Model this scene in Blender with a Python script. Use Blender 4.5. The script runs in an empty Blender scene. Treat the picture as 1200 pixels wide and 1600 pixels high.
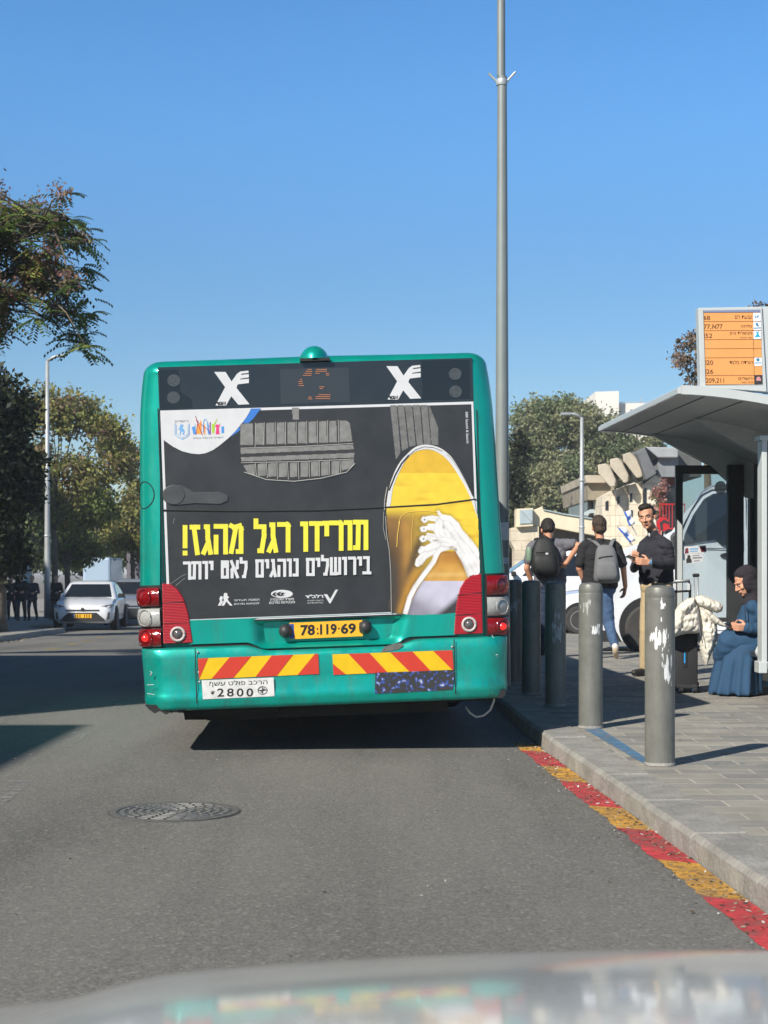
import bpy, bmesh, math, random
import numpy as np
from mathutils import Vector, Matrix, noise as mnoise
random.seed(7); RNG = np.random.default_rng(7)
SC = bpy.context.scene
COL = SC.collection

# ------------------------------------------------------------------ camera, sky, sun, exposure
F, HOR, CAMZ = 2500.0, 893.0, 1.25      # focal length in photo pixels, horizon row, eye height
cam = bpy.data.cameras.new("camera")
cam.sensor_fit = 'VERTICAL'; cam.sensor_height = 36.0
cam.lens = F / 1600 * 36.0
cam.shift_y = (HOR - 800) / 1600
cam.clip_start = 0.05; cam.clip_end = 3000
cam.dof.use_dof = True; cam.dof.focus_distance = 12.5; cam.dof.aperture_fstop = 9.0
cam_o = bpy.data.objects.new("camera", cam); COL.objects.link(cam_o)
cam_o.location = (0, 0, CAMZ); cam_o.rotation_euler = (math.radians(90), 0, 0)
SC.camera = cam_o

SUNDIR = Vector((0.82, 1.06, -1.0)).normalized()
EL = math.asin(-SUNDIR.z); AZ = math.atan2(-SUNDIR.x, -SUNDIR.y)
w = bpy.data.worlds.new("World"); SC.world = w; w.use_nodes = True
nt = w.node_tree; nt.nodes.clear()
sky = nt.nodes.new("ShaderNodeTexSky"); sky.sky_type = 'NISHITA'; sky.sun_disc = False
sky.sun_elevation = EL; sky.sun_rotation = AZ % (2 * math.pi)
sky.air_density = 1.0; sky.dust_density = 0.3; sky.ozone_density = 3.0; sky.altitude = 700
bg = nt.nodes.new("ShaderNodeBackground"); bg.inputs[1].default_value = 0.10
wo = nt.nodes.new("ShaderNodeOutputWorld")
hs = nt.nodes.new("ShaderNodeHueSaturation"); hs.inputs["Saturation"].default_value = 1.27
geo = nt.nodes.new("ShaderNodeTexCoord"); sx = nt.nodes.new("ShaderNodeSeparateXYZ"); rampz = nt.nodes.new("ShaderNodeFloatCurve")
cv = rampz.mapping.curves[0]; cv.points[0].location = (0, .40); cv.points[1].location = (1, .15)
for p_ in ((.15, .455), (.34, .68), (.60, .27)): cv.points.new(*p_)
rampz.mapping.update()
dbl = nt.nodes.new("ShaderNodeMath"); dbl.operation = 'MULTIPLY'; dbl.inputs[1].default_value = 2.0
nt.links.new(geo.outputs["Generated"], sx.inputs[0]); nt.links.new(sx.outputs[2], rampz.inputs["Value"]); nt.links.new(rampz.outputs[0], dbl.inputs[0]); nt.links.new(dbl.outputs[0], hs.inputs["Value"])
nt.links.new(sky.outputs[0], hs.inputs["Color"]); nt.links.new(hs.outputs[0], bg.inputs[0]); nt.links.new(bg.outputs[0], wo.inputs[0])
sl = bpy.data.lights.new("sun", 'SUN'); sl.energy = 5.0; sl.angle = math.radians(0.53); sl.color = (1.0, 0.94, 0.85)
so = bpy.data.objects.new("sun", sl); COL.objects.link(so)
so.rotation_euler = SUNDIR.to_track_quat('-Z', 'Y').to_euler(); so.location = (-20, -20, 40)
SC.view_settings.view_transform = 'Standard'; SC.view_settings.look = 'None'
SC.view_settings.exposure = 0.35; SC.view_settings.gamma = 1.0

# ------------------------------------------------------------------ helpers
def P(px, py, d):
    return Vector(((px - 600) / F * d, d, CAMZ - (py - HOR) / F * d))
def lin1(c):
    c /= 255.0
    return c / 12.92 if c <= 0.04045 else ((c + 0.055) / 1.055) ** 2.4
def lin(r, g, b):
    return (lin1(r), lin1(g), lin1(b))
TM = {}
def tag(o, label=None, cat=None, group=None, kind=None):
    if label: o["label"] = label
    if cat: o["category"] = cat
    if group: o["group"] = group
    if kind: o["kind"] = kind
    return o
def thing(name, label, cat, loc=(0, 0, 0), rot=(0, 0, 0), group=None):
    o = bpy.data.objects.new(name, None); COL.objects.link(o)
    o.location = loc; o.rotation_euler = rot
    from mathutils import Euler
    TM[o.name] = Matrix.Translation(Vector(loc)) @ Euler(rot).to_matrix().to_4x4()
    return tag(o, label, cat, group)
def addmesh(name, verts, faces, mats, parent=None, smooth=False, world=True, fm=None, loc=None, angle=None):
    verts = [Vector(v) for v in verts]
    M = TM.get(parent.name) if parent is not None else None
    if M is not None and world:
        Mi = M.inverted(); verts = [Mi @ v for v in verts]
    if parent is None and loc is not None:
        verts = [v - Vector(loc) for v in verts]
    me = bpy.data.meshes.new(name); me.from_pydata([tuple(v) for v in verts], [], faces)
    if not isinstance(mats, (list, tuple)): mats = [mats]
    for m in mats: me.materials.append(m)
    if fm: me.polygons.foreach_set("material_index", fm)
    if smooth:
        me.polygons.foreach_set("use_smooth", [True] * len(me.polygons))
    me.update()
    if smooth and angle:
        me.set_sharp_from_angle(angle=math.radians(angle))
    o = bpy.data.objects.new(name, me); COL.objects.link(o)
    if loc is not None and parent is None: o.location = loc
    if parent is not None:
        o.parent = parent
        if M is not None: TM[o.name] = M
    return o
class MB:
    def __init__(s): s.v = []; s.f = []
    def add(s, vs, fs):
        n = len(s.v); s.v += [Vector(v) for v in vs]; s.f += [[i + n for i in f] for f in fs]; return s
    def box(s, c, d, rz=0, M=None, bev=0.0):
        bm = bmesh.new(); bmesh.ops.create_cube(bm, size=1)
        for v in bm.verts: v.co = Vector((v.co.x * d[0], v.co.y * d[1], v.co.z * d[2]))
        if bev > 0:
            bmesh.ops.bevel(bm, geom=bm.edges[:], offset=bev, segments=2, profile=0.5, affect='EDGES')
        T = Matrix.Translation(Vector(c)) @ Matrix.Rotation(rz, 4, 'Z')
        if M is not None: T = M @ T
        bm.verts.index_update()
        s.add([T @ v.co for v in bm.verts], [[v.index for v in f.verts] for f in bm.faces]); bm.free(); return s
    def ring_loft(s, rings, cap0=True, cap1=True, closed=True):
        n = len(rings[0]); base = len(s.v)
        for r in rings: s.v += [Vector(p) for p in r]
        for i in range(len(rings) - 1):
            for j in range(n if closed else n - 1):
                a = base + i * n + j; b = base + i * n + (j + 1) % n
                s.f.append([a, b, b + n, a + n])
        if cap0: s.f.append([base + j for j in range(n)][::-1])
        if cap1: s.f.append([base + (len(rings) - 1) * n + j for j in range(n)])
        return s
    def tube(s, pts, r, n=10, caps=True):
        pts = [Vector(p) for p in pts]
        rs = r if isinstance(r, (list, tuple)) else [r] * len(pts)
        rings = []; prev = None
        for i, p in enumerate(pts):
            t = (pts[min(i + 1, len(pts) - 1)] - pts[max(i - 1, 0)]).normalized()
            if prev is None:
                a = Vector((0, 0, 1)) if abs(t.z) < 0.9 else Vector((1, 0, 0))
                u = t.cross(a).normalized()
            else:
                u = (prev - t * prev.dot(t)).normalized()
            prev = u; v = t.cross(u)
            rings.append([p + (u * math.cos(2 * math.pi * k / n) + v * math.sin(2 * math.pi * k / n)) * rs[i] for k in range(n)])
        return s.ring_loft(rings, caps, caps)
    def lathe(s, prof, c=(0, 0, 0), axis='Z', n=24):
        c = Vector(c); rings = []
        for r, h in prof:
            ring = []
            for k in range(n):
                a = 2 * math.pi * k / n; x, y = r * math.cos(a), r * math.sin(a)
                ring.append(c + (Vector((x, y, h)) if axis == 'Z' else Vector((x, h, y)) if axis == 'Y' else Vector((h, x, y))))
            rings.append(ring)
        return s.ring_loft(rings)
    def sphere(s, c, r, nu=12, nv=8, R=None):
        c = Vector(c); r = r if isinstance(r, (tuple, list, Vector)) else (r, r, r)
        rings = []
        for i in range(nv + 1):
            th = math.pi * i / nv; ring = []
            for k in range(nu):
                a = 2 * math.pi * k / nu
                p = Vector((r[0] * math.sin(th) * math.cos(a), r[1] * math.sin(th) * math.sin(a), r[2] * math.cos(th)))
                if i in (0, nv): p += Vector((math.cos(a), math.sin(a), 0)) * 1e-5
                ring.append(c + (R @ p if R is not None else p))
            rings.append(ring)
        return s.ring_loft(rings)
    def prism(s, front, back):
        n = len(front); b = len(s.v)
        s.v += [Vector(p) for p in front] + [Vector(p) for p in back]
        s.f.append(list(range(b, b + n))); s.f.append(list(range(b + n, b + 2 * n))[::-1])
        for j in range(n):
            k = (j + 1) % n; s.f.append([b + j, b + n + j, b + n + k, b + k])
        return s
    def slab(s, poly, d, th):
        """photo-traced outline standing at distance d, th metres thick going away"""
        fr = [P(x, y, d) for x, y in poly]
        return s.prism(fr, [p + Vector((0, th, 0)) for p in fr])
    def build(s, name, m, parent=None, smooth=False, world=True, loc=None, angle=None, bevel=0):
        o = addmesh(name, s.v, s.f, m, parent, smooth, world, None, loc, angle)
        bm = bmesh.new(); bm.from_mesh(o.data)
        big = [f for f in bm.faces if len(f.verts) > 4]
        if big: bmesh.ops.triangulate(bm, faces=big)
        bmesh.ops.recalc_face_normals(bm, faces=bm.faces[:])
        bm.to_mesh(o.data); bm.free()
        if smooth and angle: o.data.set_sharp_from_angle(angle=math.radians(angle))
        if bevel:
            md = o.modifiers.new("bevel", 'BEVEL'); md.width = bevel; md.segments = 2; md.limit_method = 'ANGLE'
        return o

def mat(name, col, rough=0.6, metal=0.0, coat=0.0, noise=0.0, nscale=4.0, bump=0.0, bscale=60.0, emit=None, estr=1.0, spec=0.5, stretch=None, sheen=0.0):
    m = bpy.data.materials.new(name); m.use_nodes = True
    t = m.node_tree; b = t.nodes["Principled BSDF"]
    b.inputs["Base Color"].default_value = (*col, 1); b.inputs["Roughness"].default_value = rough
    b.inputs["Metallic"].default_value = metal; b.inputs["Coat Weight"].default_value = coat
    b.inputs["Coat Roughness"].default_value = 0.08
    b.inputs["Specular IOR Level"].default_value = spec
    b.inputs["Sheen Weight"].default_value = sheen
    if emit: b.inputs["Emission Color"].default_value = (*emit, 1); b.inputs["Emission Strength"].default_value = estr
    if noise or bump:
        tc = t.nodes.new("ShaderNodeTexCoord"); vec = tc.outputs["Object"]
        if stretch:
            mp = t.nodes.new("ShaderNodeMapping"); mp.inputs["Scale"].default_value = stretch
            t.links.new(vec, mp.inputs[0]); vec = mp.outputs[0]
    if noise:
        n = t.nodes.new("ShaderNodeTexNoise"); n.inputs["Scale"].default_value = nscale; n.inputs["Detail"].default_value = 6; n.inputs["Roughness"].default_value = 0.65
        t.links.new(vec, n.inputs["Vector"])
        r = t.nodes.new("ShaderNodeMapRange"); r.inputs[1].default_value = 0.3; r.inputs[2].default_value = 0.7
        r.inputs[3].default_value = 1 - noise; r.inputs[4].default_value = 1 + noise
        t.links.new(n.outputs[0], r.inputs[0])
        h = t.nodes.new("ShaderNodeHueSaturation"); h.inputs["Color"].default_value = (*col, 1)
        t.links.new(r.outputs[0], h.inputs["Value"]); t.links.new(h.outputs[0], b.inputs["Base Color"])
        r2 = t.nodes.new("ShaderNodeMapRange"); r2.inputs[3].default_value = max(0, rough - 0.12); r2.inputs[4].default_value = min(1, rough + 0.12)
        t.links.new(n.outputs[0], r2.inputs[0]); t.links.new(r2.outputs[0], b.inputs["Roughness"])
    if bump:
        n2 = t.nodes.new("ShaderNodeTexNoise"); n2.inputs["Scale"].default_value = bscale; n2.inputs["Detail"].default_value = 4
        t.links.new(vec, n2.inputs["Vector"])
        bp = t.nodes.new("ShaderNodeBump"); bp.inputs["Strength"].default_value = bump; bp.inputs["Distance"].default_value = 0.02
        t.links.new(n2.outputs[0], bp.inputs["Height"]); t.links.new(bp.outputs[0], b.inputs["Normal"])
    return m
def nodes(m): return m.node_tree, m.node_tree.nodes["Principled BSDF"]
def add_grime(m, col, lo, hi, sc=(3, 3, .35), amount=.6):
    """streaky road dirt laid over a paint by noise"""
    t, b = nodes(m); src = b.inputs["Base Color"].links[0].from_socket if b.inputs["Base Color"].links else None
    tc = t.nodes.new("ShaderNodeTexCoord"); mp = t.nodes.new("ShaderNodeMapping"); mp.inputs["Scale"].default_value = sc; t.links.new(tc.outputs["Object"], mp.inputs[0])
    n = t.nodes.new("ShaderNodeTexNoise"); n.inputs["Scale"].default_value = 3; n.inputs["Detail"].default_value = 8; n.inputs["Roughness"].default_value = .7; t.links.new(mp.outputs[0], n.inputs["Vector"])
    r = t.nodes.new("ShaderNodeMapRange"); r.inputs[1].default_value = lo; r.inputs[2].default_value = hi; r.inputs[4].default_value = amount; t.links.new(n.outputs[0], r.inputs[0])
    mx = t.nodes.new("ShaderNodeMix"); mx.data_type = 'RGBA'; mx.inputs[7].default_value = (*col, 1); t.links.new(r.outputs[0], mx.inputs[0])
    if src: t.links.new(src, mx.inputs[6])
    else: mx.inputs[6].default_value = b.inputs["Base Color"].default_value
    t.links.new(mx.outputs[2], b.inputs["Base Color"])
    ri = t.nodes.new("ShaderNodeMath"); ri.operation = 'MULTIPLY_ADD'; ri.inputs[1].default_value = .5
    if b.inputs["Roughness"].links: t.links.new(b.inputs["Roughness"].links[0].from_socket, ri.inputs[2])
    else: ri.inputs[2].default_value = b.inputs["Roughness"].default_value
    t.links.new(r.outputs[0], ri.inputs[0]); t.links.new(ri.outputs[0], b.inputs["Roughness"]); return m
def vcol_mat(name, rough=0.6, coat=0.0, noise=0.06):
    m = mat(name, (0.5, 0.5, 0.5), rough, coat=coat); t, b = nodes(m)
    a = t.nodes.new("ShaderNodeAttribute"); a.attribute_name = "tint"
    n = t.nodes.new("ShaderNodeTexNoise"); n.inputs["Scale"].default_value = 25; n.inputs["Detail"].default_value = 5
    tc = t.nodes.new("ShaderNodeTexCoord"); t.links.new(tc.outputs["Object"], n.inputs["Vector"])
    r = t.nodes.new("ShaderNodeMapRange"); r.inputs[3].default_value = 1 - noise * 2; r.inputs[4].default_value = 1 + noise * 2
    t.links.new(n.outputs[0], r.inputs[0])
    h = t.nodes.new("ShaderNodeHueSaturation"); t.links.new(a.outputs["Color"], h.inputs["Color"]); t.links.new(r.outputs[0], h.inputs["Value"])
    t.links.new(h.outputs[0], b.inputs["Base Color"]); return m
def leaf_mat(name, transl=0.35):
    m = bpy.data.materials.new(name); m.use_nodes = True; t = m.node_tree; t.nodes.clear()
    a = t.nodes.new("ShaderNodeAttribute"); a.attribute_name = "tint"
    d = t.nodes.new("ShaderNodeBsdfPrincipled"); d.inputs["Roughness"].default_value = 0.55; d.inputs["Specular IOR Level"].default_value = 0.35
    tr = t.nodes.new("ShaderNodeBsdfTranslucent"); mx = t.nodes.new("ShaderNodeMixShader"); mx.inputs[0].default_value = transl
    o = t.nodes.new("ShaderNodeOutputMaterial")
    t.links.new(a.outputs["Color"], d.inputs["Base Color"]); t.links.new(a.outputs["Color"], tr.inputs["Color"])
    t.links.new(d.outputs[0], mx.inputs[1]); t.links.new(tr.outputs[0], mx.inputs[2]); t.links.new(mx.outputs[0], o.inputs[0])
    return m
def pane_mat(name, tint, amount, rough=0.02):
    """see-through pane: tinted transmission plus a mirror-like sheen and a little dust"""
    m = bpy.data.materials.new(name); m.use_nodes = True; t = m.node_tree; t.nodes.clear()
    tr = t.nodes.new("ShaderNodeBsdfTransparent"); tr.inputs[0].default_value = (*tint, 1)
    g = t.nodes.new("ShaderNodeBsdfGlossy"); g.inputs["Roughness"].default_value = rough
    di = t.nodes.new("ShaderNodeBsdfDiffuse"); di.inputs[0].default_value = (0.35, 0.38, 0.38, 1)
    fr = t.nodes.new("ShaderNodeFresnel"); fr.inputs[0].default_value = 1.5
    m1 = t.nodes.new("ShaderNodeMixShader"); m2 = t.nodes.new("ShaderNodeMixShader"); m2.inputs[0].default_value = amount
    o = t.nodes.new("ShaderNodeOutputMaterial")
    t.links.new(fr.outputs[0], m1.inputs[0]); t.links.new(tr.outputs[0], m1.inputs[1]); t.links.new(g.outputs[0], m1.inputs[2])
    t.links.new(m1.outputs[0], m2.inputs[1]); t.links.new(di.outputs[0], m2.inputs[2]); t.links.new(m2.outputs[0], o.inputs[0])
    return m
def ashlar(name, c1, c2, mortar, bw, bh, scale=1.0, bump=0.3, msize=0.012, axis='XZ', rough=0.85):
    m = mat(name, c1, rough); t, b = nodes(m)
    tc = t.nodes.new("ShaderNodeTexCoord"); sep = t.nodes.new("ShaderNodeSeparateXYZ"); cb = t.nodes.new("ShaderNodeCombineXYZ")
    t.links.new(tc.outputs["Object"], sep.inputs[0])
    if axis == 'XZ':
        ad = t.nodes.new("ShaderNodeMath"); t.links.new(sep.outputs[0], ad.inputs[0]); t.links.new(sep.outputs[1], ad.inputs[1])
        t.links.new(ad.outputs[0], cb.inputs[0]); t.links.new(sep.outputs[2], cb.inputs[1])
    else:
        t.links.new(sep.outputs[0], cb.inputs[0]); t.links.new(sep.outputs[1], cb.inputs[1])
    br = t.nodes.new("ShaderNodeTexBrick"); t.links.new(cb.outputs[0], br.inputs["Vector"])
    br.inputs["Color1"].default_value = (*c1, 1); br.inputs["Color2"].default_value = (*c2, 1); br.inputs["Mortar"].default_value = (*mortar, 1)
    br.inputs["Scale"].default_value = scale; br.inputs["Brick Width"].default_value = bw; br.inputs["Row Height"].default_value = bh
    br.inputs["Mortar Size"].default_value = msize; br.inputs["Mortar Smooth"].default_value = 0.3; br.inputs["Bias"].default_value = 0.0
    n = t.nodes.new("ShaderNodeTexNoise"); n.inputs["Scale"].default_value = 3.0; n.inputs["Detail"].default_value = 8; n.inputs["Roughness"].default_value = 0.7
    t.links.new(tc.outputs["Object"], n.inputs["Vector"])
    r = t.nodes.new("ShaderNodeMapRange"); r.inputs[1].default_value = 0.25; r.inputs[2].default_value = 0.75; r.inputs[3].default_value = 0.72; r.inputs[4].default_value = 1.2
    t.links.new(n.outputs[0], r.inputs[0])
    h = t.nodes.new("ShaderNodeHueSaturation"); t.links.new(br.outputs["Color"], h.inputs["Color"]); t.links.new(r.outputs[0], h.inputs["Value"])
    t.links.new(h.outputs[0], b.inputs["Base Color"])
    bp = t.nodes.new("ShaderNodeBump"); bp.inputs["Strength"].default_value = bump; bp.inputs["Distance"].default_value = 0.01; bp.invert = True
    n2 = t.nodes.new("ShaderNodeTexNoise"); n2.inputs["Scale"].default_value = 60; t.links.new(tc.outputs["Object"], n2.inputs["Vector"])
    mm = t.nodes.new("ShaderNodeMath"); mm.operation = 'MULTIPLY_ADD'; mm.inputs[1].default_value = -0.5
    t.links.new(n2.outputs[0], mm.inputs[0]); t.links.new(br.outputs["Fac"], mm.inputs[2])
    t.links.new(mm.outputs[0], bp.inputs["Height"]); t.links.new(bp.outputs[0], b.inputs["Normal"])
    return m

# ------------------------------------------------------------------ flat art helpers (prints, plates, lettering)
def fill2d(polys):
    """triangulate outlines -> (verts2d, faces)"""
    bm = bmesh.new()
    for p in polys:
        f = bm.faces.new([bm.verts.new((x, y, 0)) for x, y in p])
    bm.normal_update(); bmesh.ops.triangulate(bm, faces=bm.faces[:])
    bm.verts.index_update()
    vs = [(v.co.x, v.co.y) for v in bm.verts]; fs = [[v.index for v in f.verts] for f in bm.faces]; bm.free()
    return vs, fs
def decal(name, polys, mp, off, m, parent, world=False):
    if polys and not isinstance(polys[0][0], (tuple, list)): polys = [polys]
    vs, fs = fill2d(polys)
    # orient towards the viewer
    out = []
    for f in fs:
        (x0, y0), (x1, y1), (x2, y2) = [vs[i] for i in f]
        out.append(f if (x1 - x0) * (y2 - y0) - (x2 - x0) * (y1 - y0) < 0 else f[::-1])
    return addmesh(name, [mp(x, y, off) for x, y in vs], out, m, parent, world=world)
def rect(x0, y0, x1, y1, slope=0.0):
    return [(x0, y0), (x1, y0 + slope * (x1 - x0)), (x1, y1 + slope * (x1 - x0)), (x0, y1)]
_tc = {}
def text2d(s, heb=False, bold=0.0):
    key = (s, bold)
    if key not in _tc:
        c = bpy.data.curves.new('t', 'FONT'); c.body = s[::-1] if heb else s; c.size = 1; c.offset = bold; c.resolution_u = 3
        o = bpy.data.objects.new('t', c); COL.objects.link(o)
        me = bpy.data.meshes.new_from_object(o.evaluated_get(bpy.context.evaluated_depsgraph_get()))
        v = [(p.co.x, p.co.y) for p in me.vertices]; f = [list(p.vertices) for p in me.polygons]
        bpy.data.objects.remove(o); bpy.data.curves.remove(c); bpy.data.meshes.remove(me)
        _tc[key] = (v, f)
    return _tc[key]
def lettering(name, items, mp, off, m, parent, world=False):
    """items: (string, x0, y_top, x1, y_bottom, slope, heb, bold) boxes in the print's own coordinates"""
    V = []; Fc = []
    for s, x0, yt, x1, yb, sl_, heb, bold in items:
        v, f = text2d(s, heb, bold)
        xs = [p[0] for p in v]; ys = [p[1] for p in v]
        ax, bx, ay, by = min(xs), max(xs), min(ys), max(ys); b = len(V)
        for x, y in v:
            u = (x - ax) / (bx - ax); t = (y - ay) / max(by - ay, 1e-6)
            X = x0 + u * (x1 - x0); V.append(mp(X, yb + (yt - yb) * t + sl_ * (X - x0), off))
        Fc += [[i + b for i in q] for q in f]
    return addmesh(name, V, Fc, m, parent, world=world)
def strokes(name, lines, mp, off, m, parent, world=False, step=0.00015):
    """lines: (points, thickness) thick square-ended strokes, each a hair above the one before"""
    V = []; Fc = []; k = 0
    for pts, th in lines:
        for (x0, y0), (x1, y1) in zip(pts[:-1], pts[1:]):
            L = math.hypot(x1 - x0, y1 - y0) or 1; dx, dy = (x1 - x0) / L * th / 2, (y1 - y0) / L * th / 2
            q = [(x0 - dx - dy, y0 - dy + dx), (x1 + dx - dy, y1 + dy + dx), (x1 + dx + dy, y1 + dy - dx), (x0 - dx + dy, y0 - dy - dx)]
            b = len(V); V += [mp(x, y, off + k * step) for x, y in q]; Fc.append([b, b + 1, b + 2, b + 3]); k += 1
    o = addmesh(name, V, Fc, m, parent, world=world)
    return o
def ell(cx, cy, rx, ry, n=24, a0=0.0, a1=2 * math.pi, rot=0.0):
    e = []
    for i in range(n):
        a = a0 + (a1 - a0) * i / (n if abs(a1 - a0 - 2 * math.pi) < 1e-6 else n - 1)
        x, y = rx * math.cos(a), ry * math.sin(a)
        e.append((cx + x * math.cos(rot) - y * math.sin(rot), cy + x * math.sin(rot) + y * math.cos(rot)))
    return e
def spline(pts, k=4, closed=True):
    """smooth curve through traced points"""
    out = []; n = len(pts)
    for i in range(n if closed else n - 1):
        g = lambda q: pts[q % n] if closed else pts[min(max(q, 0), n - 1)]
        p0, p1, p2, p3 = g(i - 1), g(i), g(i + 1), g(i + 2)
        for s in range(k):
            t = s / k; out.append(tuple(.5 * (2 * p1[a] + (p2[a] - p0[a]) * t + (2 * p0[a] - 5 * p1[a] + 4 * p2[a] - p3[a]) * t * t + (3 * p1[a] - p0[a] - 3 * p2[a] + p3[a]) * t ** 3) for a in (0, 1)))
    if not closed: out.append(pts[-1])
    return out
def inside(poly, x, y):
    c = False; n = len(poly)
    for i in range(n):
        x0, y0 = poly[i]; x1, y1 = poly[(i + 1) % n]
        if (y0 > y) != (y1 > y) and x < (x1 - x0) * (y - y0) / (y1 - y0) + x0: c = not c
    return c
def tinted_print(name, poly, colf, mp, off, m, parent, cell=1.6, world=False):
    """a print with smooth tones: fine mesh carrying one colour per vertex"""
    xs = [p[0] for p in poly]; ys = [p[1] for p in poly]
    nx = int((max(xs) - min(xs)) / cell) + 2; ny = int((max(ys) - min(ys)) / cell) + 2
    idx = {}; V = []; C = []; Fc = []
    def vid(i, j):
        if (i, j) not in idx:
            x, y = min(xs) + i * cell, min(ys) + j * cell
            idx[(i, j)] = len(V); V.append(mp(x, y, off)); C.append((*colf(x, y), 1))
        return idx[(i, j)]
    for i in range(nx):
        for j in range(ny):
            if inside(poly, min(xs) + (i + .5) * cell, min(ys) + (j + .5) * cell):
                Fc.append([vid(i, j), vid(i, j + 1), vid(i + 1, j + 1), vid(i + 1, j)])
    o = addmesh(name, V, Fc, m, parent, world=world, smooth=True)
    at = o.data.color_attributes.new("tint", 'FLOAT_COLOR', 'POINT')
    at.data.foreach_set("color", [c for q in C for c in q]); return o

# ------------------------------------------------------------------ soft bodies (people, cloth): one continuous surface
_US = None
def blob_mesh(prims, voxel, smooth=3, wrinkle=None):
    mb = MB()
    def sph(c, r, R=None): mb.sphere(c, r, 12, 8, R)
    for p in prims:
        if p[0] == 'e':
            sph(p[1], p[2], p[3] if len(p) > 3 else None)
        else:
            a, r0, b, r1 = Vector(p[0]), p[1], Vector(p[2]), p[3]
            n = max(1, int((a - b).length / (max(min(r0, r1), 0.004) * 0.25)))
            for i in range(n + 1):
                t = i / n; sph(a.lerp(b, t), r0 + (r1 - r0) * t)
    me = bpy.data.meshes.new("tmp"); me.from_pydata([tuple(v) for v in mb.v], [], mb.f)
    o = bpy.data.objects.new("tmp", me); COL.objects.link(o)
    bm = bmesh.new(); bm.from_mesh(me); bmesh.ops.recalc_face_normals(bm, faces=bm.faces[:]); bm.to_mesh(me); bm.free()
    r = o.modifiers.new("r", 'REMESH'); r.mode = 'VOXEL'; r.voxel_size = voxel
    s = o.modifiers.new("s", 'SMOOTH'); s.factor = 0.5; s.iterations = smooth
    out = bpy.data.meshes.new_from_object(o.evaluated_get(bpy.context.evaluated_depsgraph_get()))
    bpy.data.objects.remove(o); bpy.data.meshes.remove(me)
    if wrinkle:
        amp, sc = wrinkle[0], wrinkle[1]; st = wrinkle[2] if len(wrinkle) > 2 else (1, 1, 1)
        vs = [(v.co.copy(), v.normal.copy()) for v in out.vertices]
        for v, (c, nn) in zip(out.vertices, vs):
            q = Vector((c.x * st[0], c.y * st[1], c.z * st[2])) * sc
            k = mnoise.noise(q) * 0.65 + mnoise.noise(q * 2.3) * 0.35
            v.co = c + nn * amp * (1 - 2.2 * abs(k))
    return out
def pillow(mb, poly, d, T, edge, seed=0.0, quilt=None, back=True, cell=1.0):
    """stuffed flat piece: outline in photo pixels at distance d, T metres thick, puffed towards its edges"""
    xs = [p[0] for p in poly]; ys = [p[1] for p in poly]; idx = {}; n = len(poly); F2 = []
    def dist(x, y):
        m_ = 1e9
        for i in range(n):
            (x0, y0), (x1, y1) = poly[i], poly[(i + 1) % n]; dx, dy = x1 - x0, y1 - y0; t = max(0, min(1, ((x - x0) * dx + (y - y0) * dy) / (dx * dx + dy * dy + 1e-9))); m_ = min(m_, math.hypot(x - x0 - t * dx, y - y0 - t * dy))
        return m_
    def vid(i, j):
        if (i, j) not in idx:
            x, y = min(xs) + i * cell, min(ys) + j * cell; dd = min(1, dist(x, y) / edge) if inside(poly, x, y) else 0
            h = T * math.sqrt(max(0, 1 - (1 - dd) ** 2)); w_ = mnoise.noise(Vector((x * .07, y * .05, seed))) * .5 + mnoise.noise(Vector((x * .25, y * .16, seed + 5))) * .3
            h *= 1 + .55 * w_
            if quilt: h *= 1 - quilt[3] * math.exp(-((((x * quilt[0] + y * quilt[1]) / quilt[2]) % 1 - .5) / .09) ** 2)
            p = P(x, y, d); mb.v.append(p - Vector((0, h, 0))); a = len(mb.v) - 1; mb.v.append(p + Vector((0, h * .8 + .002, 0))); idx[(i, j)] = (a, a + 1)
        return idx[(i, j)]
    nx = int((max(xs) - min(xs)) / cell) + 1; ny = int((max(ys) - min(ys)) / cell) + 1
    for i in range(nx):
        for j in range(ny):
            if inside(poly, min(xs) + (i + .5) * cell, min(ys) + (j + .5) * cell):
                q = [vid(i, j), vid(i, j + 1), vid(i + 1, j + 1), vid(i + 1, j)]; mb.f.append([k[0] for k in q]); mb.f.append([k[1] for k in q][::-1])
def pack(prof, pt, depth, n=36, pw=3.0):
    """soft box: prof rows of (centre px, row px, half width px, front depth m, back depth m)"""
    rings = []
    for cx, y, hw_, fd, bd in prof:
        ring = []; c = pt(cx, y, depth); wv = (pt(cx + hw_, y, depth) - c).x
        for k in range(n):
            t = 2 * math.pi * k / n; ct, st_ = math.cos(t), math.sin(t); r = (abs(ct) ** pw + abs(st_) ** pw) ** (-1 / pw)
            ring.append(c + Vector((ct * r * wv, (st_ * r) * (bd if st_ > 0 else fd), 0)))
        rings.append(ring)
    return MB().ring_loft(rings)
def blob(name, prims, voxel, m, parent, smooth=3, wrinkle=None):
    me = blob_mesh(prims, voxel, smooth, wrinkle)
    M = TM[parent.name].inverted() if parent is not None else Matrix()
    me.transform(M); me.name = name; me.materials.clear(); me.materials.append(m)
    me.polygons.foreach_set("use_smooth", [True] * len(me.polygons))
    o = bpy.data.objects.new(name, me); COL.objects.link(o)
    if parent is not None:
        o.parent = parent; TM[o.name] = TM[parent.name]
    return o
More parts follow.
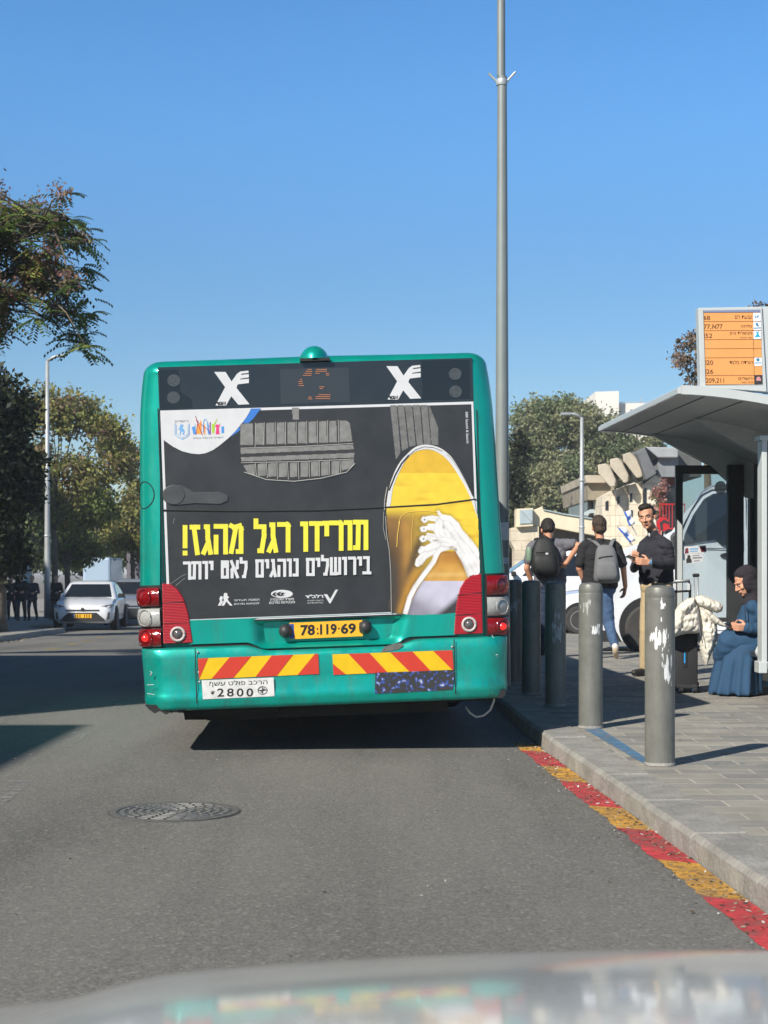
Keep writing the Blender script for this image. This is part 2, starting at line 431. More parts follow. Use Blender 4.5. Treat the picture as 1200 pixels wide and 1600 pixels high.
# ------------------------------------------------------------------ materials
def asphalt_mat():
    m = mat("asphalt", (0.1, 0.1, 0.1), 0.8); t, b = nodes(m)
    tc = t.nodes.new("ShaderNodeTexCoord")
    def nz(sc, det, st=None, rg=0.6):
        n = t.nodes.new("ShaderNodeTexNoise"); n.inputs["Scale"].default_value = sc; n.inputs["Detail"].default_value = det; n.inputs["Roughness"].default_value = rg
        v = tc.outputs["Object"]
        if st:
            mp = t.nodes.new("ShaderNodeMapping"); mp.inputs["Scale"].default_value = st; t.links.new(v, mp.inputs[0]); v = mp.outputs[0]
        t.links.new(v, n.inputs["Vector"]); return n
    big = nz(0.55, 5, (1.0, 0.35, 1)); fine = nz(150, 3, None, 0.8); lane = nz(1.7, 3, (1.0, 0.05, 1))
    vor = t.nodes.new("ShaderNodeTexVoronoi"); vor.inputs["Scale"].default_value = 75; t.links.new(tc.outputs["Object"], vor.inputs["Vector"])
    cr = t.nodes.new("ShaderNodeValToRGB")
    e = cr.color_ramp.elements; e[0].position = 0.47; e[0].color = (0.056, 0.058, 0.053, 1); e[1].position = 0.84; e[1].color = (0.192, 0.184, 0.164, 1)
    ad = t.nodes.new("ShaderNodeMath"); ad.operation = 'MULTIPLY_ADD'; ad.inputs[1].default_value = 0.62
    ad2 = t.nodes.new("ShaderNodeMath"); ad2.operation = 'MULTIPLY_ADD'; ad2.inputs[1].default_value = 0.54
    sc_ = t.nodes.new("ShaderNodeMath"); sc_.operation = 'MULTIPLY'; sc_.inputs[1].default_value = 0.34
    t.links.new(lane.outputs[0], sc_.inputs[0]); t.links.new(big.outputs[0], ad2.inputs[0]); t.links.new(sc_.outputs[0], ad2.inputs[2])
    vg = t.nodes.new("ShaderNodeTexVoronoi"); vg.inputs["Scale"].default_value = 105; t.links.new(tc.outputs["Object"], vg.inputs["Vector"])
    sg = t.nodes.new("ShaderNodeSeparateColor"); t.links.new(vg.outputs["Color"], sg.inputs[0])
    av = t.nodes.new("ShaderNodeMix"); av.inputs[0].default_value = 0.45; t.links.new(fine.outputs[0], av.inputs[2]); t.links.new(sg.outputs[1], av.inputs[3])
    t.links.new(av.outputs[0], ad.inputs[0]); t.links.new(ad2.outputs[0], ad.inputs[2]); t.links.new(ad.outputs[0], cr.inputs[0])
    # pale grit
    cr2 = t.nodes.new("ShaderNodeValToRGB"); q = cr2.color_ramp.elements; q[0].position = 0.93; q[0].color = (0, 0, 0, 1); q[1].position = 0.97; q[1].color = (1, 1, 1, 1)
    wn = t.nodes.new("ShaderNodeSeparateColor"); t.links.new(vor.outputs["Color"], wn.inputs[0]); t.links.new(wn.outputs[0], cr2.inputs[0])
    mx = t.nodes.new("ShaderNodeMix"); mx.data_type = 'RGBA'; mx.inputs[7].default_value = (0.30, 0.29, 0.26, 1)
    mu = t.nodes.new("ShaderNodeMath"); mu.operation = 'MULTIPLY'; mu.inputs[1].default_value = 0.6
    t.links.new(cr2.outputs[0], mu.inputs[0]); t.links.new(mu.outputs[0], mx.inputs[0]); t.links.new(cr.outputs[0], mx.inputs[6]); t.links.new(mx.outputs[2], b.inputs["Base Color"])
    bp = t.nodes.new("ShaderNodeBump"); bp.inputs["Strength"].default_value = 0.55; bp.inputs["Distance"].default_value = 0.008
    t.links.new(fine.outputs[0], bp.inputs["Height"]); t.links.new(bp.outputs[0], b.inputs["Normal"])
    return m
def worn_paint(name, col, cover=0.55, sc=9.0):
    m = mat(name, col, 0.75, noise=0.15, nscale=12); t, b = nodes(m)
    out = [n for n in t.nodes if n.type == 'OUTPUT_MATERIAL'][0]
    tc = t.nodes.new("ShaderNodeTexCoord")
    n = t.nodes.new("ShaderNodeTexNoise"); n.inputs["Scale"].default_value = sc; n.inputs["Detail"].default_value = 9; n.inputs["Roughness"].default_value = 0.78
    t.links.new(tc.outputs["Object"], n.inputs["Vector"])
    cr = t.nodes.new("ShaderNodeValToRGB"); e = cr.color_ramp.elements; e[0].position = cover - 0.10; e[1].position = cover + 0.06
    e[0].color = (1, 1, 1, 1); e[1].color = (0, 0, 0, 1)
    tr = t.nodes.new("ShaderNodeBsdfTransparent"); mx = t.nodes.new("ShaderNodeMixShader")
    n3 = t.nodes.new("ShaderNodeTexNoise"); n3.inputs["Scale"].default_value = 3.6; n3.inputs["Detail"].default_value = 6; n3.inputs["Roughness"].default_value = .75; t.links.new(tc.outputs["Object"], n3.inputs["Vector"])
    r3 = t.nodes.new("ShaderNodeMapRange"); r3.inputs[1].default_value = .40; r3.inputs[2].default_value = .60; r3.inputs[3].default_value = .92; r3.inputs[4].default_value = .42; t.links.new(n3.outputs[0], r3.inputs[0])
    mu = t.nodes.new("ShaderNodeMath"); mu.operation = 'MULTIPLY'; t.links.new(cr.outputs[0], mu.inputs[0]); t.links.new(r3.outputs[0], mu.inputs[1])
    t.links.new(n.outputs[0], cr.inputs[0]); t.links.new(mu.outputs[0], mx.inputs[0]); t.links.new(tr.outputs[0], mx.inputs[1]); t.links.new(b.outputs[0], mx.inputs[2])
    t.links.new(mx.outputs[0], out.inputs[0]); return m
M_ASPH = asphalt_mat()
M_PAVE = ashlar("paving", (0.32, 0.30, 0.25), (0.21, 0.205, 0.19), (0.40, 0.375, 0.31), 0.42, 0.21, bump=0.35, msize=0.008, axis='XY')
M_KERB = mat("kerb_stone", (0.27, 0.26, 0.235), 0.85, noise=0.28, nscale=5, bump=0.5, bscale=45)
M_GROUND = mat("dry_ground", (0.16, 0.14, 0.10), 0.95, noise=0.3, nscale=0.4)
M_RED = worn_paint("red_kerb_paint", lin(206, 66, 70), 0.62, 22)
M_YEL = worn_paint("yellow_kerb_paint", lin(222, 166, 66), 0.60, 22)
M_YELFAINT = worn_paint("faint_yellow_paint", lin(190, 165, 70), 0.50)
M_WHT = worn_paint("faint_white_paint", (0.32, 0.32, 0.31), 0.47)
M_BLUEP = worn_paint("blue_line_paint", lin(70, 125, 165), 0.60)
M_BLUEF = worn_paint("faded_blue_line_paint", lin(110, 140, 160), 0.44)
M_TEAL = mat("teal_metallic_paint", (0.0, 0.40, 0.315), 0.33, metal=0.5, coat=0.3, noise=0.10, nscale=3)
M_BLACK = mat("black_rubber", (0.012, 0.012, 0.013), 0.7, noise=0.2)
M_DARK = mat("dark_plastic", (0.03, 0.03, 0.032), 0.5, noise=0.2)
M_UNDER = mat("grimy_underbody", (0.02, 0.019, 0.018), 0.9, noise=0.3, nscale=8)
M_BGLASS = mat("black_tinted_glass", (0.018, 0.022, 0.027), 0.12, coat=0.3, noise=0.15, nscale=6)
M_WHITE = mat("white_paint", (0.70, 0.70, 0.69), 0.35, coat=0.4, noise=0.04)
M_CARWHITE = mat("white_car_paint", (0.72, 0.74, 0.76), 0.3, coat=0.9, noise=0.03)
M_CARDARK = mat("dark_blue_car_paint", (0.03, 0.04, 0.06), 0.3, coat=0.9)
M_SILVER = mat("pale_silver_car_paint", (0.74, 0.77, 0.76), 0.28, metal=0.0, coat=1.0, noise=0.02)
M_CARGLASS = mat("car_window_glass", (0.012, 0.016, 0.02), 0.05, coat=0.6)
M_TYRE = mat("tyre_rubber", (0.045, 0.042, 0.039), 0.85, noise=0.25, nscale=10)
M_RIM = mat("wheel_metal", (0.34, 0.34, 0.35), 0.4, metal=0.35, noise=0.1)
M_STEEL = mat("galvanised_steel", (0.42, 0.44, 0.44), 0.5, metal=0.35, noise=0.12, nscale=3)
M_POLE = mat("grey_painted_steel", (0.23, 0.25, 0.24), 0.5, metal=0.2, noise=0.1, nscale=2, coat=0.1)
M_BOLL = mat("grey_bollard_paint", (0.175, 0.175, 0.155), 0.42, metal=0.15, noise=0.14, nscale=9, bump=0.06, bscale=120)
add_grime(M_BOLL, (.075, .07, .06), .50, .78, (5, 5, 1.2), .55)
M_PAPER = mat("torn_paper", (0.72, 0.73, 0.72), 0.8, noise=0.1, nscale=30)
M_STONE = ashlar("pale_limestone", (0.74, 0.67, 0.53), (0.66, 0.59, 0.46), (0.45, 0.39, 0.29), 0.9, 0.36, bump=0.4, msize=0.012)
M_STONEPLAIN = mat("cream_stone", (0.72, 0.63, 0.45), 0.85, noise=0.12, nscale=1.5, bump=0.2, bscale=20)
M_CONC = mat("weathered_concrete", (0.48, 0.42, 0.32), 0.85, noise=0.22, nscale=1.2, bump=0.25, bscale=15)
M_CONCG = mat("grey_concrete", (0.36, 0.37, 0.37), 0.85, noise=0.15, nscale=1.2)
M_FARWHITE = mat("far_white_render", (0.72, 0.68, 0.60), 0.9, noise=0.06, nscale=0.5)
M_WINDOW = mat("dark_window", (0.02, 0.022, 0.025), 0.2)
M_REDPAINT = mat("red_paint", lin(190, 30, 35), 0.5, noise=0.1)
M_BARK = mat("bark", (0.13, 0.105, 0.075), 0.95, noise=0.35, nscale=6, bump=0.6, bscale=14)
M_LEAF = leaf_mat("leaves")
M_PALEBLUE = mat("pale_metal_door", (0.42, 0.50, 0.52), 0.5, metal=0.2, noise=0.1)

# ------------------------------------------------------------------ the ground
def zr(Y):
    k = Y - 22.0
    return -0.0185 * (k if k > 3 else (0 if k < -3 else (k + 3) ** 2 / 12.0)) if Y < 90 else -0.0185 * 68
def kx(Y):
    return 1.113 - (0.0524 if Y < 11.29 else 0.028) * (Y - 11.29)
YS = list(np.arange(-14, 30, 1.0)) + list(np.arange(30, 92, 3.0)) + [110, 150, 220]
def sheet(name, xl, xr, dz, m, nx=1, ys=YS):
    V = []; Fc = []
    for Y in ys:
        a, b = xl(Y), xr(Y)
        for i in range(nx + 1): V.append((a + (b - a) * i / nx, Y, zr(Y) + dz))
    for j in range(len(ys) - 1):
        for i in range(nx):
            k = j * (nx + 1) + i; Fc.append([k, k + 1, k + nx + 2, k + nx + 1])
    o = addmesh(name, V, Fc, m); o["kind"] = "structure"; return o
sheet("ground", lambda Y: -900, lambda Y: 900, -0.03, M_GROUND, ys=[-300] + YS + [400, 900, 1600])
def lkx(Y): return -7.9 - 0.066 * (Y - 33) if Y < 43 else -9.9 - 0.066 * (Y - 43)
sheet("road", lambda Y: lkx(Y) - 0.02, lambda Y: kx(Y) + 0.05, 0.0, M_ASPH)
sheet("sidewalk", lambda Y: kx(Y) + 0.245, lambda Y: 42.0, 0.108, M_PAVE)
sheet("left_sidewalk", lambda Y: -30.0, lambda Y: lkx(Y) - 0.255, 0.119, M_PAVE)
def kerb(name, fx, sgn, h):
    mb = MB(); Y = -10.0
    while Y < 75:
        a, b = Y + 0.004, Y + 0.996; jx = random.uniform(-0.006, 0.006); jz = random.uniform(-0.006, 0.006)
        prof = [(0, -0.05), (0.008, h * 0.8 + jz), (0.03, h + jz), (0.26, h + 0.003 + jz), (0.27, h - 0.02)]
        rings = [[(fx(y) + sgn * (p + jx), y, zr(y) + q) for p, q in prof] for y in (a, a + 0.012, b - 0.012, b)]
        for k in (0, 3): rings[k] = [(x, y, z - (0.006 if i in (1, 2, 3) else 0)) for i, (x, y, z) in enumerate(rings[k])]
        mb.ring_loft(rings); Y += 1.0
    o = mb.build(name, M_KERB); o["kind"] = "structure"; return o
kerb("kerb", kx, 1, 0.11); kerb("left_kerb", lkx, -1, 0.12)

def strip(name, pts, m, kind="structure"):
    """painted band on a surface: list of ((xl, y, z), (xr, y, z))"""
    V = []; Fc = []
    for a, b in pts: V += [a, b]
    for i in range(len(pts) - 1): Fc.append([2 * i, 2 * i + 1, 2 * i + 3, 2 * i + 2])
    o = addmesh(name, V, Fc, m); o["kind"] = kind; return o
bounds = [(2.6, 'R'), (3.6, 'Y'), (4.4, 'R'), (6.10, 'Y'), (6.88, 'R'), (7.74, 'Y'), (8.47, 'R'), (9.48, 'Y'), (10.23, 'R'), (11.10, 'Y'), (11.6, None)]
for (y0, c), (y1, _) in zip(bounds[:-1], bounds[1:]):
    ys = np.linspace(y0, y1, 14); sk = 0.03
    strip("red_kerb_marking" if c == 'R' else "yellow_kerb_marking",
          [((kx(y) - 0.165 + random.uniform(-.012, .012), y + 0.05, 0.004), (kx(y) - 0.002, y - 0.05, 0.004)) for y in ys], M_RED if c == 'R' else M_YEL)
for i in range(14):                                       # faint broken lane line
    Y = 8.3 + i * 3.1; X = -2.13 - 0.062 * (Y - 9)
    strip("lane_marking", [((X - 0.07, Y, zr(Y) + .004), (X + 0.07, Y, zr(Y) + .004)), ((X - 0.15, Y + 1.25, zr(Y + 1.25) + .004), (X + 0.0, Y + 1.25, zr(Y + 1.25) + .004))], M_WHT)
for i in range(7):
    Y = 27.4 + i * 3.0; X = -5.75 - 0.085 * (Y - 27.4)
    strip("edge_marking", [((X - 0.09, Y, zr(Y) + .004), (X + 0.09, Y, zr(Y) + .004)), ((X - 0.2, Y + 1.3, zr(Y + 1.3) + .004), (X, Y + 1.3, zr(Y + 1.3) + .004))], M_YELFAINT)
def gp(px, py, z=0.11):                                    # photo point on the level ground at height z
    d = F * (CAMZ - z) / (py - HOR); return Vector(((px - 600) / F * d, d, z))
def gstrip(name, quad, z, m):
    o = addmesh(name, [gp(x, y, z) for x, y in quad], [[0, 1, 2, 3]], m); o["kind"] = "structure"; return o
gstrip("blue_pavement_line", [(913, 1139), (935, 1136), (1010, 1184), (1008, 1194)], 0.1125, M_BLUEP)
gstrip("faded_pavement_line", [(1062, 1194), (1062, 1190), (1260, 1191), (1260, 1196)], 0.1125, M_BLUEF)
gstrip("faded_pavement_line", [(1090, 1139), (1150, 1134), (1260, 1137), (1260, 1141)], 0.1125, M_BLUEF)

# litter and dead leaves swept against the kerb
V = []; Fc = []; C = []
def flake(x, y, z, s, col):
    a = random.uniform(0, 6.3); ti = Vector((random.uniform(-.4, .4), random.uniform(-.4, .4), 1)).normalized()
    u = Vector((math.cos(a), math.sin(a), 0)); u = (u - ti * u.dot(ti)).normalized(); v = ti.cross(u); b = len(V); c = Vector((x, y, z + s * 0.35))
    for q in ((1, 0), (0, .45), (-1, 0), (0, -.45)): V.append(c + u * q[0] * s + v * q[1] * s); C.append((*col, 1))
    Fc.append([b, b + 1, b + 2, b + 3])
for i in range(900):
    y = random.uniform(4.5, 11.6); t = abs(random.gauss(0, 0.10)) + 0.005
    flake(kx(y) - t, y, 0.003, random.uniform(.004, .016), random.choice([(0.09, .06, .03), (0.05, .04, .03), (.2, .15, .08), (.3, .27, .2), (.5, .5, .48)]))
for i in range(260):
    y = random.uniform(5, 16); flake(random.uniform(-3, 1), y, 0.001, random.uniform(.004, .013), random.choice([(.03, .03, .03), (.4, .38, .33), (.1, .08, .05)]))
for i in range(160):
    y = random.uniform(7, 20); flake(kx(y) + random.uniform(.3, 3), y, 0.11, random.uniform(.004, .02), random.choice([(.45, .42, .36), (.12, .08, .05), (.3, .25, .15)]))
for i in range(160):
    y = random.uniform(27, 36); flake(lkx(y) + abs(random.gauss(0, .15)), y, zr(y), random.uniform(.01, .05), random.choice([(.35, .28, .12), (.4, .3, .18), (.15, .1, .05)]))
o = addmesh("fallen_leaves", V, Fc, vcol_mat("dead_leaf", 0.8)); o["kind"] = "stuff"; tag(o, "dead leaves and grit scattered along the kerb and road", "leaves")
at = o.data.color_attributes.new("tint", 'FLOAT_COLOR', 'POINT'); at.data.foreach_set("color", [c for q in C for c in q])

# manhole cover in the lane
mh = gp(273, 1268.5, 0.0)
root = thing("manhole_cover", "round cast iron manhole cover with raised rings set in the road", "manhole cover", (mh.x, mh.y, 0.0))
M_IRON = mat("cast_iron", (0.115, 0.115, 0.11), 0.75, metal=0.1, noise=0.35, nscale=14, bump=0.3, bscale=50)
M_IRON2 = mat("worn_iron", (0.15, 0.15, 0.145), 0.6, metal=0.15, noise=0.3, nscale=20)
M_TAR = mat("tar_joint", (0.07, 0.07, 0.068), 0.7)
MB().lathe([(0.335, 0.001), (0.335, 0.006), (0.30, 0.006), (0.30, 0.001)], n=48).build("frame", M_IRON, root, world=False)
MB().lathe([(0.298, -0.004), (0.296, 0.004), (0.0, 0.004)], n=48).build("cover", M_TAR, root, world=False)
mb = MB()
for k in range(1, 7):
    R = 0.045 * k; nseg = 3 + 3 * k
    for j in range(nseg):
        a0 = 2 * math.pi * (j + 0.12 * k) / nseg; a1 = a0 + 2 * math.pi / nseg * 0.78
        rr = []
        for a in np.linspace(a0, a1, 5):
            rr.append([(r * math.cos(a), r * math.sin(a), z) for r, z in ((R - .012, .004), (R - .01, .008), (R + .01, .008), (R + .012, .004))])
        mb.ring_loft(rr)
mb.build("raised_ring", M_IRON2, root, world=False)
mb = MB(); mb.lathe([(0.345, 0.0005), (0.345, 0.003), (0.336, 0.003), (0.336, 0.0005)], n=48).build("joint", M_TAR, root, world=False)

# ------------------------------------------------------------------ trees
def leafcloud(name, cents, parent, cols, size, aspect=2.0, down=0.0, mt=None):
    """many leaf blades; cents (N,3), cols (N,3), size (N,)"""
    N = len(cents); A = RNG.normal(size=(N, 3)); A[:, 2] -= down; A /= np.linalg.norm(A, axis=1, keepdims=True)
    Bv = RNG.normal(size=(N, 3)); Bv -= A * (A * Bv).sum(1, keepdims=True); Bv /= np.linalg.norm(Bv, axis=1, keepdims=True)
    s = size[:, None]; L = A * s * aspect / 2; Wd = Bv * s / 2
    nn = np.cross(A, Bv) * s * 0.18
    Vv = np.stack([cents - L, cents + Wd + nn, cents + L, cents - Wd + nn], 1).reshape(-1, 3)
    M = np.array(TM[parent.name].translation)
    me = bpy.data.meshes.new(name); me.vertices.add(4 * N); me.vertices.foreach_set("co", (Vv - M).astype(np.float32).ravel())
    me.loops.add(4 * N); me.loops.foreach_set("vertex_index", np.arange(4 * N, dtype=np.int32))
    me.polygons.add(N); me.polygons.foreach_set("loop_start", np.arange(0, 4 * N, 4, dtype=np.int32))
    me.update(calc_edges=True); me.validate()
    me.materials.append(mt or M_LEAF)
    at = me.color_attributes.new("tint", 'FLOAT_COLOR', 'POINT')
    cc = np.repeat(np.concatenate([cols, np.ones((N, 1))], 1), 4, 0); at.data.foreach_set("color", cc.astype(np.float32).ravel())
    o = bpy.data.objects.new(name, me); COL.objects.link(o); o.parent = parent; return o
def clumps(n, lobes, per, spread):
    """n clump centres through the shells of lobes, then per leaves around each"""
    cs = []
    ws = np.array([l[1][0] * l[1][1] + l[1][1] * l[1][2] + l[1][0] * l[1][2] for l in lobes]); ws = ws / ws.sum()
    for k in RNG.choice(len(lobes), n, p=ws):
        c, r = lobes[k]; u = RNG.normal(size=3); u /= np.linalg.norm(u)
        cs.append(np.array(c) + u * np.array(r) * RNG.uniform(0.45, 1.05))
    cs = np.array(cs); cl = np.repeat(np.arange(n), per)
    pts = cs[cl] + RNG.normal(size=(n * per, 3)) * spread * np.array([1, 1, 0.75])
    return cs, cl, pts
def palette(cl, n, cols, var=0.25, mixv=None):
    base = np.array(cols)[RNG.integers(0, len(cols), n)]
    b = base[cl] * RNG.uniform(1 - var, 1 + var, (len(cl), 1)); return np.clip(b, 0.003, 1)
def tree(name, label, foot, trunk_r, fork_z, lobes, n, per, spread, size, cols, limb_n=9, group=None, down=0.2, aspect=1.9, bark=None, kind="tree", lean=(0, 0)):
    foot = Vector(foot); root = thing(name, label, kind, foot, group=group)
    cs, cl, pts = clumps(n, lobes, per, spread)
    leafcloud("crown", pts, root, palette(cl, n, cols), RNG.uniform(0.7, 1.3, len(pts)) * size, aspect, down)
    fork = foot + Vector((lean[0], lean[1], fork_z)); mb = MB()
    mb.tube([foot - Vector((0, 0, .1)), foot.lerp(fork, .15), foot.lerp(fork, .6) + Vector((.05, 0, 0)), fork], [trunk_r * 1.35, trunk_r, trunk_r * .85, trunk_r * .7], 9)
    mb.build("trunk", bark or M_BARK, root, smooth=True)
    mb = MB()
    for k in range(limb_n):
        c, r = lobes[k % len(lobes)]; e = Vector(c) + Vector((random.uniform(-.6, .6) * r[0], random.uniform(-.6, .6) * r[1], random.uniform(-.2, .8) * r[2]))
        mid = fork.lerp(e, .5) + Vector((random.uniform(-.2, .2), random.uniform(-.2, .2), .12 * (e - fork).length))
        mb.tube([fork - Vector((0, 0, .15)), fork.lerp(mid, .5), mid, e], [trunk_r * .34, trunk_r * .26, trunk_r * .17, trunk_r * .05], 6)
        for q in range(5):
            s = mid.lerp(e, random.uniform(0, .9)); t_ = Vector(cs[random.randrange(len(cs))])
            if (t_ - s).length < max(r) * 1.3: mb.tube([s, s.lerp(t_, .5) + Vector((0, 0, .1)), t_], [trunk_r * .14, trunk_r * .08, trunk_r * .03], 4)
    mb.build("branch", bark or M_BARK, root, smooth=True); return root
def L(px, py, d, rx, ry, rz):                               # one lobe of a crown
    return (tuple(P(px, py, d)), (rx, ry, rz))
G1 = [(0.13, 0.19, 0.05), (0.17, 0.22, 0.06), (0.09, 0.14, 0.04), (0.24, 0.26, 0.07)]
BRN = [(0.23, 0.155, 0.11), (0.30, 0.21, 0.14), (0.17, 0.115, 0.085)]
DK = [(0.014, 0.024, 0.012), (0.022, 0.034, 0.014), (0.011, 0.017, 0.009), (0.04, 0.05, 0.018)]
OL = [(0.22, 0.26, 0.13), (0.28, 0.29, 0.15), (0.15, 0.19, 0.09), (0.32, 0.32, 0.18)]

# tree of heaven reaching in from the left: feathery fronds and brown seed bunches
def heaven_tree():
    foot = Vector((-9.6, 22.0, 0.12)); root = thing("feathery_tree", "tall tree with feathery green fronds and brown seed bunches overhanging the left of the road", "tree", foot)
    D = 22.0; pos = []; col = []; siz = []; axes = []
    outline = [(-70, 330), (0, 262), (20, 330), (70, 320), (98, 302), (108, 330), (126, 348), (134, 410), (138, 465), (146, 515), (150, 545), (132, 556), (108, 545), (92, 510), (70, 470), (55, 520), (45, 490), (10, 470), (0, 530), (-70, 560)]
    ends = []
    def holes(x, y):
        return mnoise.noise(Vector((x * 0.045, y * 0.045, 3.3))) < -0.24
    while len(ends) < 400:
        x, y = random.uniform(-260, 170), random.uniform(250, 640)
        if x < -70:
            if ((x + 190) / 190) ** 2 + ((y - 400) / 210) ** 2 > 1: continue
        elif not inside(outline, x, y) or (x > 0 and holes(x, y)): continue
        ends.append(P(x, y, D + random.uniform(-1.6, 1.6)))
    fork = Vector((-9.4, 22.2, 3.2)); mb = MB(); limbs = []
    hi_ = [q for q in ends if q.z > 4.9]
    for k in range(12):
        e = random.choice(hi_); mid = fork.lerp(e, .5) + Vector((0, 0, .5)); limbs.append((mid, e)); mb.tube([fork, fork.lerp(mid, .5) + Vector((0, 0, .1)), mid, e], [.11, .08, .05, .012], 6)
    for e in ends:
        m_, e2 = min(limbs, key=lambda q: (q[0].lerp(q[1], .6) - e).length); s = m_.lerp(e2, random.uniform(.3, 1))
        if (s - e).length < 2.0: mb.tube([s, s.lerp(e, .6) + Vector((0, 0, .12)), e], [.02, .012, .004], 4)
    Vv = []; Fc = []; C = []
    def blade(c, a, wv, L_, W_, cl_):
        b = len(Vv); Vv.extend([c, c + a * L_ * .45 + wv * W_, c + a * L_, c + a * L_ * .45 - wv * W_]); C.extend([(*cl_, 1)] * 4); Fc.append([b, b + 1, b + 2, b + 3])
    for e in ends:
        brown = mnoise.noise(e * 0.9) + (e.z - 5.5) * 0.15 > 0.14
        base = random.choice(G1); g = random.uniform(.6, 1.35)
        for f in range(random.randint(4, 7)):
            h = random.uniform(0, 6.28); dr = Vector((math.cos(h), math.sin(h), random.uniform(-.5, .5))).normalized(); p = e.copy() + dr * random.uniform(0, .12); L_ = random.uniform(.20, .34)
            side = dr.cross(Vector((0, 0, 1))).normalized(); n = 7
            for i in range(1, n + 1):
                t = i / n; q = p + dr * L_ * t + Vector((0, 0, -.30 * L_ * t * t * 1.2))
                for sg in (-1, 1):
                    a = (side * sg + dr * .45 + Vector((0, 0, -.55))).normalized(); wv = a.cross(Vector((0, 0, 1)) + dr * .3).normalized()
                    blade(q, a, wv, random.uniform(.07, .105), .019, [c * g * random.uniform(.8, 1.2) for c in base])
        if brown or random.random() < .25:
            for f in range(random.randint(110, 190)):
                c = e + Vector((random.gauss(0, .075), random.gauss(0, .075), random.gauss(.04, .075))); a = Vector((random.gauss(0, 1), random.gauss(0, 1), random.gauss(-.4, 1))).normalized()
                wv = a.cross(Vector((random.random(), random.random(), .3))).normalized(); cb = random.choice(BRN)
                blade(c, a, wv, random.uniform(.045, .075), .016, [c_ * random.uniform(.7, 1.4) for c_ in cb])
    o = addmesh("crown", Vv, Fc, M_LEAF, root)
    at = o.data.color_attributes.new("tint", 'FLOAT_COLOR', 'POINT'); at.data.foreach_set("color", [c for q in C for c in q])
    mb.build("branch", M_BARK, root, smooth=True)
    MB().tube([foot - Vector((0, 0, .1)), foot + Vector((.05, .1, 1.5)), fork], [.2, .15, .11], 10).build("trunk", M_BARK, root, smooth=True)
heaven_tree()
gz = lambda d: zr(d) + 0.12
def ft(px, d): return Vector(((px - 600) / F * d, d, gz(d)))
tree("dark_tree", "dense dark evergreen tree standing at the left edge beside the sidewalk", ft(-5, 38), .22, 2.2,
     [L(-25, 640, 38, 1.0, 1.2, .95), L(-10, 720, 38, .95, 1.2, 1.1), L(-5, 810, 38, .75, 1.0, 1.0), L(5, 870, 38, .55, .7, .5), L(22, 760, 38.5, .45, .5, .6), L(20, 640, 38, .35, .5, .5)],
     420, 60, .19, .085, DK, down=.4)
tree("brown_topped_tree", "tall street tree with brownish autumn top and green lower leaves behind the left street lamp", ft(84, 62), .14, 3.5,
     [L(75, 640, 62, .95, 1.1, .9), L(120, 650, 62, .95, 1.0, 1.0), L(165, 680, 62, .7, .9, .8), L(60, 720, 62, .7, .9, .8), L(190, 665, 62, .3, .4, .3), L(110, 735, 62, .9, 1.0, .8), L(150, 750, 62, .7, .9, .7), L(95, 790, 62, .7, .8, .5), L(190, 720, 62, .5, .7, .6)],
     330, 34, .23, .10, [(.27, .19, .12), (.27, .29, .09), (.20, .24, .07), (0.25, 0.23, 0.07), (0.34, .32, .09), (.17, .17, .06)], limb_n=12)
tree("green_street_tree", "leafy green tree below the brownish tree behind the white sedan", ft(104, 66), .15, 2.2,
     [L(95, 800, 66, .9, 1.2, .8), L(55, 770, 65, .55, .9, .7), L(150, 790, 67, .9, 1.2, .9), L(120, 860, 67, .9, 1.2, .6)],
     240, 40, .24, .11, G1 + [(.34, .36, .08), (.20, .27, .07)], limb_n=8)
tree("olive_street_tree", "olive green tree half hidden by the left edge of the bus", ft(206, 72), .12, 3.0,
     [L(200, 720, 72, .7, 1.0, .9), L(215, 780, 72, .8, 1.0, .9), L(185, 835, 72, .8, 1.0, .7), L(235, 850, 72, .9, 1.2, .8)],
     240, 40, .22, .10, [(0.28, 0.29, 0.09), (0.22, 0.25, 0.07), (.35, .33, .11), (.18, .16, .07)])
tree("far_green_tree", "dark green bushy tree farthest back behind the parked cars on the left", ft(150, 92), .2, 1.6,
     [L(60, 850, 92, 2.2, 1.5, 1.5), L(130, 850, 92, 2.4, 1.5, 1.3), L(190, 840, 92, 2.0, 1.5, 1.8), L(10, 820, 92, 2.4, 1.5, 2.2)],
     260, 60, .42, .2, [(.08, .12, .045), (.11, .15, .05), (.05, .08, .03), (.15, .18, .06)])
tree("broad_evergreen_tree", "big broad dusty green tree behind the stone ramp right of the bus", Vector((P(870, 800, 88).x, 88, gz(88))), .4, 3.2,
     [L(850, 670, 88, 1.9, 2.2, 1.5), L(888, 658, 88, 1.8, 2.2, 1.3), L(940, 690, 88, 1.5, 2.0, 1.5), L(830, 750, 88, 1.9, 2.2, 1.9), L(890, 760, 87, 2.2, 2.3, 2.0), L(870, 820, 88, 2.4, 2.0, 1.0),
      L(815, 700, 88, 1.0, 1.4, 1.2), L(925, 690, 88, 1.0, 1.0, 1.0), L(970, 730, 88, 1.3, 1.5, 1.6), L(800, 800, 88, 1.2, 1.4, 1.4), L(1010, 700, 89, 1.2, 1.4, .9)],
     760, 95, .27, .115, OL, limb_n=12)
tree("sparse_red_tree", "sparse twiggy tree with reddish leaves behind the bus stop sign", Vector((P(1105, 800, 40).x, 40, gz(40))), .12, 4.2,
     [L(1085, 530, 40, .35, .5, .3), L(1065, 560, 40, .28, .5, .25), L(1085, 585, 40, .3, .5, .3), L(1110, 545, 40, .5, .6, .6), L(1190, 500, 40, .35, .5, .4), L(1140, 560, 40, .6, .8, .7)],
     150, 18, .09, .06, BRN + [(.10, .08, .04)], limb_n=14)
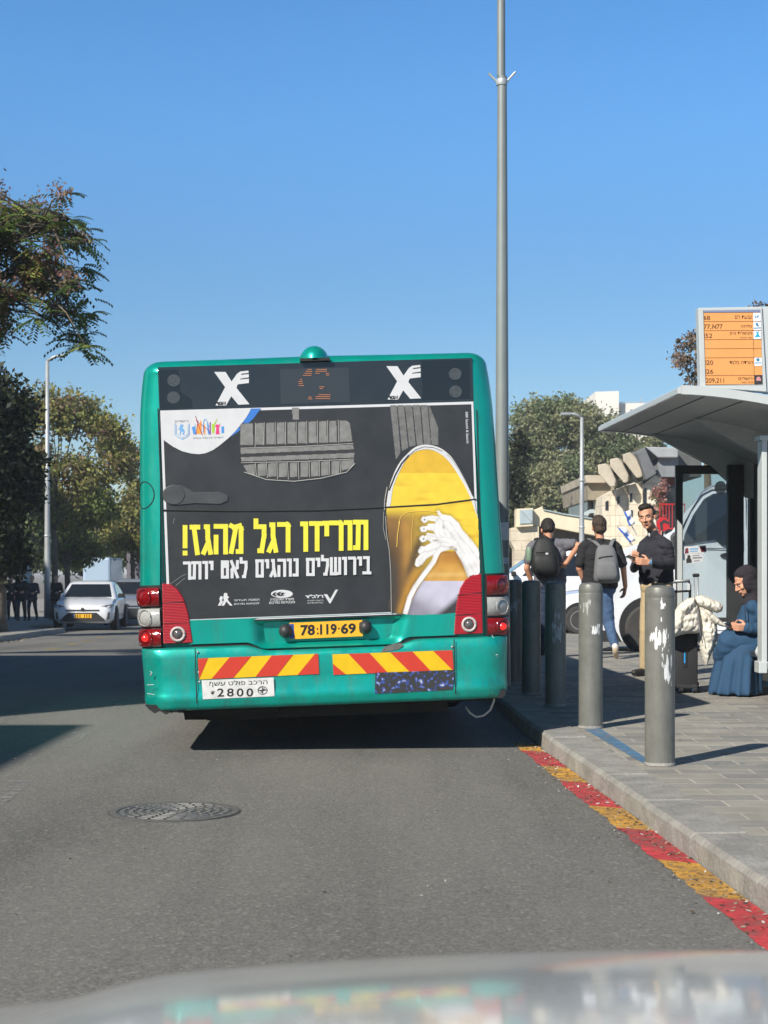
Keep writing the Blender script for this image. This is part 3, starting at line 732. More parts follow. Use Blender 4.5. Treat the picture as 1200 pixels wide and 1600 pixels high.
tree("ornamental_shrub", "shrub with pink flower heads beside the red railing", P(1028, 842, 50) - Vector((0, 0, 1.0)), .05, 1.1,
     [L(1030, 775, 50, .22, .3, .30), L(1026, 800, 50, .24, .3, .28), L(1036, 760, 50, .12, .2, .15)], 60, 24, .07, .05, [(.45, .24, .20), (.38, .18, .15), (.14, .16, .06), (.5, .32, .26)], limb_n=4, kind="shrub")
tree("dark_shrub", "dark green shrub at the foot of the stone ramp", ft(808, 58), .06, .8,
     [L(800, 850, 58, .5, .6, 1.0), L(812, 700, 60, .3, .5, .6), L(806, 760, 58, .3, .5, .8)], 90, 40, .16, .09, DK + [(.04, .05, .02)], limb_n=4, kind="shrub")
# ------------------------------------------------------------------ the bus
BS = 228.0; BY = F / BS
bus = thing("city_bus", "teal green city bus seen from behind with a black shoe advert across its rear window", "bus", (-0.375, BY, 0.0), (0, -0.035, 0.045))
def unroll(px, py): return px + .035 * (850 - py), py + .035 * (px - 505)
def B(px, py, off=0.0):
    x, y = unroll(px, py); return Vector(((x - 503) / BS, -off, (1178 - y) / BS))
HWP = [(1104, 279), (1085, 283), (1050, 284), (1005, 286.5), (905, 288), (800, 284), (700, 281), (640, 278.5), (600, 275), (575, 271), (560, 266)]
def hw(y):
    for (ya, a), (yb, b) in zip(HWP[:-1], HWP[1:]):
        if ya >= y >= yb: return a + (b - a) * (ya - y) / (ya - yb)
    return HWP[0][1] if y > 1104 else HWP[-1][1]
RX, RZ, RY = 34.0, 22.0, 0.14
def contour():
    pts = [(hw(y), y) for y in (1098, 1050, 1005, 950, 905, 850, 800, 750, 700, 640, 610, 590, 578)]
    x0, y0 = hw(578), 578
    for k in range(1, 9):
        a = math.pi / 2 * k / 8; pts.append((x0 - 30 * (1 - math.cos(a)), y0 - 24 * math.sin(a)))
    for x in (180, 100): pts.append((x, 554 - 1.5 * (1 - x / 240)))
    pts.append((0, 552))
    return pts + [(-x, y) for x, y in pts[-2::-1]]
CT = contour()
def cpt(i, ins):                                            # inset contour point (ins 0..1)
    x, y = CT[i]; x0, y0 = CT[max(i - 1, 0)]; x1, y1 = CT[min(i + 1, len(CT) - 1)]
    tx, ty = x1 - x0, y1 - y0; l = math.hypot(tx, ty); nx, ny = -ty / l, tx / l
    if nx * x < 0 and abs(nx) > .3: nx, ny = -nx, -ny
    if abs(nx) <= .3: ny = -abs(ny); nx = abs(nx) * (1 if x > 0 else -1)
    return x - nx * RX * ins, y - ny * RZ * ins
add_grime(M_TEAL, (.05, .075, .065), .50, .80, (2.5, 2.5, .5), .55)
mb = MB(); rings = []
rings.append([((cpt(i, 1)[0]) / BS, 0.05, (1178 - cpt(i, 1)[1]) / BS) for i in range(len(CT))])
for k in range(0, 10):
    a = math.pi / 2 * k / 9; ins = 1 - math.sin(a); yy = RY * (1 - math.cos(a))
    rings.append([(cpt(i, ins)[0] / BS, yy, (1178 - cpt(i, ins)[1]) / BS) for i in range(len(CT))])
for yy in (2.0, 6.0, 11.7): rings.append([(x / BS, yy, (1178 - y) / BS) for x, y in CT])
rings.append([(x * .93 / BS, 12.0, (1178 - y) / BS * .98) for x, y in CT])
mb.ring_loft(rings); mb.build("body", M_TEAL, bus, smooth=True, world=False, angle=50)
def corner(side, y, a, off=0.0):                            # point on the rounded rear corner, a 0 (rear) .. 1 (side)
    A = a * math.pi / 2; r = RX / BS
    return Vector((side * (hw(y) / BS - r * (1 - math.sin(A)) + off * math.sin(A)), RY * (1 - math.cos(A)) - off * math.cos(A), (1178 - y) / BS))
# rear window band and advert board
wz = [(248, 575.5), (738, 558), (751.6, 957.5), (264, 975)]
fr = [B(x, y, 0.004) for x, y in wz]; MB().prism(fr, [p + Vector((0, .054, 0)) for p in fr]).build("rear_window", M_BGLASS, bus, world=False)
M_DGREY = mat("advert_ink", (0.025, 0.027, 0.029), 0.42, coat=0.15, noise=0.30, nscale=3.5)
M_WVIN = mat("white_vinyl", (0.60, 0.61, 0.62), 0.5, noise=0.05, nscale=12)
M_YVIN = mat("yellow_vinyl", (0.74, 0.68, 0.05), 0.5, noise=0.05, nscale=12)
advert = decal("advert", [(252, 643), (740, 626.5), (751.5, 955), (264, 972.5)], B, 0.0075, M_WVIN, bus)
decal("printed_background", [(257.5, 690), (257, 646.8), (736.5, 630.8), (747.5, 951), (268, 968)], B, 0.010, M_DGREY, advert)
sw = [(252.5, 643), (393, 638.3)] + [(391, 643), (386, 652), (378, 663), (368, 675), (358, 685), (345, 696), (334, 704), (322, 709), (312, 710.5), (300, 709.5), (286, 706), (272, 699), (255, 687)]
M_SWB = mat("blue_vinyl", lin(50, 115, 195), 0.5)
decal("blue_curve", [(385, 639.5), (408, 638.8), (396, 655), (380, 670), (360, 684), (368, 673), (380, 652)], B, 0.0115, M_SWB, advert)
decal("white_curve", sw, B, 0.013, M_WVIN, advert)
# city crest and skyline mark
M_CREST = mat("crest_blue_ink", lin(110, 165, 215), 0.5); M_GREYINK = mat("grey_ink", lin(120, 125, 135), 0.5)
sh = [(275, 663), (275, 680), (279, 684), (286, 687.5), (293, 684), (297, 680), (297, 663)]
strokes("crest_shield", [(sh, .9), ([(277, 665), (277, 679), (286, 685), (295, 679), (295, 665)], .5)], B, 0.0145, M_CREST, advert)
decal("crest_lion", [[(283, 664.5), (287, 664), (288, 667), (286, 669), (289, 672), (290, 676), (288.5, 680.5), (286.5, 680), (287.5, 676), (284.5, 675), (284, 680.5), (282, 680), (283, 675), (282, 672), (280, 672.5), (280, 671), (283, 670), (280.5, 667.5), (283, 667.5)]], B, 0.0145, M_CREST, advert)
def c5(x, y): return 245 + x / 7.06, 630 + y / 7.06
sk = {"blue": lin(70, 140, 210), "orange": lin(240, 150, 60), "purple": lin(140, 60, 150), "green": lin(160, 200, 50), "pink": lin(220, 60, 120)}
skp = {"blue": [[(395, 270), (425, 265), (432, 230), (438, 350), (412, 350)], [(718, 265), (748, 262), (746, 335), (720, 337)], [(560, 215), (575, 250), (592, 350), (575, 352), (566, 300)]],
       "orange": [[(455, 225), (480, 240), (490, 195), (500, 200), (500, 345), (450, 345)], [(530, 245), (541, 245), (541, 355), (528, 355)]],
       "purple": [[(590, 215), (602, 215), (602, 350), (590, 352)], [(518, 240), (526, 240), (530, 320), (520, 320)]],
       "green": [[(612, 240), (635, 235), (668, 178), (672, 185), (645, 250), (640, 335), (616, 337)]],
       "pink": [[(660, 245), (668, 240), (680, 240), (690, 250), (706, 230), (700, 260), (690, 275), (698, 348), (655, 350), (663, 275), (648, 262)]]}
for k, ps in skp.items(): 
    m_ = mat(k + "_ink", sk[k], .5)
    for p in ps: decal("skyline_shape", [c5(x, y) for x, y in p], B, 0.0145, m_, advert)
strokes("skyline_stroke", [([c5(435, 152), c5(460, 230), c5(510, 355)], .9), ([c5(440, 352), c5(462, 200)], .7), ([c5(440, 200), c5(600, 320)], .7)], B, 0.016, mat("maroon_ink", lin(150, 35, 80), .5), advert)
strokes("skyline_arch", [([c5(520, 330), c5(520, 230), c5(530, 190), c5(545, 180), c5(560, 205), c5(580, 260)], .8)], B, 0.0165, M_CREST, advert)
lettering("crest_lettering", [("ירושלים", 275, 657.5, 296, 661.2, -.03, True, .0), ("ירושלים. אין כמוה בעולם", 303.5, 684, 350, 687.6, -.033, True, .0)], B, 0.0145, M_GREYINK, advert)
# brake pedal print
def c8(x, y): return 360 + x / 3.529, 625 + y / 3.529
def gray(b, s=0.0):
    def f(x, y):
        k = b * (1 + .25 * mnoise.noise(Vector((x * .12, y * .12, b * 9))) + s * mnoise.noise(Vector((x * .5, y * .5, 1)))); return (k, k * .99, k * .94)
    return f
M_PRINT = vcol_mat("printed_ink", 0.45, 0.1, 0.03)
ped = [c8(*p) for p in [(55, 130), (200, 122), (420, 112), (600, 108), (640, 110), (662, 125), (676, 190), (685, 250), (686, 330), (680, 370), (655, 388), (600, 408), (500, 428), (350, 446), (200, 436), (105, 415), (75, 385), (58, 330), (50, 250)]]
tinted_print("pedal_base", ped, gray(.030), B, 0.0115, M_PRINT, advert, 1.0)
cells = []
tops = [(55, 128), (140, 188), (197, 245), (255, 303), (313, 361), (371, 419), (429, 476), (486, 533), (542, 588), (600, 670)]
for i, (a, b) in enumerate(tops):
    ya = 130 - 20 * (a - 55) / 600; yb = 252 - 20 * (a - 55) / 600
    cells.append([(a + 2, ya + 4), (b - 4, ya + 2), (b + (2 if i == 9 else 0), yb - (18 if i == 9 else 3)), (a + 2, yb)] if i < 9 else [(602, 114), (640, 114), (658, 128), (672, 228), (602, 232)])
cells += [[(58, 270), (676, 246), (680, 272), (60, 299)], [(60, 318), (683, 292), (682, 318), (64, 341)]]
bots = [(70, 138), (150, 198), (207, 255), (265, 315), (327, 370), (385, 430), (442, 487), (498, 543), (555, 600), (610, 680)]
for i, (a, b) in enumerate(bots):
    ya = 356 - 22 * (a - 70) / 600; dip = 428 - 30 * abs((a + b) / 2 - 330) ** 2 / 110000
    cells.append([(a + 2, ya), (b - 2, ya - 2), (b - 2, dip - 4), (a + 2, dip)] if 0 < i < 9 else ([(72, 362), (138, 354), (138, 418), (98, 404)] if i == 0 else [(610, 334), (680, 330), (680, 362), (650, 380), (612, 390)]))
for cl in cells:
    tinted_print("pedal_rib", [c8(*p) for p in cl], gray(.20, .14), B, 0.013, M_PRINT, advert, .8)
tinted_print("pedal_stem", [c8(340, 46), c8(378, 44), c8(378, 108), c8(344, 112)], gray(.2, .2), B, 0.013, M_PRINT, advert, 1.1)
ed = [(140, 130, 138, 258), (188, 128, 186, 250), (248, 126, 248, 248), (305, 124, 305, 247), (363, 122, 363, 246), (421, 118, 422, 243), (479, 116, 480, 240), (536, 114, 537, 238), (594, 112, 597, 236), (140, 352, 145, 425), (200, 350, 205, 430), (258, 348, 260, 436), (316, 346, 320, 438), (374, 343, 378, 436), (434, 340, 436, 426), (490, 338, 492, 420), (546, 334, 548, 410), (603, 332, 608, 402)]
strokes("pedal_highlight", [([c8(a, b), c8(c, d)], .8) for a, b, c, d in ed] + [([c8(62, 268), c8(400, 256), c8(676, 240)], .8), ([c8(62, 348), c8(400, 340), c8(680, 326)], .8), ([c8(80, 400), c8(200, 440), c8(350, 449), c8(500, 432), c8(640, 398), c8(686, 350)], 1.0)], B, 0.0145, mat("pale_grey_ink", (.42, .42, .39), .5), advert)
# accelerator pedal print
ribs = [((880, 28), (917, 28), (938, 290), (912, 330)), ((921, 28), (957, 27), (980, 262), (946, 282)), ((962, 27), (1001, 27), (1022, 250), (986, 258)), ((1005, 27), (1045, 26), (1062, 246), (1028, 248)), ((1050, 26), (1087, 26), (1106, 243), (1068, 245)), ((1092, 26), (1106, 50), (1146, 150), (1146, 248), (1110, 244))]
for r in ribs: tinted_print("tread_rib", [c8(*p) for p in r], gray(.15, .25), B, 0.0115, M_PRINT, advert, .7)
# the yellow shoe print
def c1(x, y): return 590 + x / 5.518, 680 + y / 5.518
base = [(75, 640), (80, 560), (100, 450), (140, 330), (190, 235), (250, 165), (320, 105), (400, 80), (480, 88), (560, 120), (640, 190), (710, 300), (770, 410), (830, 540), (850, 640), (868, 720), (876, 1000), (880, 1190), (800, 1210), (720, 1330), (690, 1400), (680, 1530), (125, 1530), (120, 1350), (115, 1150), (100, 950), (85, 800)]
def sm(a, b, x): t = min(1, max(0, (x - a) / (b - a))); return t * t * (3 - 2 * t)
def mix3(a, b, t): return tuple(a[i] + (b[i] - a[i]) * t for i in range(3))
LACES = [([(640, 790), (720, 900), (800, 1020), (870, 1180)], 52), ([(640, 880), (700, 960), (770, 1090), (815, 1200)], 40),
         ([(346, 1110), (352, 1080), (385, 1040), (450, 1005), (540, 975), (620, 950)], 24), ([(372, 1100), (410, 1050), (480, 1008), (570, 980), (640, 960)], 19),
         ([(384, 976), (370, 1000), (400, 985), (470, 946), (560, 912)], 22), ([(430, 985), (500, 958), (600, 930)], 24),
         ([(390, 876), (374, 890), (386, 908), (408, 902), (420, 876), (460, 868), (520, 884)], 15), ([(440, 892), (530, 905)], 15), ([(430, 850), (500, 862), (560, 905)], 10),
         ([(396, 796), (378, 802), (386, 820), (410, 818), (420, 796), (450, 788), (520, 796)], 15), ([(440, 806), (520, 814)], 13), ([(440, 770), (500, 772)], 9),
         ([(398, 712), (388, 726), (402, 742), (420, 732), (424, 712), (470, 704), (545, 716)], 15), ([(440, 722), (520, 736)], 12),
         ([(522, 660), (545, 690), (562, 712)], 14), ([(505, 1036), (482, 1090), (400, 1200), (322, 1310), (276, 1400), (240, 1530)], 21), ([(560, 960), (520, 1005), (500, 1040)], 22),
         ([(560, 730), (600, 800), (620, 900)], 44), ([(535, 750), (548, 860), (590, 910)], 34), ([(470, 900), (540, 885)], 26), ([(470, 800), (520, 830)], 18), ([(550, 712), (512, 760), (504, 830), (530, 895), (600, 935)], 19), ([(560, 708), (620, 718), (680, 770), (720, 850)], 26), ([(590, 760), (650, 830), (700, 930)], 30),
         ([(700, 830), (780, 915), (850, 1010), (884, 1120)], 34), ([(720, 900), (790, 1000), (850, 1110), (880, 1200)], 34), ([(680, 800), (740, 880), (810, 955), (862, 1030)], 24), ([(660, 850), (720, 940), (780, 1040), (840, 1160)], 27), ([(640, 900), (700, 990), (760, 1090), (806, 1190)], 25), ([(530, 900), (600, 905), (670, 935)], 24), ([(560, 940), (620, 950), (680, 975), (720, 1040)], 20)]
def shoe(px, py):
    x, y = (px - 590) * 5.518, (py - 680) * 5.518
    n = mnoise.noise(Vector((x * .012, y * .012, 0))); n2 = mnoise.noise(Vector((x * .004, y * .02, 5)))
    c = lin(233, 188, 52) if y < 325 else lin(247, 214, 62)
    c = mix3(c, lin(214, 160, 40), sm(.1, .6, n2) * .5 * sm(330, 480, y))
    t = sm(600, 740, y) * (1 - sm(170, 640, x - (y - 800) * .1)); c = mix3(c, lin(146, 108, 56), t)
    c = mix3(c, lin(78, 62, 42), sm(720, 1050, y) * (1 - sm(80, 340, x)) * .95)
    c = mix3(c, lin(196, 146, 66), .75 * math.exp(-((x - 250 - (y - 900) * .05) / 45) ** 2) * sm(680, 800, y))
    c = mix3(c, lin(70, 60, 48), .8 * math.exp(-((x - 330 + (y - 1000) * .35) / 40) ** 2) * sm(820, 960, y) * (1 - sm(1150, 1350, y)))
    c = mix3(c, lin(205, 150, 50), .7 * math.exp(-((x - 330 + (y - 1200) * .45) / 40) ** 2) * sm(1100, 1200, y))
    c = mix3(c, lin(64, 62, 58), (1 - sm(70, 150, x - 60)) * sm(1000, 1200, y) * .8)
    if y > 1000 and x > np.interp(y, [1000, 1060, 1110, 1250], [560, 505, 500, 400]):        # tongue, sock, trouser
        if y < 1258: c = mix3(lin(188, 132, 52), lin(228, 176, 84), sm(1040, 1200, y) * .7 + .3 * n); c = mix3(c, lin(240, 200, 120), math.exp(-((y - 1200) / 22) ** 2) * .6)
    xb_ = np.interp(y, [1110, 1250, 1330, 1420, 1532], [500, 400, 350, 300, 262])
    if y > 1255 and x > xb_ - 4:
        c = mix3(lin(206, 204, 222), lin(150, 146, 160), sm(1330, 1560, y + (420 - x) * .6)); c = mix3(c, lin(60, 60, 64), sm(0, 90, (x - 540) * .85 + (y - 1480)))
    sh_ = 0; lay = []
    for pts, rad in LACES:
        bv = None
        for (ax, ay), (bx, by) in zip(pts[:-1], pts[1:]):
            if min(ax, bx) - rad - 40 > x or max(ax, bx) + rad + 40 < x or min(ay, by) - rad - 40 > y or max(ay, by) + rad + 40 < y: continue
            dx, dy = bx - ax, by - ay; tt = max(0, min(1, ((x - ax) * dx + (y - ay) * dy) / (dx * dx + dy * dy))); dd = rad - math.hypot(x - ax - tt * dx, y - ay - tt * dy)
            if dd > -34: sh_ = max(sh_, 1 + dd / 34)
            if bv is None or dd > bv[0]: bv = (dd, ((x - ax) * -dy + (y - ay) * dx) / (math.hypot(dx, dy) * rad))
        if bv and bv[0] > -6: lay.append((bv[0] / rad, bv[1]))
    c = mix3(c, tuple(q * .45 for q in c), .6 * max(0, min(1, sh_)))
    for v, sd_ in lay:                                       # each strand laid over the one before
        lite = (.70 + .20 * sm(-.05, .5, v)) * (1 - .09 * sd_) + .07 * n + .06 * mnoise.noise(Vector((x * .06, y * .06, 7)))
        c = mix3(c, (lite, lite * .985, lite * .965), sm(-.14, .12, v))
    for hx, hy, hr in ((405, 727, 10), (400, 808, 9), (396, 893, 10)):
        c = mix3(c, lin(96, 104, 128), 1 - sm(hr * .5, hr, math.hypot(x - hx, y - hy)))
    for hx, hy, rx_, ry_, am in ((566, 792, 14, 22, .45), (640, 965, 30, 16, .6), (672, 985, 20, 22, .7), (500, 905, 34, 10, .6)):
        c = mix3(c, lin(150, 132, 110), am * (1 - sm(.5, 1.1, math.hypot((x - hx) / rx_, (y - hy) / ry_))))
    return tuple(max(.004, v * (1 + .10 * n)) for v in [q * .80 for q in c])
tinted_print("shoe", spline([c1(*p) for p in base], 3), shoe, B, 0.0125, M_PRINT, advert, 0.8)
outer = [(75, 640), (80, 560), (100, 450), (140, 330), (190, 235), (250, 165), (320, 105), (400, 80), (480, 88), (560, 120), (640, 190), (710, 300), (770, 410), (830, 540), (850, 640)]
inner = [(78, 620), (110, 600), (130, 460), (180, 330), (240, 220), (310, 150), (390, 122), (470, 125), (550, 165), (620, 230), (690, 330), (760, 450), (810, 560), (838, 640), (866, 720)]
decal("shoe_rim", spline([c1(*p) for p in outer + [(868, 720)]], 4, False) + spline([c1(*p) for p in inner[::-1]], 4, False)[1:], B, 0.0145, M_WVIN, advert)
M_DKINK = mat("dark_ink", (.02, .02, .02), .5); M_BRNINK = mat("brown_ink", lin(120, 84, 30), .5)
strokes("rim_line", [([c1(100, 470), c1(150, 345), c1(205, 245), c1(265, 175)], 2.2), ([c1(265, 175), c1(330, 122), c1(400, 98), c1(480, 104), c1(556, 134)], .6), ([c1(600, 165), c1(650, 215), c1(720, 325), c1(780, 435), c1(820, 520)], .5)], B, 0.016, M_DKINK, advert)
strokes("sole_line", [([c1(58, 640), c1(60, 560), c1(80, 450)], 1.6), ([c1(52, 660), c1(48, 800), c1(70, 900)], .8), ([c1(68, 700), c1(76, 850), c1(100, 1000), c1(112, 1180), c1(116, 1400), c1(118, 1530)], 1.2)], B, 0.016, mat("sole_grey_ink", lin(150, 148, 142), .5), advert)
strokes("stitching", [([c1(180, 760), c1(200, 700), c1(250, 665), c1(320, 655), c1(420, 652), c1(520, 660)], .8), ([c1(540, 650), c1(640, 680), c1(720, 760), c1(770, 830), c1(798, 915)], .5), ([c1(310, 680), c1(295, 800), c1(288, 1000)], .5), ([c1(165, 960), c1(170, 860), c1(190, 740)], 1.0)], B, 0.0155, mat("ochre_ink", lin(236, 196, 90), .5), advert)
M_LACE = mat("lace_white_ink", (.60, .60, .60), .5, noise=.16, nscale=22)
# headline lettering drawn with heavy square strokes
def glyph(ch, x0, x1, yt, yb, th):
    h = th / 2; l, r, t, b = x0 + h, x1 - h, yt + h, yb - h; H = b - t; m = (l + r) / 2
    g = {'ת': [[(l - h * .2, t), (r, t), (r, b)], [(l + th * .55, t), (l + th * .45, b), (l - h * .2, b)]], 'ו': [[(l - h * .1, t), (r, t), (r, b)]], 'ר': [[(l, t), (r - th * .25, t), (r, t + th * .3), (r, b)]],
         'י': [[(l, t), (r, t), (r, t + H * .42)]], 'ד': [[(l, t), (r + h * .4, t)], [(r - th * .45, t), (r - th * .45, b)]], 'ג': [[(l + th * .5, t), (m + th * .1, t), (r - th * .55, t + H * .45), (r, b)], [(m + th * .2, t + H * .62), (l, b)]],
         'ל': [[(l, t - H * .17), (l, t + H * .06), (r, t + H * .06), (r, t + H * .42), (r - th * .5, b), (l + th * .8, b)]], 'מ': [[(l, t), (l + th * .55, t + th * .3), (r - th * .3, t), (r, t + th * .6), (r, b), (m + th * .4, b)], [(l + th * .9, t + th * .6), (l, b)]],
         'ה': [[(l, t), (r, t), (r, b)], [(l, t + H * .42), (l, b)]], 'ז': [[(l, t), (r, t)], [(m - th * .2, t), (m + th * .5, b)]], '!': [[(m, t), (m, t + H * .72)], [(m, b), (m, b + .1)]],
         'ב': [[(l + th * .2, t), (r - th * .4, t), (r - th * .4, b)], [(l, b), (r + h * .3, b)]], 'ש': [[(l, t), (l, b), (m, b), (r, b - th * .2), (r, t)], [(m, t), (m, b)]], 'ם': [[(l, t), (r, t), (r, b), (l + th * .1, b), (l + th * .1, t)]],
         'נ': [[(l + th * .3, t), (r, t), (r, b), (l, b)]], 'א': [[(l, t), (r, b)], [(r, t), (r - th * .1, t + H * .4), (m + th * .2, t + H * .5)], [(l + th * .2, b), (l + th * .2, t + H * .55), (m - th * .5, t + H * .42)]], 'ט': [[(l, t), (l, b), (r, b), (r, t), (m + th * .1, t), (m + th * .1, t + H * .3)]]}
    return [(p, th) for p in g[ch]]
def headline(spec, k0, thick, top, bot, slope, name, m):
    ls = []
    for ch, a, b in spec:
        xa, xb = 270 + a / 3.75, 270 + b / 3.75; dy = slope * ((xa + xb) / 2 - 430)
        ls += glyph(ch, xa, xb, top + dy, bot + dy, thick)
    strokes(name, ls, B, 0.0118, m, advert)
headline([('!', 62, 92), ('ז', 103, 165), ('ג', 172, 238), ('ה', 243, 326), ('מ', 332, 416), ('ל', 475, 550), ('ג', 553, 618), ('ר', 612, 690), ('ו', 748, 793), ('ד', 798, 872), ('י', 876, 916), ('ר', 916, 1000), ('ו', 1003, 1052), ('ת', 1058, 1145)], 0, 7.4, 816.3, 863.5, -.031, "headline_lettering", M_YVIN)
headline([('ר', 65, 112), ('ת', 114, 172), ('ו', 178, 210), ('י', 214, 242), ('ט', 285, 332), ('א', 338, 390), ('ל', 394, 440), ('ם', 485, 535), ('י', 540, 566), ('ג', 568, 610), ('ה', 614, 665), ('ו', 670, 698), ('נ', 702, 738), ('ם', 780, 832), ('י', 836, 864), ('ל', 868, 915), ('ש', 920, 986), ('ו', 992, 1020), ('ר', 1026, 1074), ('י', 1080, 1108), ('ב', 1110, 1160)], 0, 4.6, 873.2, 901.5, -.03, "second_line_lettering", M_WVIN)
# small logos under the lettering
def c6(x, y): return 330 + x / 5.714, 900 + y / 5.714
decal("walkers_logo", [[c6(*p) for p in q] for q in [[(120, 150), (146, 150), (150, 175), (165, 190), (150, 198), (155, 215), (195, 262), (172, 262), (140, 225), (120, 262), (95, 262), (118, 215), (112, 190)], [(88, 178), (106, 180), (108, 200), (98, 215), (110, 225), (88, 262), (64, 262), (84, 225), (78, 200)]]], B, 0.0118, M_WVIN, advert)
decal("ministry_logo", [ell(*c6(632, 158), 17, 6.3, 30)], B, 0.0118, M_WVIN, advert)
decal("ministry_swirl", [[c6(*p) for p in q] for q in [[(545, 165), (560, 148), (585, 140), (572, 160), (590, 182), (565, 178)], [(580, 160), (600, 145), (630, 138), (612, 158), (640, 180), (600, 176)], [(620, 155), (640, 145), (665, 152), (640, 160), (660, 175), (630, 172)]]], B, 0.0132, M_DGREY, advert)
decal("tick_logo", [c6(*p) for p in [(1005, 160), (1035, 162), (1062, 205), (1108, 122), (1132, 120), (1066, 242), (1055, 242)]], B, 0.0118, M_WVIN, advert)
lettering("logo_lettering", [("המטה העירוני", *c6(208, 207), *c6(432, 224), -.03, True, .01), ("לבטיחות בדרכים", *c6(208, 238), *c6(432, 256), -.03, True, .01), ("משרד התחבורה", *c6(530, 200), *c6(738, 220), -.03, True, .015), ("והבטיחות בדרכים", *c6(520, 228), *c6(748, 248), -.03, True, .015),
          ('רלב"ד', *c6(842, 166), *c6(1000, 197), -.03, True, .035), ("הרשות הלאומית", *c6(860, 212), *c6(1000, 224), -.03, True, .0), ("לבטיחות בדרכים", *c6(860, 232), *c6(1000, 246), -.03, True, .0)], B, 0.0118, M_WVIN, advert)
def Bv(px, py, off): return B(727 + (py - 642) * 1.0, 642 + (px - 0), off)
def Bcred(u, v, off): return B(727.5 - (v) + u * .035, 643 + u, off)
lettering("credit_lettering", [("BBR Saatchi & Saatchi", 0, -4, 49, 0, 0, False, .01)], lambda x, y, off: Bcred(x, y, off), 0.0118, M_WVIN, advert)
M_LED = mat("dim_amber_lamps", lin(205, 130, 80), .5)
# window band: logos, lamps, display
def xlogo(dx, dy, m, nm):
    q = [(335.5, 582.3), (353, 582.3), (362.5, 597), (371, 585), (376, 581.5), (388.5, 580), (389, 583.5), (377.5, 585), (377.5, 586.8), (389.3, 585.3), (389.3, 590.5), (376, 592.6), (376, 594), (389.5, 592.6), (389.3, 599.3), (372, 601.5), (370, 607), (390.3, 632.3), (373, 633.2), (362, 620), (354, 634.5), (337.5, 634.5), (352.5, 606)]
    decal(nm, [(x + dx, y + dy) for x, y in q], B, 0.0072, m, bus)
    lettering("operator_lettering", [("אגד", 339 + dx, 629 + dy, 354 + dx, 634.2 + dy, -.03, True, .04)], B, 0.0088, M_BLACK, bus)
xlogo(0, 0, M_WVIN, "operator_logo"); xlogo(268, -10.5, M_WVIN, "operator_logo")
disp = decal("destination_display", [(437.5, 577.5), (545, 574), (547, 628), (439, 632)], B, 0.0066, mat("display_glass", (.035, .042, .05), .25), bus)
dots = []
def led(rows):
    for y, a, b in rows:
        x = a
        while x <= b:
            cx, cy = 420 + x / 6.667, 560 + y / 6.667; dots.append([(cx - .55, cy - .55), (cx + .55, cy - .55), (cx + .55, cy + .55), (cx - .55, cy + .55)]); x += 11
led([(117, 408, 445), (138, 390, 445), (159, 378, 445), (180, 362, 445), (117, 502, 610), (136, 488, 600), (158, 490, 530), (158, 600, 622), (176, 600, 622), (222, 330, 350), (242, 316, 350), (264, 316, 350), (286, 318, 365), (298, 530, 575), (316, 535, 565), (405, 418, 450), (424, 415, 450), (380, 525, 640), (400, 492, 640), (420, 492, 640)])
decal("lamp_dots", dots, B, 0.0085, M_LED, disp)
M_LAMPG = mat("dim_lamp_glass", (.055, .065, .07), .3, noise=.4, nscale=80)
for x, y in ((273, 596), (272.5, 622.5), (711.5, 583.5), (712, 611)):
    MB().prism([B(a, b, .010) for a, b in ell(x, y, 10, 9.5, 20)], [B(a, b, .002) for a, b in ell(x, y, 10, 9.5, 20)]).build("window_lamp", M_LAMPG, bus, world=False)
for q_ in ([(251, 580), (280, 579), (282, 612), (300, 625), (302, 638), (251, 641)], [(660, 563), (734, 561), (735, 622), (660, 625)]): decal("lamp_surround", q_, B, 0.0056, mat('blackout_glass', (.008, .010, .012), .12, coat=.3), bus)
MB().tube([B(255, 797.5, .012), B(375, 798.7, .012), B(500, 797.4, .012), B(603, 792.5, .012), B(681, 788, .012), B(744, 779.5, .012)], .006, 6).build("flap_seam", M_BLACK, bus, world=False)
mb = MB()
mb.prism([B(a, b, .022) for a, b in ell(273, 774, 17, 15, 24)], [B(a, b, .006) for a, b in ell(273, 774, 18, 16, 24)])
mb.prism([B(*p, .018) for p in [(270, 758), (286, 759), (305, 770), (345, 769), (357, 775), (357, 783), (345, 788), (305, 787), (275, 790)]], [B(*p, .006) for p in [(270, 758), (286, 759), (305, 770), (345, 769), (357, 775), (357, 783), (345, 788), (305, 787), (275, 790)]])
mb.build("rear_wiper", mat("wiper_grey", (.055, .058, .062), .45, noise=.2, nscale=10), bus, world=False, bevel=.006)
# camera housing on the roof edge
mb = MB()
for k in range(9):
    pass
rings = []
for k in range(7):
    a = k / 6 * math.pi / 2; sc = math.cos(a); rings.append([B(491 + 23 * sc * math.cos(t) * (1 if abs(math.cos(t)) > 0 else 1), 561 - 23 * math.sin(a), .0) + Vector((0, .10 + .16 * sc * math.sin(t), 0)) for t in np.linspace(0, 2 * math.pi, 20, endpoint=False)])
mb.ring_loft(rings); cam_h = mb.build("roof_camera", M_TEAL, bus, smooth=True, world=False, angle=50)
MB().box(B(492, 563, 0) + Vector((0, .08, 0)), (.205, .25, .02)).build("underside", M_BLACK, cam_h, world=False)
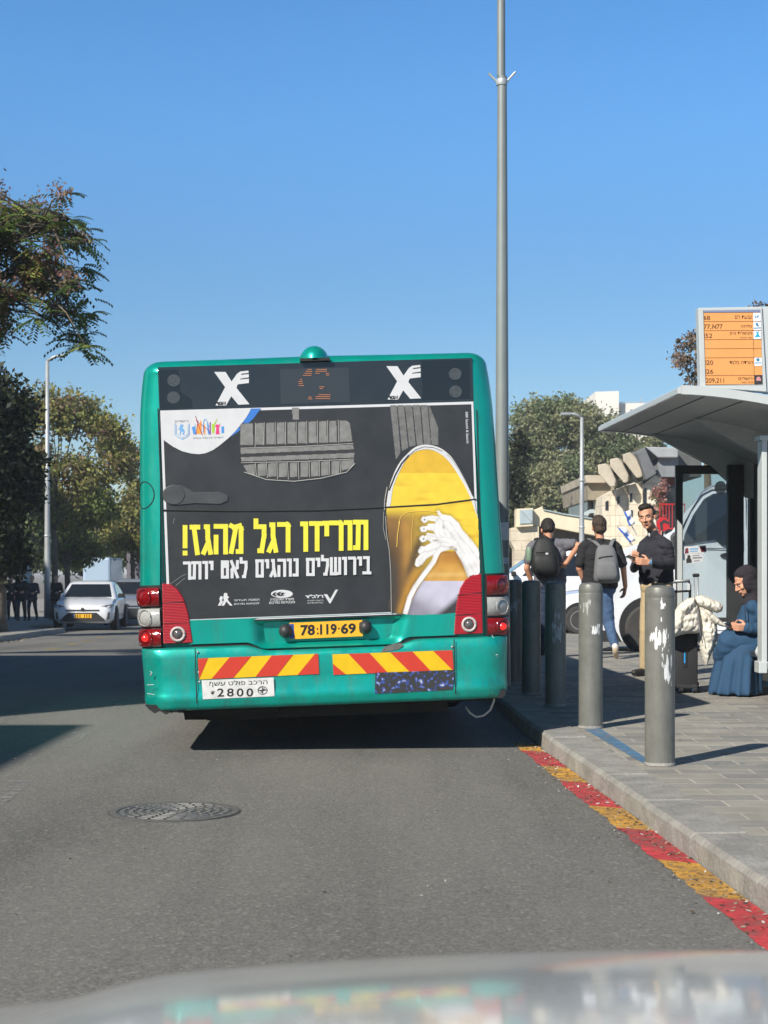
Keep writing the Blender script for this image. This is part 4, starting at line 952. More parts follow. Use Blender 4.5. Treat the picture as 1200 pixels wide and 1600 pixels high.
# lower panel with the number plate recess
def lid_depth(x, y):
    e = min(sm(390, 418, x + (y - 968) * -.12), 1 - sm(610, 640, x + (y - 968) * .22))
    v = sm(963, 974, y) * (1 - sm(1000, 1012, y) * .85)
    return .012 - .075 * e * v + .016 * e * sm(1002, 1012, y)
mb = MB(); X = np.linspace(298, 714, 90); T = np.linspace(0, 1, 14); base = 0
def lid_y(x, t):
    top = 969.5 - .035 * (x - 300) - 1; dip = sm(385, 415, x) * (1 - sm(612, 642, x)); bot = 1006 - .033 * (x - 300) + 10.5 * dip
    return top + (bot - top) * t
for x in X:
    for t in T:
        y = lid_y(x, t); yn = 963 + (y + .033 * (x - 505) - 963); mb.v.append(B(x, y, lid_depth(x, yn + 2)))
for i in range(len(X) - 1):
    for j in range(len(T) - 1):
        k = i * len(T) + j; mb.f.append([k, k + 1, k + len(T) + 1, k + len(T)])
mb.build("boot_panel", M_TEAL, bus, smooth=True, world=False)
gp_ = [(300, 1006), (385, 1004), (412, 1014), (500, 1012.5), (615, 1008), (642, 997), (716, 992), (716, 1003), (500, 1024), (300, 1016)]
decal("panel_gap", gp_, B, 0.0, M_BLACK, bus)
# number plate
M_PLATE = mat("yellow_plate", lin(240, 178, 40), .45, noise=.08, nscale=20)
pf = [(452, 973), (566, 968.8), (567, 994), (453, 998.5)]
pl = MB().prism([B(*p, -.012) for p in pf], [B(*p, -.03) for p in pf]).build("number_plate", M_PLATE, bus, world=False)
lettering("plate_lettering", [("78", 469.5, 976.3, 492, 993.2, -.035, False, .035), ("119", 500, 975.2, 526, 992, -.035, False, .035), ("69", 532.5, 974, 556, 990.8, -.035, False, .035)], B, -.0105, M_BLACK, pl)
for q_ in ((496, 982.5), (496.5, 989.5), (529.5, 982)): decal("plate_dot", ell(*q_, 1.5, 1.5, 8), B, -.0105, M_BLACK, pl)
decal("plate_band", [(452, 975), (459, 974.7), (460, 997.5), (453, 998)], B, -.0105, mat("plate_blue", lin(40, 70, 150), .5), pl)
for x, y, s in ((446, 986, 1), (571, 980, -1)):
    mb = MB(); mb.sphere(B(x, y, -.005), (.045, .05, .048), 16, 10); mb.box(B(x + s * 4, y, -.02), (.05, .05, .075), bev=.012)
    mb.build("plate_lamp", M_DARK, bus, smooth=True, world=False, angle=50)
# tail lamps
M_REDL = mat("red_lens", (0.20, 0.004, 0.006), .12, coat=.6, noise=.25, nscale=30, bump=.15, bscale=70)
M_LIT = mat("lit_brake_lamp", (0.55, 0.01, 0.01), .15, coat=.6, emit=(1.0, .03, .02), estr=.55)
M_CLEAR = mat("clear_lens", (.36, .365, .345), .15, coat=.5, noise=.15, nscale=40, bump=.2, bscale=60)
M_RIB = mat("red_reflector_panel", (.40, .008, .022), .3, coat=.3); t, b = nodes(M_RIB)
wv = t.nodes.new("ShaderNodeTexWave"); wv.wave_type = 'BANDS'; wv.bands_direction = 'Z'; wv.inputs["Scale"].default_value = 30; tc = t.nodes.new("ShaderNodeTexCoord"); bp = t.nodes.new("ShaderNodeBump"); bp.inputs["Strength"].default_value = .6; bp.inputs["Distance"].default_value = .006
t.links.new(tc.outputs["Object"], wv.inputs[0]); t.links.new(wv.outputs[0], bp.inputs["Height"]); t.links.new(bp.outputs[0], b.inputs["Normal"])
for side, ys_ in ((-1, ((909, 938), (941, 970), (973, 1001))), (1, ((908, 939), (942, 972), (975, 1003)))):
    cl = thing_part = MB()
    rr = [[corner(side, y, a, .006) for a in np.linspace(-.02, .92, 12)] for y in (1005, 905)]
    mb = MB(); n = 12
    for r in rr: mb.v += r
    for j in range(n - 1): mb.f.append([j, j + 1, n + j + 1, n + j])
    hs = mb.build("tail_lamp", M_BLACK, bus, smooth=True, world=False)
    for k, (ya, yb) in enumerate(ys_):
        mb = MB(); N = 10; ofs = [(ya, .004), (ya + 1.5, .022), ((ya + yb) / 2, .03), (yb - 1.5, .022), (yb, .004)]
        for y, of in ofs:
            for a in np.linspace(0.03, .88, N): mb.v.append(corner(side, y, a, of))
        for i in range(len(ofs) - 1):
            for j in range(N - 1): mb.f.append([i * N + j, i * N + j + 1, (i + 1) * N + j + 1, (i + 1) * N + j])
        mb.build("red_lens" if k != 1 else "clear_lens", M_REDL if k == 0 else M_CLEAR if k == 1 else M_REDL, hs, smooth=True, world=False)
        mb = MB()                                             # round bowl seen through the lens
        yc = (ya + yb) / 2; c = corner(side, yc, .45, .034); nrm = Vector((side * math.sin(.45 * 1.57), -math.cos(.45 * 1.57), 0)); u = Vector((0, 0, 1)).cross(nrm).normalized()
        mb.tube([c + (u * math.cos(q) * .058 + Vector((0, 0, math.sin(q) * .055))) - nrm * .004 for q in np.linspace(0, 6.283, 25)], .0035, 5)
        mb.build("bowl_ring", M_REDL if k != 1 else M_CLEAR, hs, smooth=True, world=False)
        if k == 2:
            mb = MB(); mb.sphere(c - nrm * .006, (.03, .02, .026), 12, 8); mb.build("brake_bulb", M_LIT, hs, smooth=True, world=False)
lp = [(255, 911.5), (268, 912.5), (279, 920), (288, 934), (295, 955), (299, 980), (302.5, 1003.5), (257, 1005.5)]
rp = [(752.5, 896.5), (738, 899), (727, 906), (719, 919), (713, 945), (711, 970), (709.5, 991.5), (755, 990)]
for poly, ring, splits in ((lp, (279.5, 990), ((255, 942, 291, 940), (257, 974, 299, 972))), (rp, (733, 975.5), ((715, 930, 753, 926), (711, 962, 754, 958)))):
    pn = MB().prism([B(*p, .020) for p in poly], [B(*p, .0) for p in poly]).build("reflector_panel", M_RIB, bus, world=False, bevel=.006)
    strokes("panel_seam", [([(a, b), (c, d)], 1.0) for a, b, c, d in splits], B, .0212, M_BLACK, pn)
    mb = MB(); mb.tube([B(ring[0] + 10 * math.cos(q), ring[1] + 10 * math.sin(q), .024) for q in np.linspace(0, 6.283, 29)], .010, 6); mb.build("fog_lamp_ring", mat("ring_grey", (.5, .46, .44), .4), pn, smooth=True, world=False)
    mb = MB(); mb.sphere(B(*ring, .018), (.032, .022, .032), 16, 10); mb.build("fog_lamp", mat("fog_lens", (.10, .10, .10), .15, coat=.5), pn, smooth=True, world=False)
# bumper swept round both corners
prof = [(1003, -.01), (1004.5, .036), (1007, .046), (1020, .050), (1050, .051), (1070, .050), (1077, .058), (1083, .063), (1088, .060), (1094, .052), (1099, .045), (1102, -.03)]
def bump_pt(s, y, of):
    if s[0] == 'c': return corner(s[1], y, s[2], of * (1 - .85 * s[2]))
    if s[0] == 's': return Vector((s[1] * (hw(y) / BS + of * .15), s[2], (1178 - y) / BS))
    return Vector((s[1], -of, (1178 - y) / BS))
path = [('s', -1, 1.1), ('s', -1, .5)] + [('c', -1, a) for a in np.linspace(1, 0, 9)] + [('r', x) for x in np.linspace(-1.08, 1.08, 60)[1:-1]] + [('c', 1, a) for a in np.linspace(0, 1, 9)] + [('s', 1, .5), ('s', 1, 1.1)]
mb = MB()
for s in path:
    dip = 0
    if s[0] == 'r':
        x = s[1] * BS + 503; dip = 11 * sm(375, 420, x) * (1 - sm(605, 650, x))
    for k, (y, of) in enumerate(prof):
        yy = y + dip * max(0, 1 - k / 4); mb.v.append(bump_pt(s, yy, of if not (s[0] == 's') else of))
n = len(prof)
for i in range(len(path) - 1):
    for j in range(n - 1): mb.f.append([i * n + j, i * n + j + 1, (i + 1) * n + j + 1, (i + 1) * n + j])
M_BUMP = mat("scuffed_teal_paint", (0.0, 0.39, 0.31), 0.33, metal=0.5, coat=0.3, noise=0.16, nscale=5)
add_grime(M_BUMP, (.06, .08, .07), .46, .74, (3.5, 3.5, 1.2), .6)
bumper = mb.build("bumper", M_BUMP, bus, smooth=True, world=False)
for x in (308, 709.5):
    strokes("bumper_seam", [([(x - 1, 1012 - .033 * (x - 308)), (x + 1.5, 1096 - .033 * (x - 308))], 1.6)], B, .0660, M_BLACK, bumper)
M_ORED = mat("orange_red_reflective", lin(196, 58, 40), .4, noise=.06, nscale=18); M_YELR = mat("yellow_reflective", lin(222, 182, 14), .4, noise=.08, nscale=14)
def chev(tops, bots, y0, y1, cols, quad, nm):
    p0 = decal(nm, quad, B, .056, M_YELR, bumper, world=False)
    for k in range(len(tops) - 1):
        if cols[k] == 'r':
            fy = lambda x, q: q[0] + (q[1] - q[0]) * (x - quad[0][0]) / (quad[1][0] - quad[0][0])
            a, b_, c, d = tops[k], tops[k + 1], bots[k + 1], bots[k]
            pts = [(a, fy(a, y0)), (b_, fy(b_, y0)), (c, fy(c, y1)), (d, fy(d, y1))]
            decal("red_stripe", [p for i, p in enumerate(pts) if p != pts[i - 1]], B, .0575, M_ORED, bumper, world=False)
ql = [(311, 1027.5), (497, 1020.5), (498.5, 1052), (313, 1060)]
chev([311.2, 327, 360, 393.5, 425, 458.5, 492, 497], [313, 313, 332, 366, 400, 433, 465, 498.5], (1027.5, 1020.5), (1060, 1052), "ryryryr", ql, "hazard_board")
qr = [(519, 1021.5), (706, 1015.5), (708, 1046), (521, 1053.5)]
chev([519, 544, 577, 609, 644, 676, 706], [540, 573, 605, 639, 672, 706, 708], (1021.5, 1015.5), (1053.5, 1046), "yryryr", qr, "hazard_board")
decal("red_stripe", [(519.8, 1036), (540, 1052.7), (521, 1053.4)], B, .0575, M_ORED, bumper)
sn = decal("smoke_report_sign", [(317, 1061), (428, 1057), (429.5, 1086), (319, 1090.5)], B, .0665, mat("scratched_white", (.62, .62, .60), .5, noise=.22, nscale=14), bumper)
lettering("sign_lettering", [("הרכב פולט עשן?", 328.5, 1062.6, 418.5, 1072.0, -.03, True, .0), ("*", 331, 1077, 337.5, 1083.5, -.035, False, .02), *[(ch_, x_, 1073.8, x_ + 10.5, 1086.6, -.035, False, .015) for ch_, x_ in (("2", 341), ("8", 356), ("0", 371), ("0", 386))]], B, .068, M_BLACK, sn)
strokes("sign_emblem", [([(411 + 7 * math.cos(q), 1077 + 6 * math.sin(q)) for q in np.linspace(0, 6.283, 17)], .9), ([(406, 1077), (416, 1076)], 1.2), ([(411, 1073), (411, 1081)], 1.2), ([(408, 1080), (414, 1074)], .8)], B, .068, M_BLACK, sn)
M_SCR = mat("peeling_sticker", (.03, .03, .03), .7); t, b = nodes(M_SCR)
tc = t.nodes.new("ShaderNodeTexCoord"); nn = t.nodes.new("ShaderNodeTexNoise"); nn.inputs["Scale"].default_value = 30; nn.inputs["Detail"].default_value = 6; t.links.new(tc.outputs["Object"], nn.inputs["Vector"])
cr = t.nodes.new("ShaderNodeValToRGB"); e = cr.color_ramp.elements; e[0].position = .53; e[0].color = (.028, .028, .028, 1); e[1].position = .70; e[1].color = (.55, .57, .62, 1)
for ps, c in ((.54, (.02, .05, .22, 1)), (.60, (.04, .08, .30, 1))): q = e.new(ps); q.color = c
t.links.new(nn.outputs[0], cr.inputs[0]); t.links.new(cr.outputs[0], b.inputs["Base Color"])
decal("peeling_sticker", [(586, 1050), (708.5, 1046.5), (707, 1077), (585, 1083)], B, .0665, M_SCR, bumper)
M_SCUFF = mat("bare_scuff", (.12, .13, .12), .8, noise=.3, nscale=30)
for q_ in ([[(594, 1019), (600, 1010), (612, 1006), (624, 1003), (630, 1008), (622, 1014), (606, 1017)], [(236, 1052), (240, 1050), (239.5, 1055)], [(774, 1026), (777, 1025.5), (776.5, 1027.5)]]): decal("scuff_mark", q_, B, .0535, M_SCUFF, bumper)
# side windows, underbody, wheels, mud flap, hose
for s in (-1, 1):
    mb = MB()
    for k in range(6):
        y0 = .9 + k * 1.8; pts = []
        for (yy, zz) in ((y0, 1.25), (y0 + 1.7, 1.25), (y0 + 1.7, 2.3), (y0, 2.3)): pts.append(Vector((s * (hw(1178 - zz * BS) / BS + .004), yy, zz)))
        mb.prism(pts, [p - Vector((s * .01, 0, 0)) for p in pts])
    mb.build("side_window", M_BGLASS, bus, world=False)
mb = MB(); mb.box((0, 6.0, .36), (2.3, 11.4, .12)); mb.box((0, 1.1, .34), (1.7, 1.5, .22)); mb.box((-.62, .35, .335), (.55, .35, .10)); mb.box((.1, .5, .31), (.9, .5, .14)); mb.box((0, 3.2, .45), (1.9, .25, .2))
mb.build("underbody", M_UNDER, bus, world=False)
for s in (-1, 1):
    for yy in (3.3, 9.2):
        mb = MB(); mb.lathe([(.2, -.14), (.47, -.14), (.5, -.10), (.5, .10), (.47, .14), (.2, .14)], (s * 1.05, yy, .5), 'X', 32); wh = mb.build("wheel", M_TYRE, bus, smooth=True, world=False, angle=40)
        MB().lathe([(.0, -.10), (.28, -.10), (.29, .15), (.2, .12), (.0, .12)], (s * 1.05, yy, .5), 'X', 24).build("rim", M_RIM, wh, world=False)
mb = MB(); fl = [(272, 1099), (290, 1098), (300, 1112), (318, 1128), (279, 1127), (276, 1118)]
mb = MB(); f0 = [(271, 1102), (297, 1100), (299, 1123), (272, 1124)]
MB().prism([B(*p, -.55) for p in f0], [B(*p, -.56) for p in f0]).build("mud_flap", mat("grey_flap", (.30, .30, .28), .8, noise=.2), bus, world=False)
f1 = [(279, 1122), (330, 1122), (340, 1134), (281, 1134)]
MB().prism([B(*p, -.50) for p in f1], [B(*p, -.62) for p in f1]).build("lower_bracket", M_UNDER, bus, world=False)
hp = [(775, 1084), (774, 1098), (769, 1112), (759, 1121), (748, 1123.5), (739, 1118), (732, 1108)]
MB().tube([B(*p, -.05 - .02 * k) for k, p in enumerate(hp)], .0075, 8).build("loose_hose", mat("grey_hose", (.45, .45, .43), .6), bus, smooth=True, world=False)
MB().tube([corner(-1, 764 + 21 * math.sin(q), .55 + .38 * math.cos(q), .001) for q in np.linspace(0, 6.283, 33)], .0035, 5).build("filler_flap", M_BLACK, bus, world=False)

for x, y in ((311, 1018), (312.5, 1049), (313.5, 1064), (706, 1010.5), (314, 1031)):
    MB().sphere(B(x, y, .0525), (.009, .005, .009), 10, 6).build("bolt", M_RIM, bumper, smooth=True, world=False)
M_SCRW = mat("white_scratch", (.55, .58, .56), .7)
for ln in ([(238, 1047), (240.5, 1049), (238, 1052)], [(233, 1068), (243, 1067.5)], [(233, 1081), (244, 1083)], [(774, 1023), (777, 1022.5)], [(768, 992), (770, 996)]):
    strokes("paint_scratch", [(ln, .8)], lambda x, y, o: B(x, y, 0) + Vector((0, -o, 0)), .062, M_SCRW, bumper)
for ln in ([(274, 810), (272, 818)], [(268, 912), (285, 900), (292, 897)], [(276, 915), (290, 903)]):
    strokes("wrap_scratch", [(ln, .5)], B, .0122, mat("pale_scratch", (.3, .31, .31), .7), advert)
for ln in ([(745.5, 640), (753.5, 897)], [(248.5, 640), (258, 912)]): strokes("hatch_seam", [(ln, 1.5)], B, .0062, M_BLACK, bus)
rg = [(229, 1100), (300, 1097), (298, 1106), (281, 1112), (272, 1108), (262, 1115), (252, 1109), (244, 1113), (236, 1107)]
MB().prism([B(*p, .03) for p in rg], [B(*p, -.10) for p in rg]).build("torn_skirt", M_BLACK, bus, world=False)
rg = [(700, 1084), (792, 1078), (788, 1090), (760, 1093), (720, 1092)]
MB().prism([B(*p, .01) for p in rg], [B(*p, -.10) for p in rg]).build("torn_skirt", M_BLACK, bus, world=False)
MB().tube([B(262, 1103, .04), B(268, 1112, .05), B(277, 1110, .05), B(279, 1100, .04)], .0022, 6).build("loose_wire", M_DARK, bus, world=False)
# ------------------------------------------------------------------ buildings
def block(name, label, x0, x1, y0, y1, h, z0=0.0, face_x=None, m=None):
    root = thing(name, label, "building", (x0, y0, z0))
    mb = MB(); mb.box(((x0 + x1) / 2, (y0 + y1) / 2, z0 + h / 2), (x1 - x0, y1 - y0, h)); mb.box(((x0 + x1) / 2, (y0 + y1) / 2, z0 + h + .09), (x1 - x0 + .24, y1 - y0 + .24, .18))
    mb.build("wall", m or M_STONE, root)
    z = z0 + 1.2
    while z + 1.6 < z0 + h:
        n = max(1, int((y1 - y0) / 2.6))
        for k in range(n):
            yc = y0 + (k + .5) * (y1 - y0) / n
            wn = MB().box((x1 + .012, yc, z + .7), (.03, 1.1, 1.4)).build("window", M_WINDOW, root)
            MB().box((x1 + .045, yc, z - .06), (.14, 1.3, .10)).build("sill", M_CONCG, wn)
        z += 3.0
    return root
block("unseen_shade_building", "unseen limestone block added on the left nearest the camera car to shade the road", -19, -9.98, -9.0, 3.30, 8.9)  # out of view, added and sized so its shadow falls on the near road
block("unseen_shade_building", "taller unseen limestone block added on the left before the feathery tree to shade the road", -21, -9.82, 5.36, 11.7, 12.0)  # unseen too, corner and height set for the farther road shadow and light strip
block("unseen_shade_building", "unseen limestone block added behind the left trees to shade the sidewalk", -34, -20, 17.5, 60, 13.2)  # unseen shade caster put in for the left sidewalk
def solid(name, label, cat, parts, loc):
    root = thing(name, label, cat, loc)
    for nm, polys, d, th, m, *bv in parts:
        mb = MB()
        for p in polys: mb.slab(p, d, th)
        mb.build(nm, m, root, bevel=bv[0] if bv else 0)
    return root
def c9(x, y): return 900 + x / 4, 590 + y / 4
fins = [[(135, 545), (190, 535), (215, 560), (250, 640), (245, 680), (215, 685), (140, 600)], [(210, 510), (262, 500), (290, 530), (330, 610), (325, 650), (300, 660), (215, 560)], [(290, 480), (340, 465), (375, 500), (412, 570), (415, 620), (380, 630), (296, 520)]]
D1 = 55.0
root = thing("stone_hall", "cream stone hall with curved concrete brackets under its roof, right of the street lamp", "building", P(1000, 870, D1))
mb = MB()
mb.slab([(941, 905), (941, 776), (962, 764), (962, 905)], D1 + .9, 8); mb.slab([(962.2, 905), (962.2, 766), (983, 757), (983, 905)], D1 + .6, 8); mb.slab([(983.2, 905), (983.2, 758), (1005, 752), (1005, 905)], D1 + .3, 8); mb.slab([(1005.2, 905), (1005.2, 757), (1024, 742), (1033.5, 745), (1033.5, 905)], D1, 8)
mb.build("wall", M_STONE, root)
for i, f in enumerate(fins):
    f = [c9(*p) for p in f]; fr = [P(x, y, D1 - .45) for x, y in f]
    cx = sum(p.x for p in fr) / len(fr); cz = sum(p.z for p in fr) / len(fr)
    bk = [p + Vector((.40, 1.9, .1)) for p in fr]
    MB().prism(fr, bk).build("bracket", M_CONC, root, bevel=.04)
    g = [(f[0][0] + 1.5, f[0][1] + 3), (f[1][0] - 1, f[1][1] + 4), (f[4][0] - 4, f[4][1] - 8), (f[5][0] - 2, f[5][1] - 7), (f[-1][0] + 2, f[-1][1] - 2)]
dk = [c9(*p) for p in [(378, 470), (430, 432), (506, 600), (440, 640), (418, 570)]]
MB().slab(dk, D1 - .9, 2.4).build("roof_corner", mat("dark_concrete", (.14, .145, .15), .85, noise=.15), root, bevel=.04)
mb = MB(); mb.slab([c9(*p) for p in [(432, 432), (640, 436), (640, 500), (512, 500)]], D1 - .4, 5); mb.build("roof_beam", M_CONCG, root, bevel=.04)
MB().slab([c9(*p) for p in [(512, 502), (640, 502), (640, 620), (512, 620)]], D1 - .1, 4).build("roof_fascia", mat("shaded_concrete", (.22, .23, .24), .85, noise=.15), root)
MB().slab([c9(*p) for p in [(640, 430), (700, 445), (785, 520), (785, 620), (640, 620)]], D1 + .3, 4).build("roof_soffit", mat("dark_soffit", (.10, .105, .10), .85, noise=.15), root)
for q, dd in (([(946, 784), (950.5, 782), (950.5, 797), (946, 797)], D1 + .87), ([(964, 777), (968, 775), (968, 786), (964, 787)], D1 + .57), ([(983.8, 772), (988, 770), (988, 783), (983.8, 784)], D1 + .27), ([(1004.5, 765), (1010, 762), (1010, 803), (1005.4, 803)], D1 - .03), ([(984, 797), (988.5, 797), (988.5, 808), (984, 808)], D1 + .27)):
    MB().slab(q, dd, .06).build("window", M_WINDOW, root)
for y in (772, 790, 808, 826, 844): MB().slab([(941, y), (1005, y - 3), (1005, y - 2.2), (941, y + .8)], D1 + .24, .6).build("string_course", M_STONEPLAIN, root) if False else None
MB().slab([(1033.7, 905), (1033.7, 745), (1060, 745), (1060, 905)], D1 + .4, .6).build("red_entrance", mat("dark_red_wall", (.16, .03, .025), .8, noise=.2), root)
MB().slab([(1041, 905), (1041, 758), (1062, 758), (1062, 905)], D1 + .3, .08).build("entrance_door", M_WINDOW, root)
rr = thing("red_railing", "red metal railing beside the pink flowers", "railing", P(1040, 835, 49))
mb = MB(); zt, zb = P(0, 787, 49).z, P(0, 826, 49).z
for x in (1033, 1065): pass
a, b = P(1031, 788, 49), P(1070, 788, 49); mb.tube([a, b], .025, 6); mb.tube([Vector((a.x, a.y, zb)), Vector((b.x, b.y, zb))], .025, 6); mb.build("rail", M_REDPAINT, rr)
for k in range(9):
    x = a.x + (b.x - a.x) * k / 8; MB().tube([(x, 49, zb), (x, 49, zt)], .014, 5).build("baluster", M_REDPAINT, rr)
mb = MB(); mb.tube([(a.x, 49, zb), (a.x, 49, zr(49))], .03, 6); mb.tube([(b.x, 49, zb), (b.x, 49, zr(49))], .03, 6); mb.build("post", M_REDPAINT, rr)
rs = thing("red_round_sign", "round red board in front of the red railing", "sign", P(1036, 822, 47))
mb = MB(); mb.prism([P(x, y, 47) for x, y in ell(1036, 819, 10, 11, 24)], [P(x, y, 47) + Vector((0, .06, 0)) for x, y in ell(1036, 819, 10, 11, 24)]); mb.build("board", M_REDPAINT, rs)
MB().tube([P(1038, 828, 47.1), Vector((P(1038, 0, 47.1).x, 47.1, zr(47)))], .03, 6).build("post", M_STEEL, rs)
strokes("dark_mark", [([(1034, 826), (1033, 818), (1038, 814), (1044, 817)], 4)], lambda x, y, o: P(x, y, 47 - o), .01, M_DARK, rs, world=True)
# flags leaning over the wall
M_FLAGB = mat("flag_blue", lin(60, 100, 180), .8)
for k, (x, y, dx, dy, lab) in enumerate([(975, 800, 8, 22, "upper blue and white flag hanging on the stone hall wall"), (966, 826, 18, 22, "lower slanting blue and white flag below the other on the stone hall wall")]):
    fl = thing("wall_flag", lab, "flag", P(x, y, 53.2)); mb = MB(); V = []
    for i in range(9):
        for j in range(4):
            q = P(x + dx * i / 8 + j * 3.2, y + dy * i / 8 - j * 1.2, 53.2); V.append(q + Vector((0, .05 * math.sin(i * 1.3 + j), 0)))
    mb.v = V; mb.f = [[i * 4 + j, i * 4 + j + 1, i * 4 + j + 5, i * 4 + j + 4] for i in range(8) for j in range(3)]
    o = mb.build("cloth", M_WHITE, fl, smooth=True); o.data.materials.append(M_FLAGB)
    for p in o.data.polygons: p.material_index = 1 if (p.index % 3 == 0 or p.index in (10, 13)) else 0
    s = o.modifiers.new("solid", 'SOLIDIFY'); s.thickness = .01
    MB().tube([P(x - 2, y - 4, 53.3), P(x + dx + 12, y + dy + 14, 53.3)], .018, 5).build("pole", M_STEEL, fl)
D2 = 57.5
solid("concrete_annex", "low concrete annex with dark opening between the big tree and the stone hall", "building",
      [("fascia", [[(914, 742.5), (946, 742.5), (946, 754), (916, 754)]], D2 - .3, 8, M_CONC), ("wall", [[(917, 754.2), (960, 754.2), (960, 781), (919, 781)]], D2, 8, mat("stained_concrete", (.27, .235, .17), .85, noise=.25, nscale=1.5)),
       ("opening", [[(918, 781.2), (960, 781.2), (960, 905), (918, 905)]], D2 + .8, 6, M_WINDOW), ("window_frame", [[(912, 805), (912, 801), (922, 796), (940, 794), (946, 796), (946, 815), (934, 815), (934, 801), (921, 802), (919, 806)]], D2 + .5, .1, M_PALEBLUE)], P(930, 890, D2))
D3 = 50.0
solid("stone_ramp", "sloping cream stone ramp wall behind the walking men", "wall",
      [("parapet", [[(833, 797), (848, 791), (849, 797), (880, 804), (933, 812.5), (936, 838), (902, 832), (866, 825), (842, 822), (834, 822)]], D3, .5, M_STONEPLAIN, .02), ("coping", [[(849, 795.5), (880, 802), (933, 810.6), (933, 812.3), (880, 803.8), (849, 796.9)]], D3 - .06, .6, M_PALEBLUE),
       ("lower_wall", [[(798, 826), (800, 824.5), (842, 822.2), (842, 905), (804, 905), (804, 858), (798, 846)]], D3 - .1, 1.0, ashlar("pale_block_wall", (.66, .58, .44), (.60, .52, .39), (.45, .38, .27), .8, .3, bump=.3)),
       ("painted_shade_recess", [[(842.2, 823.5), (866, 826), (902, 833), (940, 840), (940, 905), (842.2, 905)]], D3 + .4, 1.0, mat("shade_toned_concrete", (.12, .105, .085), .9, noise=.2))], P(870, 890, D3))  # shade under the ramp slope is put into this dark base colour
solid("utility_box", "stone utility box with pale metal door standing on the ramp wall", "box",
      [("housing", [[(807, 795), (833.6, 794), (833.6, 822), (807, 824)]], D3 - .3, .8, M_STONEPLAIN, .02), ("door", [[(812, 797), (832, 796), (832, 817.5), (812, 818.5)]], D3 - .34, .03, M_PALEBLUE), ("brace", [[(814, 799), (816, 798), (831, 814), (830, 816)]], D3 - .36, .015, M_STEEL)], P(820, 824, D3))
solid("far_white_building", "distant white flat roofed building above the trees", "building",
      [("tower", [[(930, 905), (930, 612), (967, 611), (967, 905)]], 150, 12, M_FARWHITE), ("wing", [[(967.2, 905), (967.2, 630), (1030, 630), (1030, 905)]], 151, 12, M_FARWHITE), ("window", [[(985, 640), (990, 640), (990, 648), (985, 648)], [(1000, 642), (1006, 642), (1006, 650), (1000, 650)]], 150.9, .08, M_WINDOW), ("roof_rail", [[(967.5, 628), (1030, 628), (1030, 629), (967.5, 629)], [(1001, 622), (1002, 622), (1002, 630), (1001, 630)]], 152, .1, M_STEEL), ("parapet", [[(905, 905), (905, 640), (929.8, 640), (929.8, 905)]], 152, 10, M_FARWHITE)], P(960, 890, 150))
solid("low_wall", "low pale stone wall at the far left edge behind the pedestrians", "wall", [("wall", [[(-40, 985), (-40, 926), (11, 928), (11, 985)]], 64, .5, M_STONE)], P(-10, 972, 64))
solid("street_column", "grey utility cabinet column beside the trees at the bus's left edge", "column", [("shaft", [[(198, 985), (198, 860), (216, 860), (216, 985)]], 74, .5, mat("mauve_grey", (.16, .15, .17), .8, noise=.1))], P(207, 975, 74))
pb = solid("poster_stand", "bright poster stand glimpsed between the trunks behind the pedestrians", "poster", [("frame", [[(28, 880), (49, 879), (49, 918), (30, 920)]], 70, .12, M_PALEBLUE), ("poster", [[(30, 885), (48, 884), (48, 917), (31, 918)]], 69.97, .02, mat("bright_poster", (.7, .75, .78), .5, noise=.35, nscale=2.5)), ("leg", [[(36, 920), (41, 920), (41, 968), (36, 968)]], 70, .1, M_STEEL)], P(38, 968, 70))

# ------------------------------------------------------------------ lamps and posts
lp_ = P(784.5, 893, 16.0); px0 = lp_.x
pole = thing("lamp_post", "tall grey lamp post rising out of the picture behind the bus's right side", "lamp post", (px0, 16.0, 0.11))
MB().tube([(px0, 16, .1), (px0, 16, 1.1), (px0, 16, 6.2)], [.088, .074, .047], 20).build("shaft", M_POLE, pole, smooth=True, angle=60)
MB().tube([(px0 - .01, 16, 6.2), (px0 - .008, 16, 9.6)], [.0425, .034], 20).build("upper_shaft", M_POLE, pole, smooth=True, angle=60)
MB().tube([(px0, 16, 9.5), (px0 - .3, 15.95, 9.9), (px0 - 1.2, 15.8, 10.05)], .03, 10).build("arm", M_POLE, pole, smooth=True)
MB().box((px0 - 1.5, 15.75, 10.06), (.65, .22, .1), bev=.03).build("lamp_head", M_DARK, pole)
for s, (ex, ey) in ((-1, (763.5, 114.5)), (1, (805.5, 112.5))):
    MB().tube([P(784 + s * 6, 129.5, 16), P(ex, ey, 16)], .012, 6).build("bracket", M_STEEL, pole)
MB().lathe([(.054, -.03), (.057, -.02), (.057, .02), (.054, .03)], P(784, 129, 16), 'Z', 20).build("collar", M_STEEL, pole, smooth=True, angle=40)
for (ya, yb, c, nm) in ((816, 844, (.7, .71, .7), "white_sticker"), (871, 881, (.55, .63, .7), "blue_sticker")):
    za, zb = P(0, ya, 15.9).z, P(0, yb, 15.9).z; mb = MB(); rr = []
    for z in (zb, za): rr.append([(px0 + .0775 * math.sin(t), 16 - .0775 * math.cos(t), z) for t in np.linspace(-1.3, .9, 10)])
    mb.ring_loft(rr, False, False, closed=False); mb.build(nm, mat(nm, c, .6, noise=.1, nscale=30), pole, smooth=True)
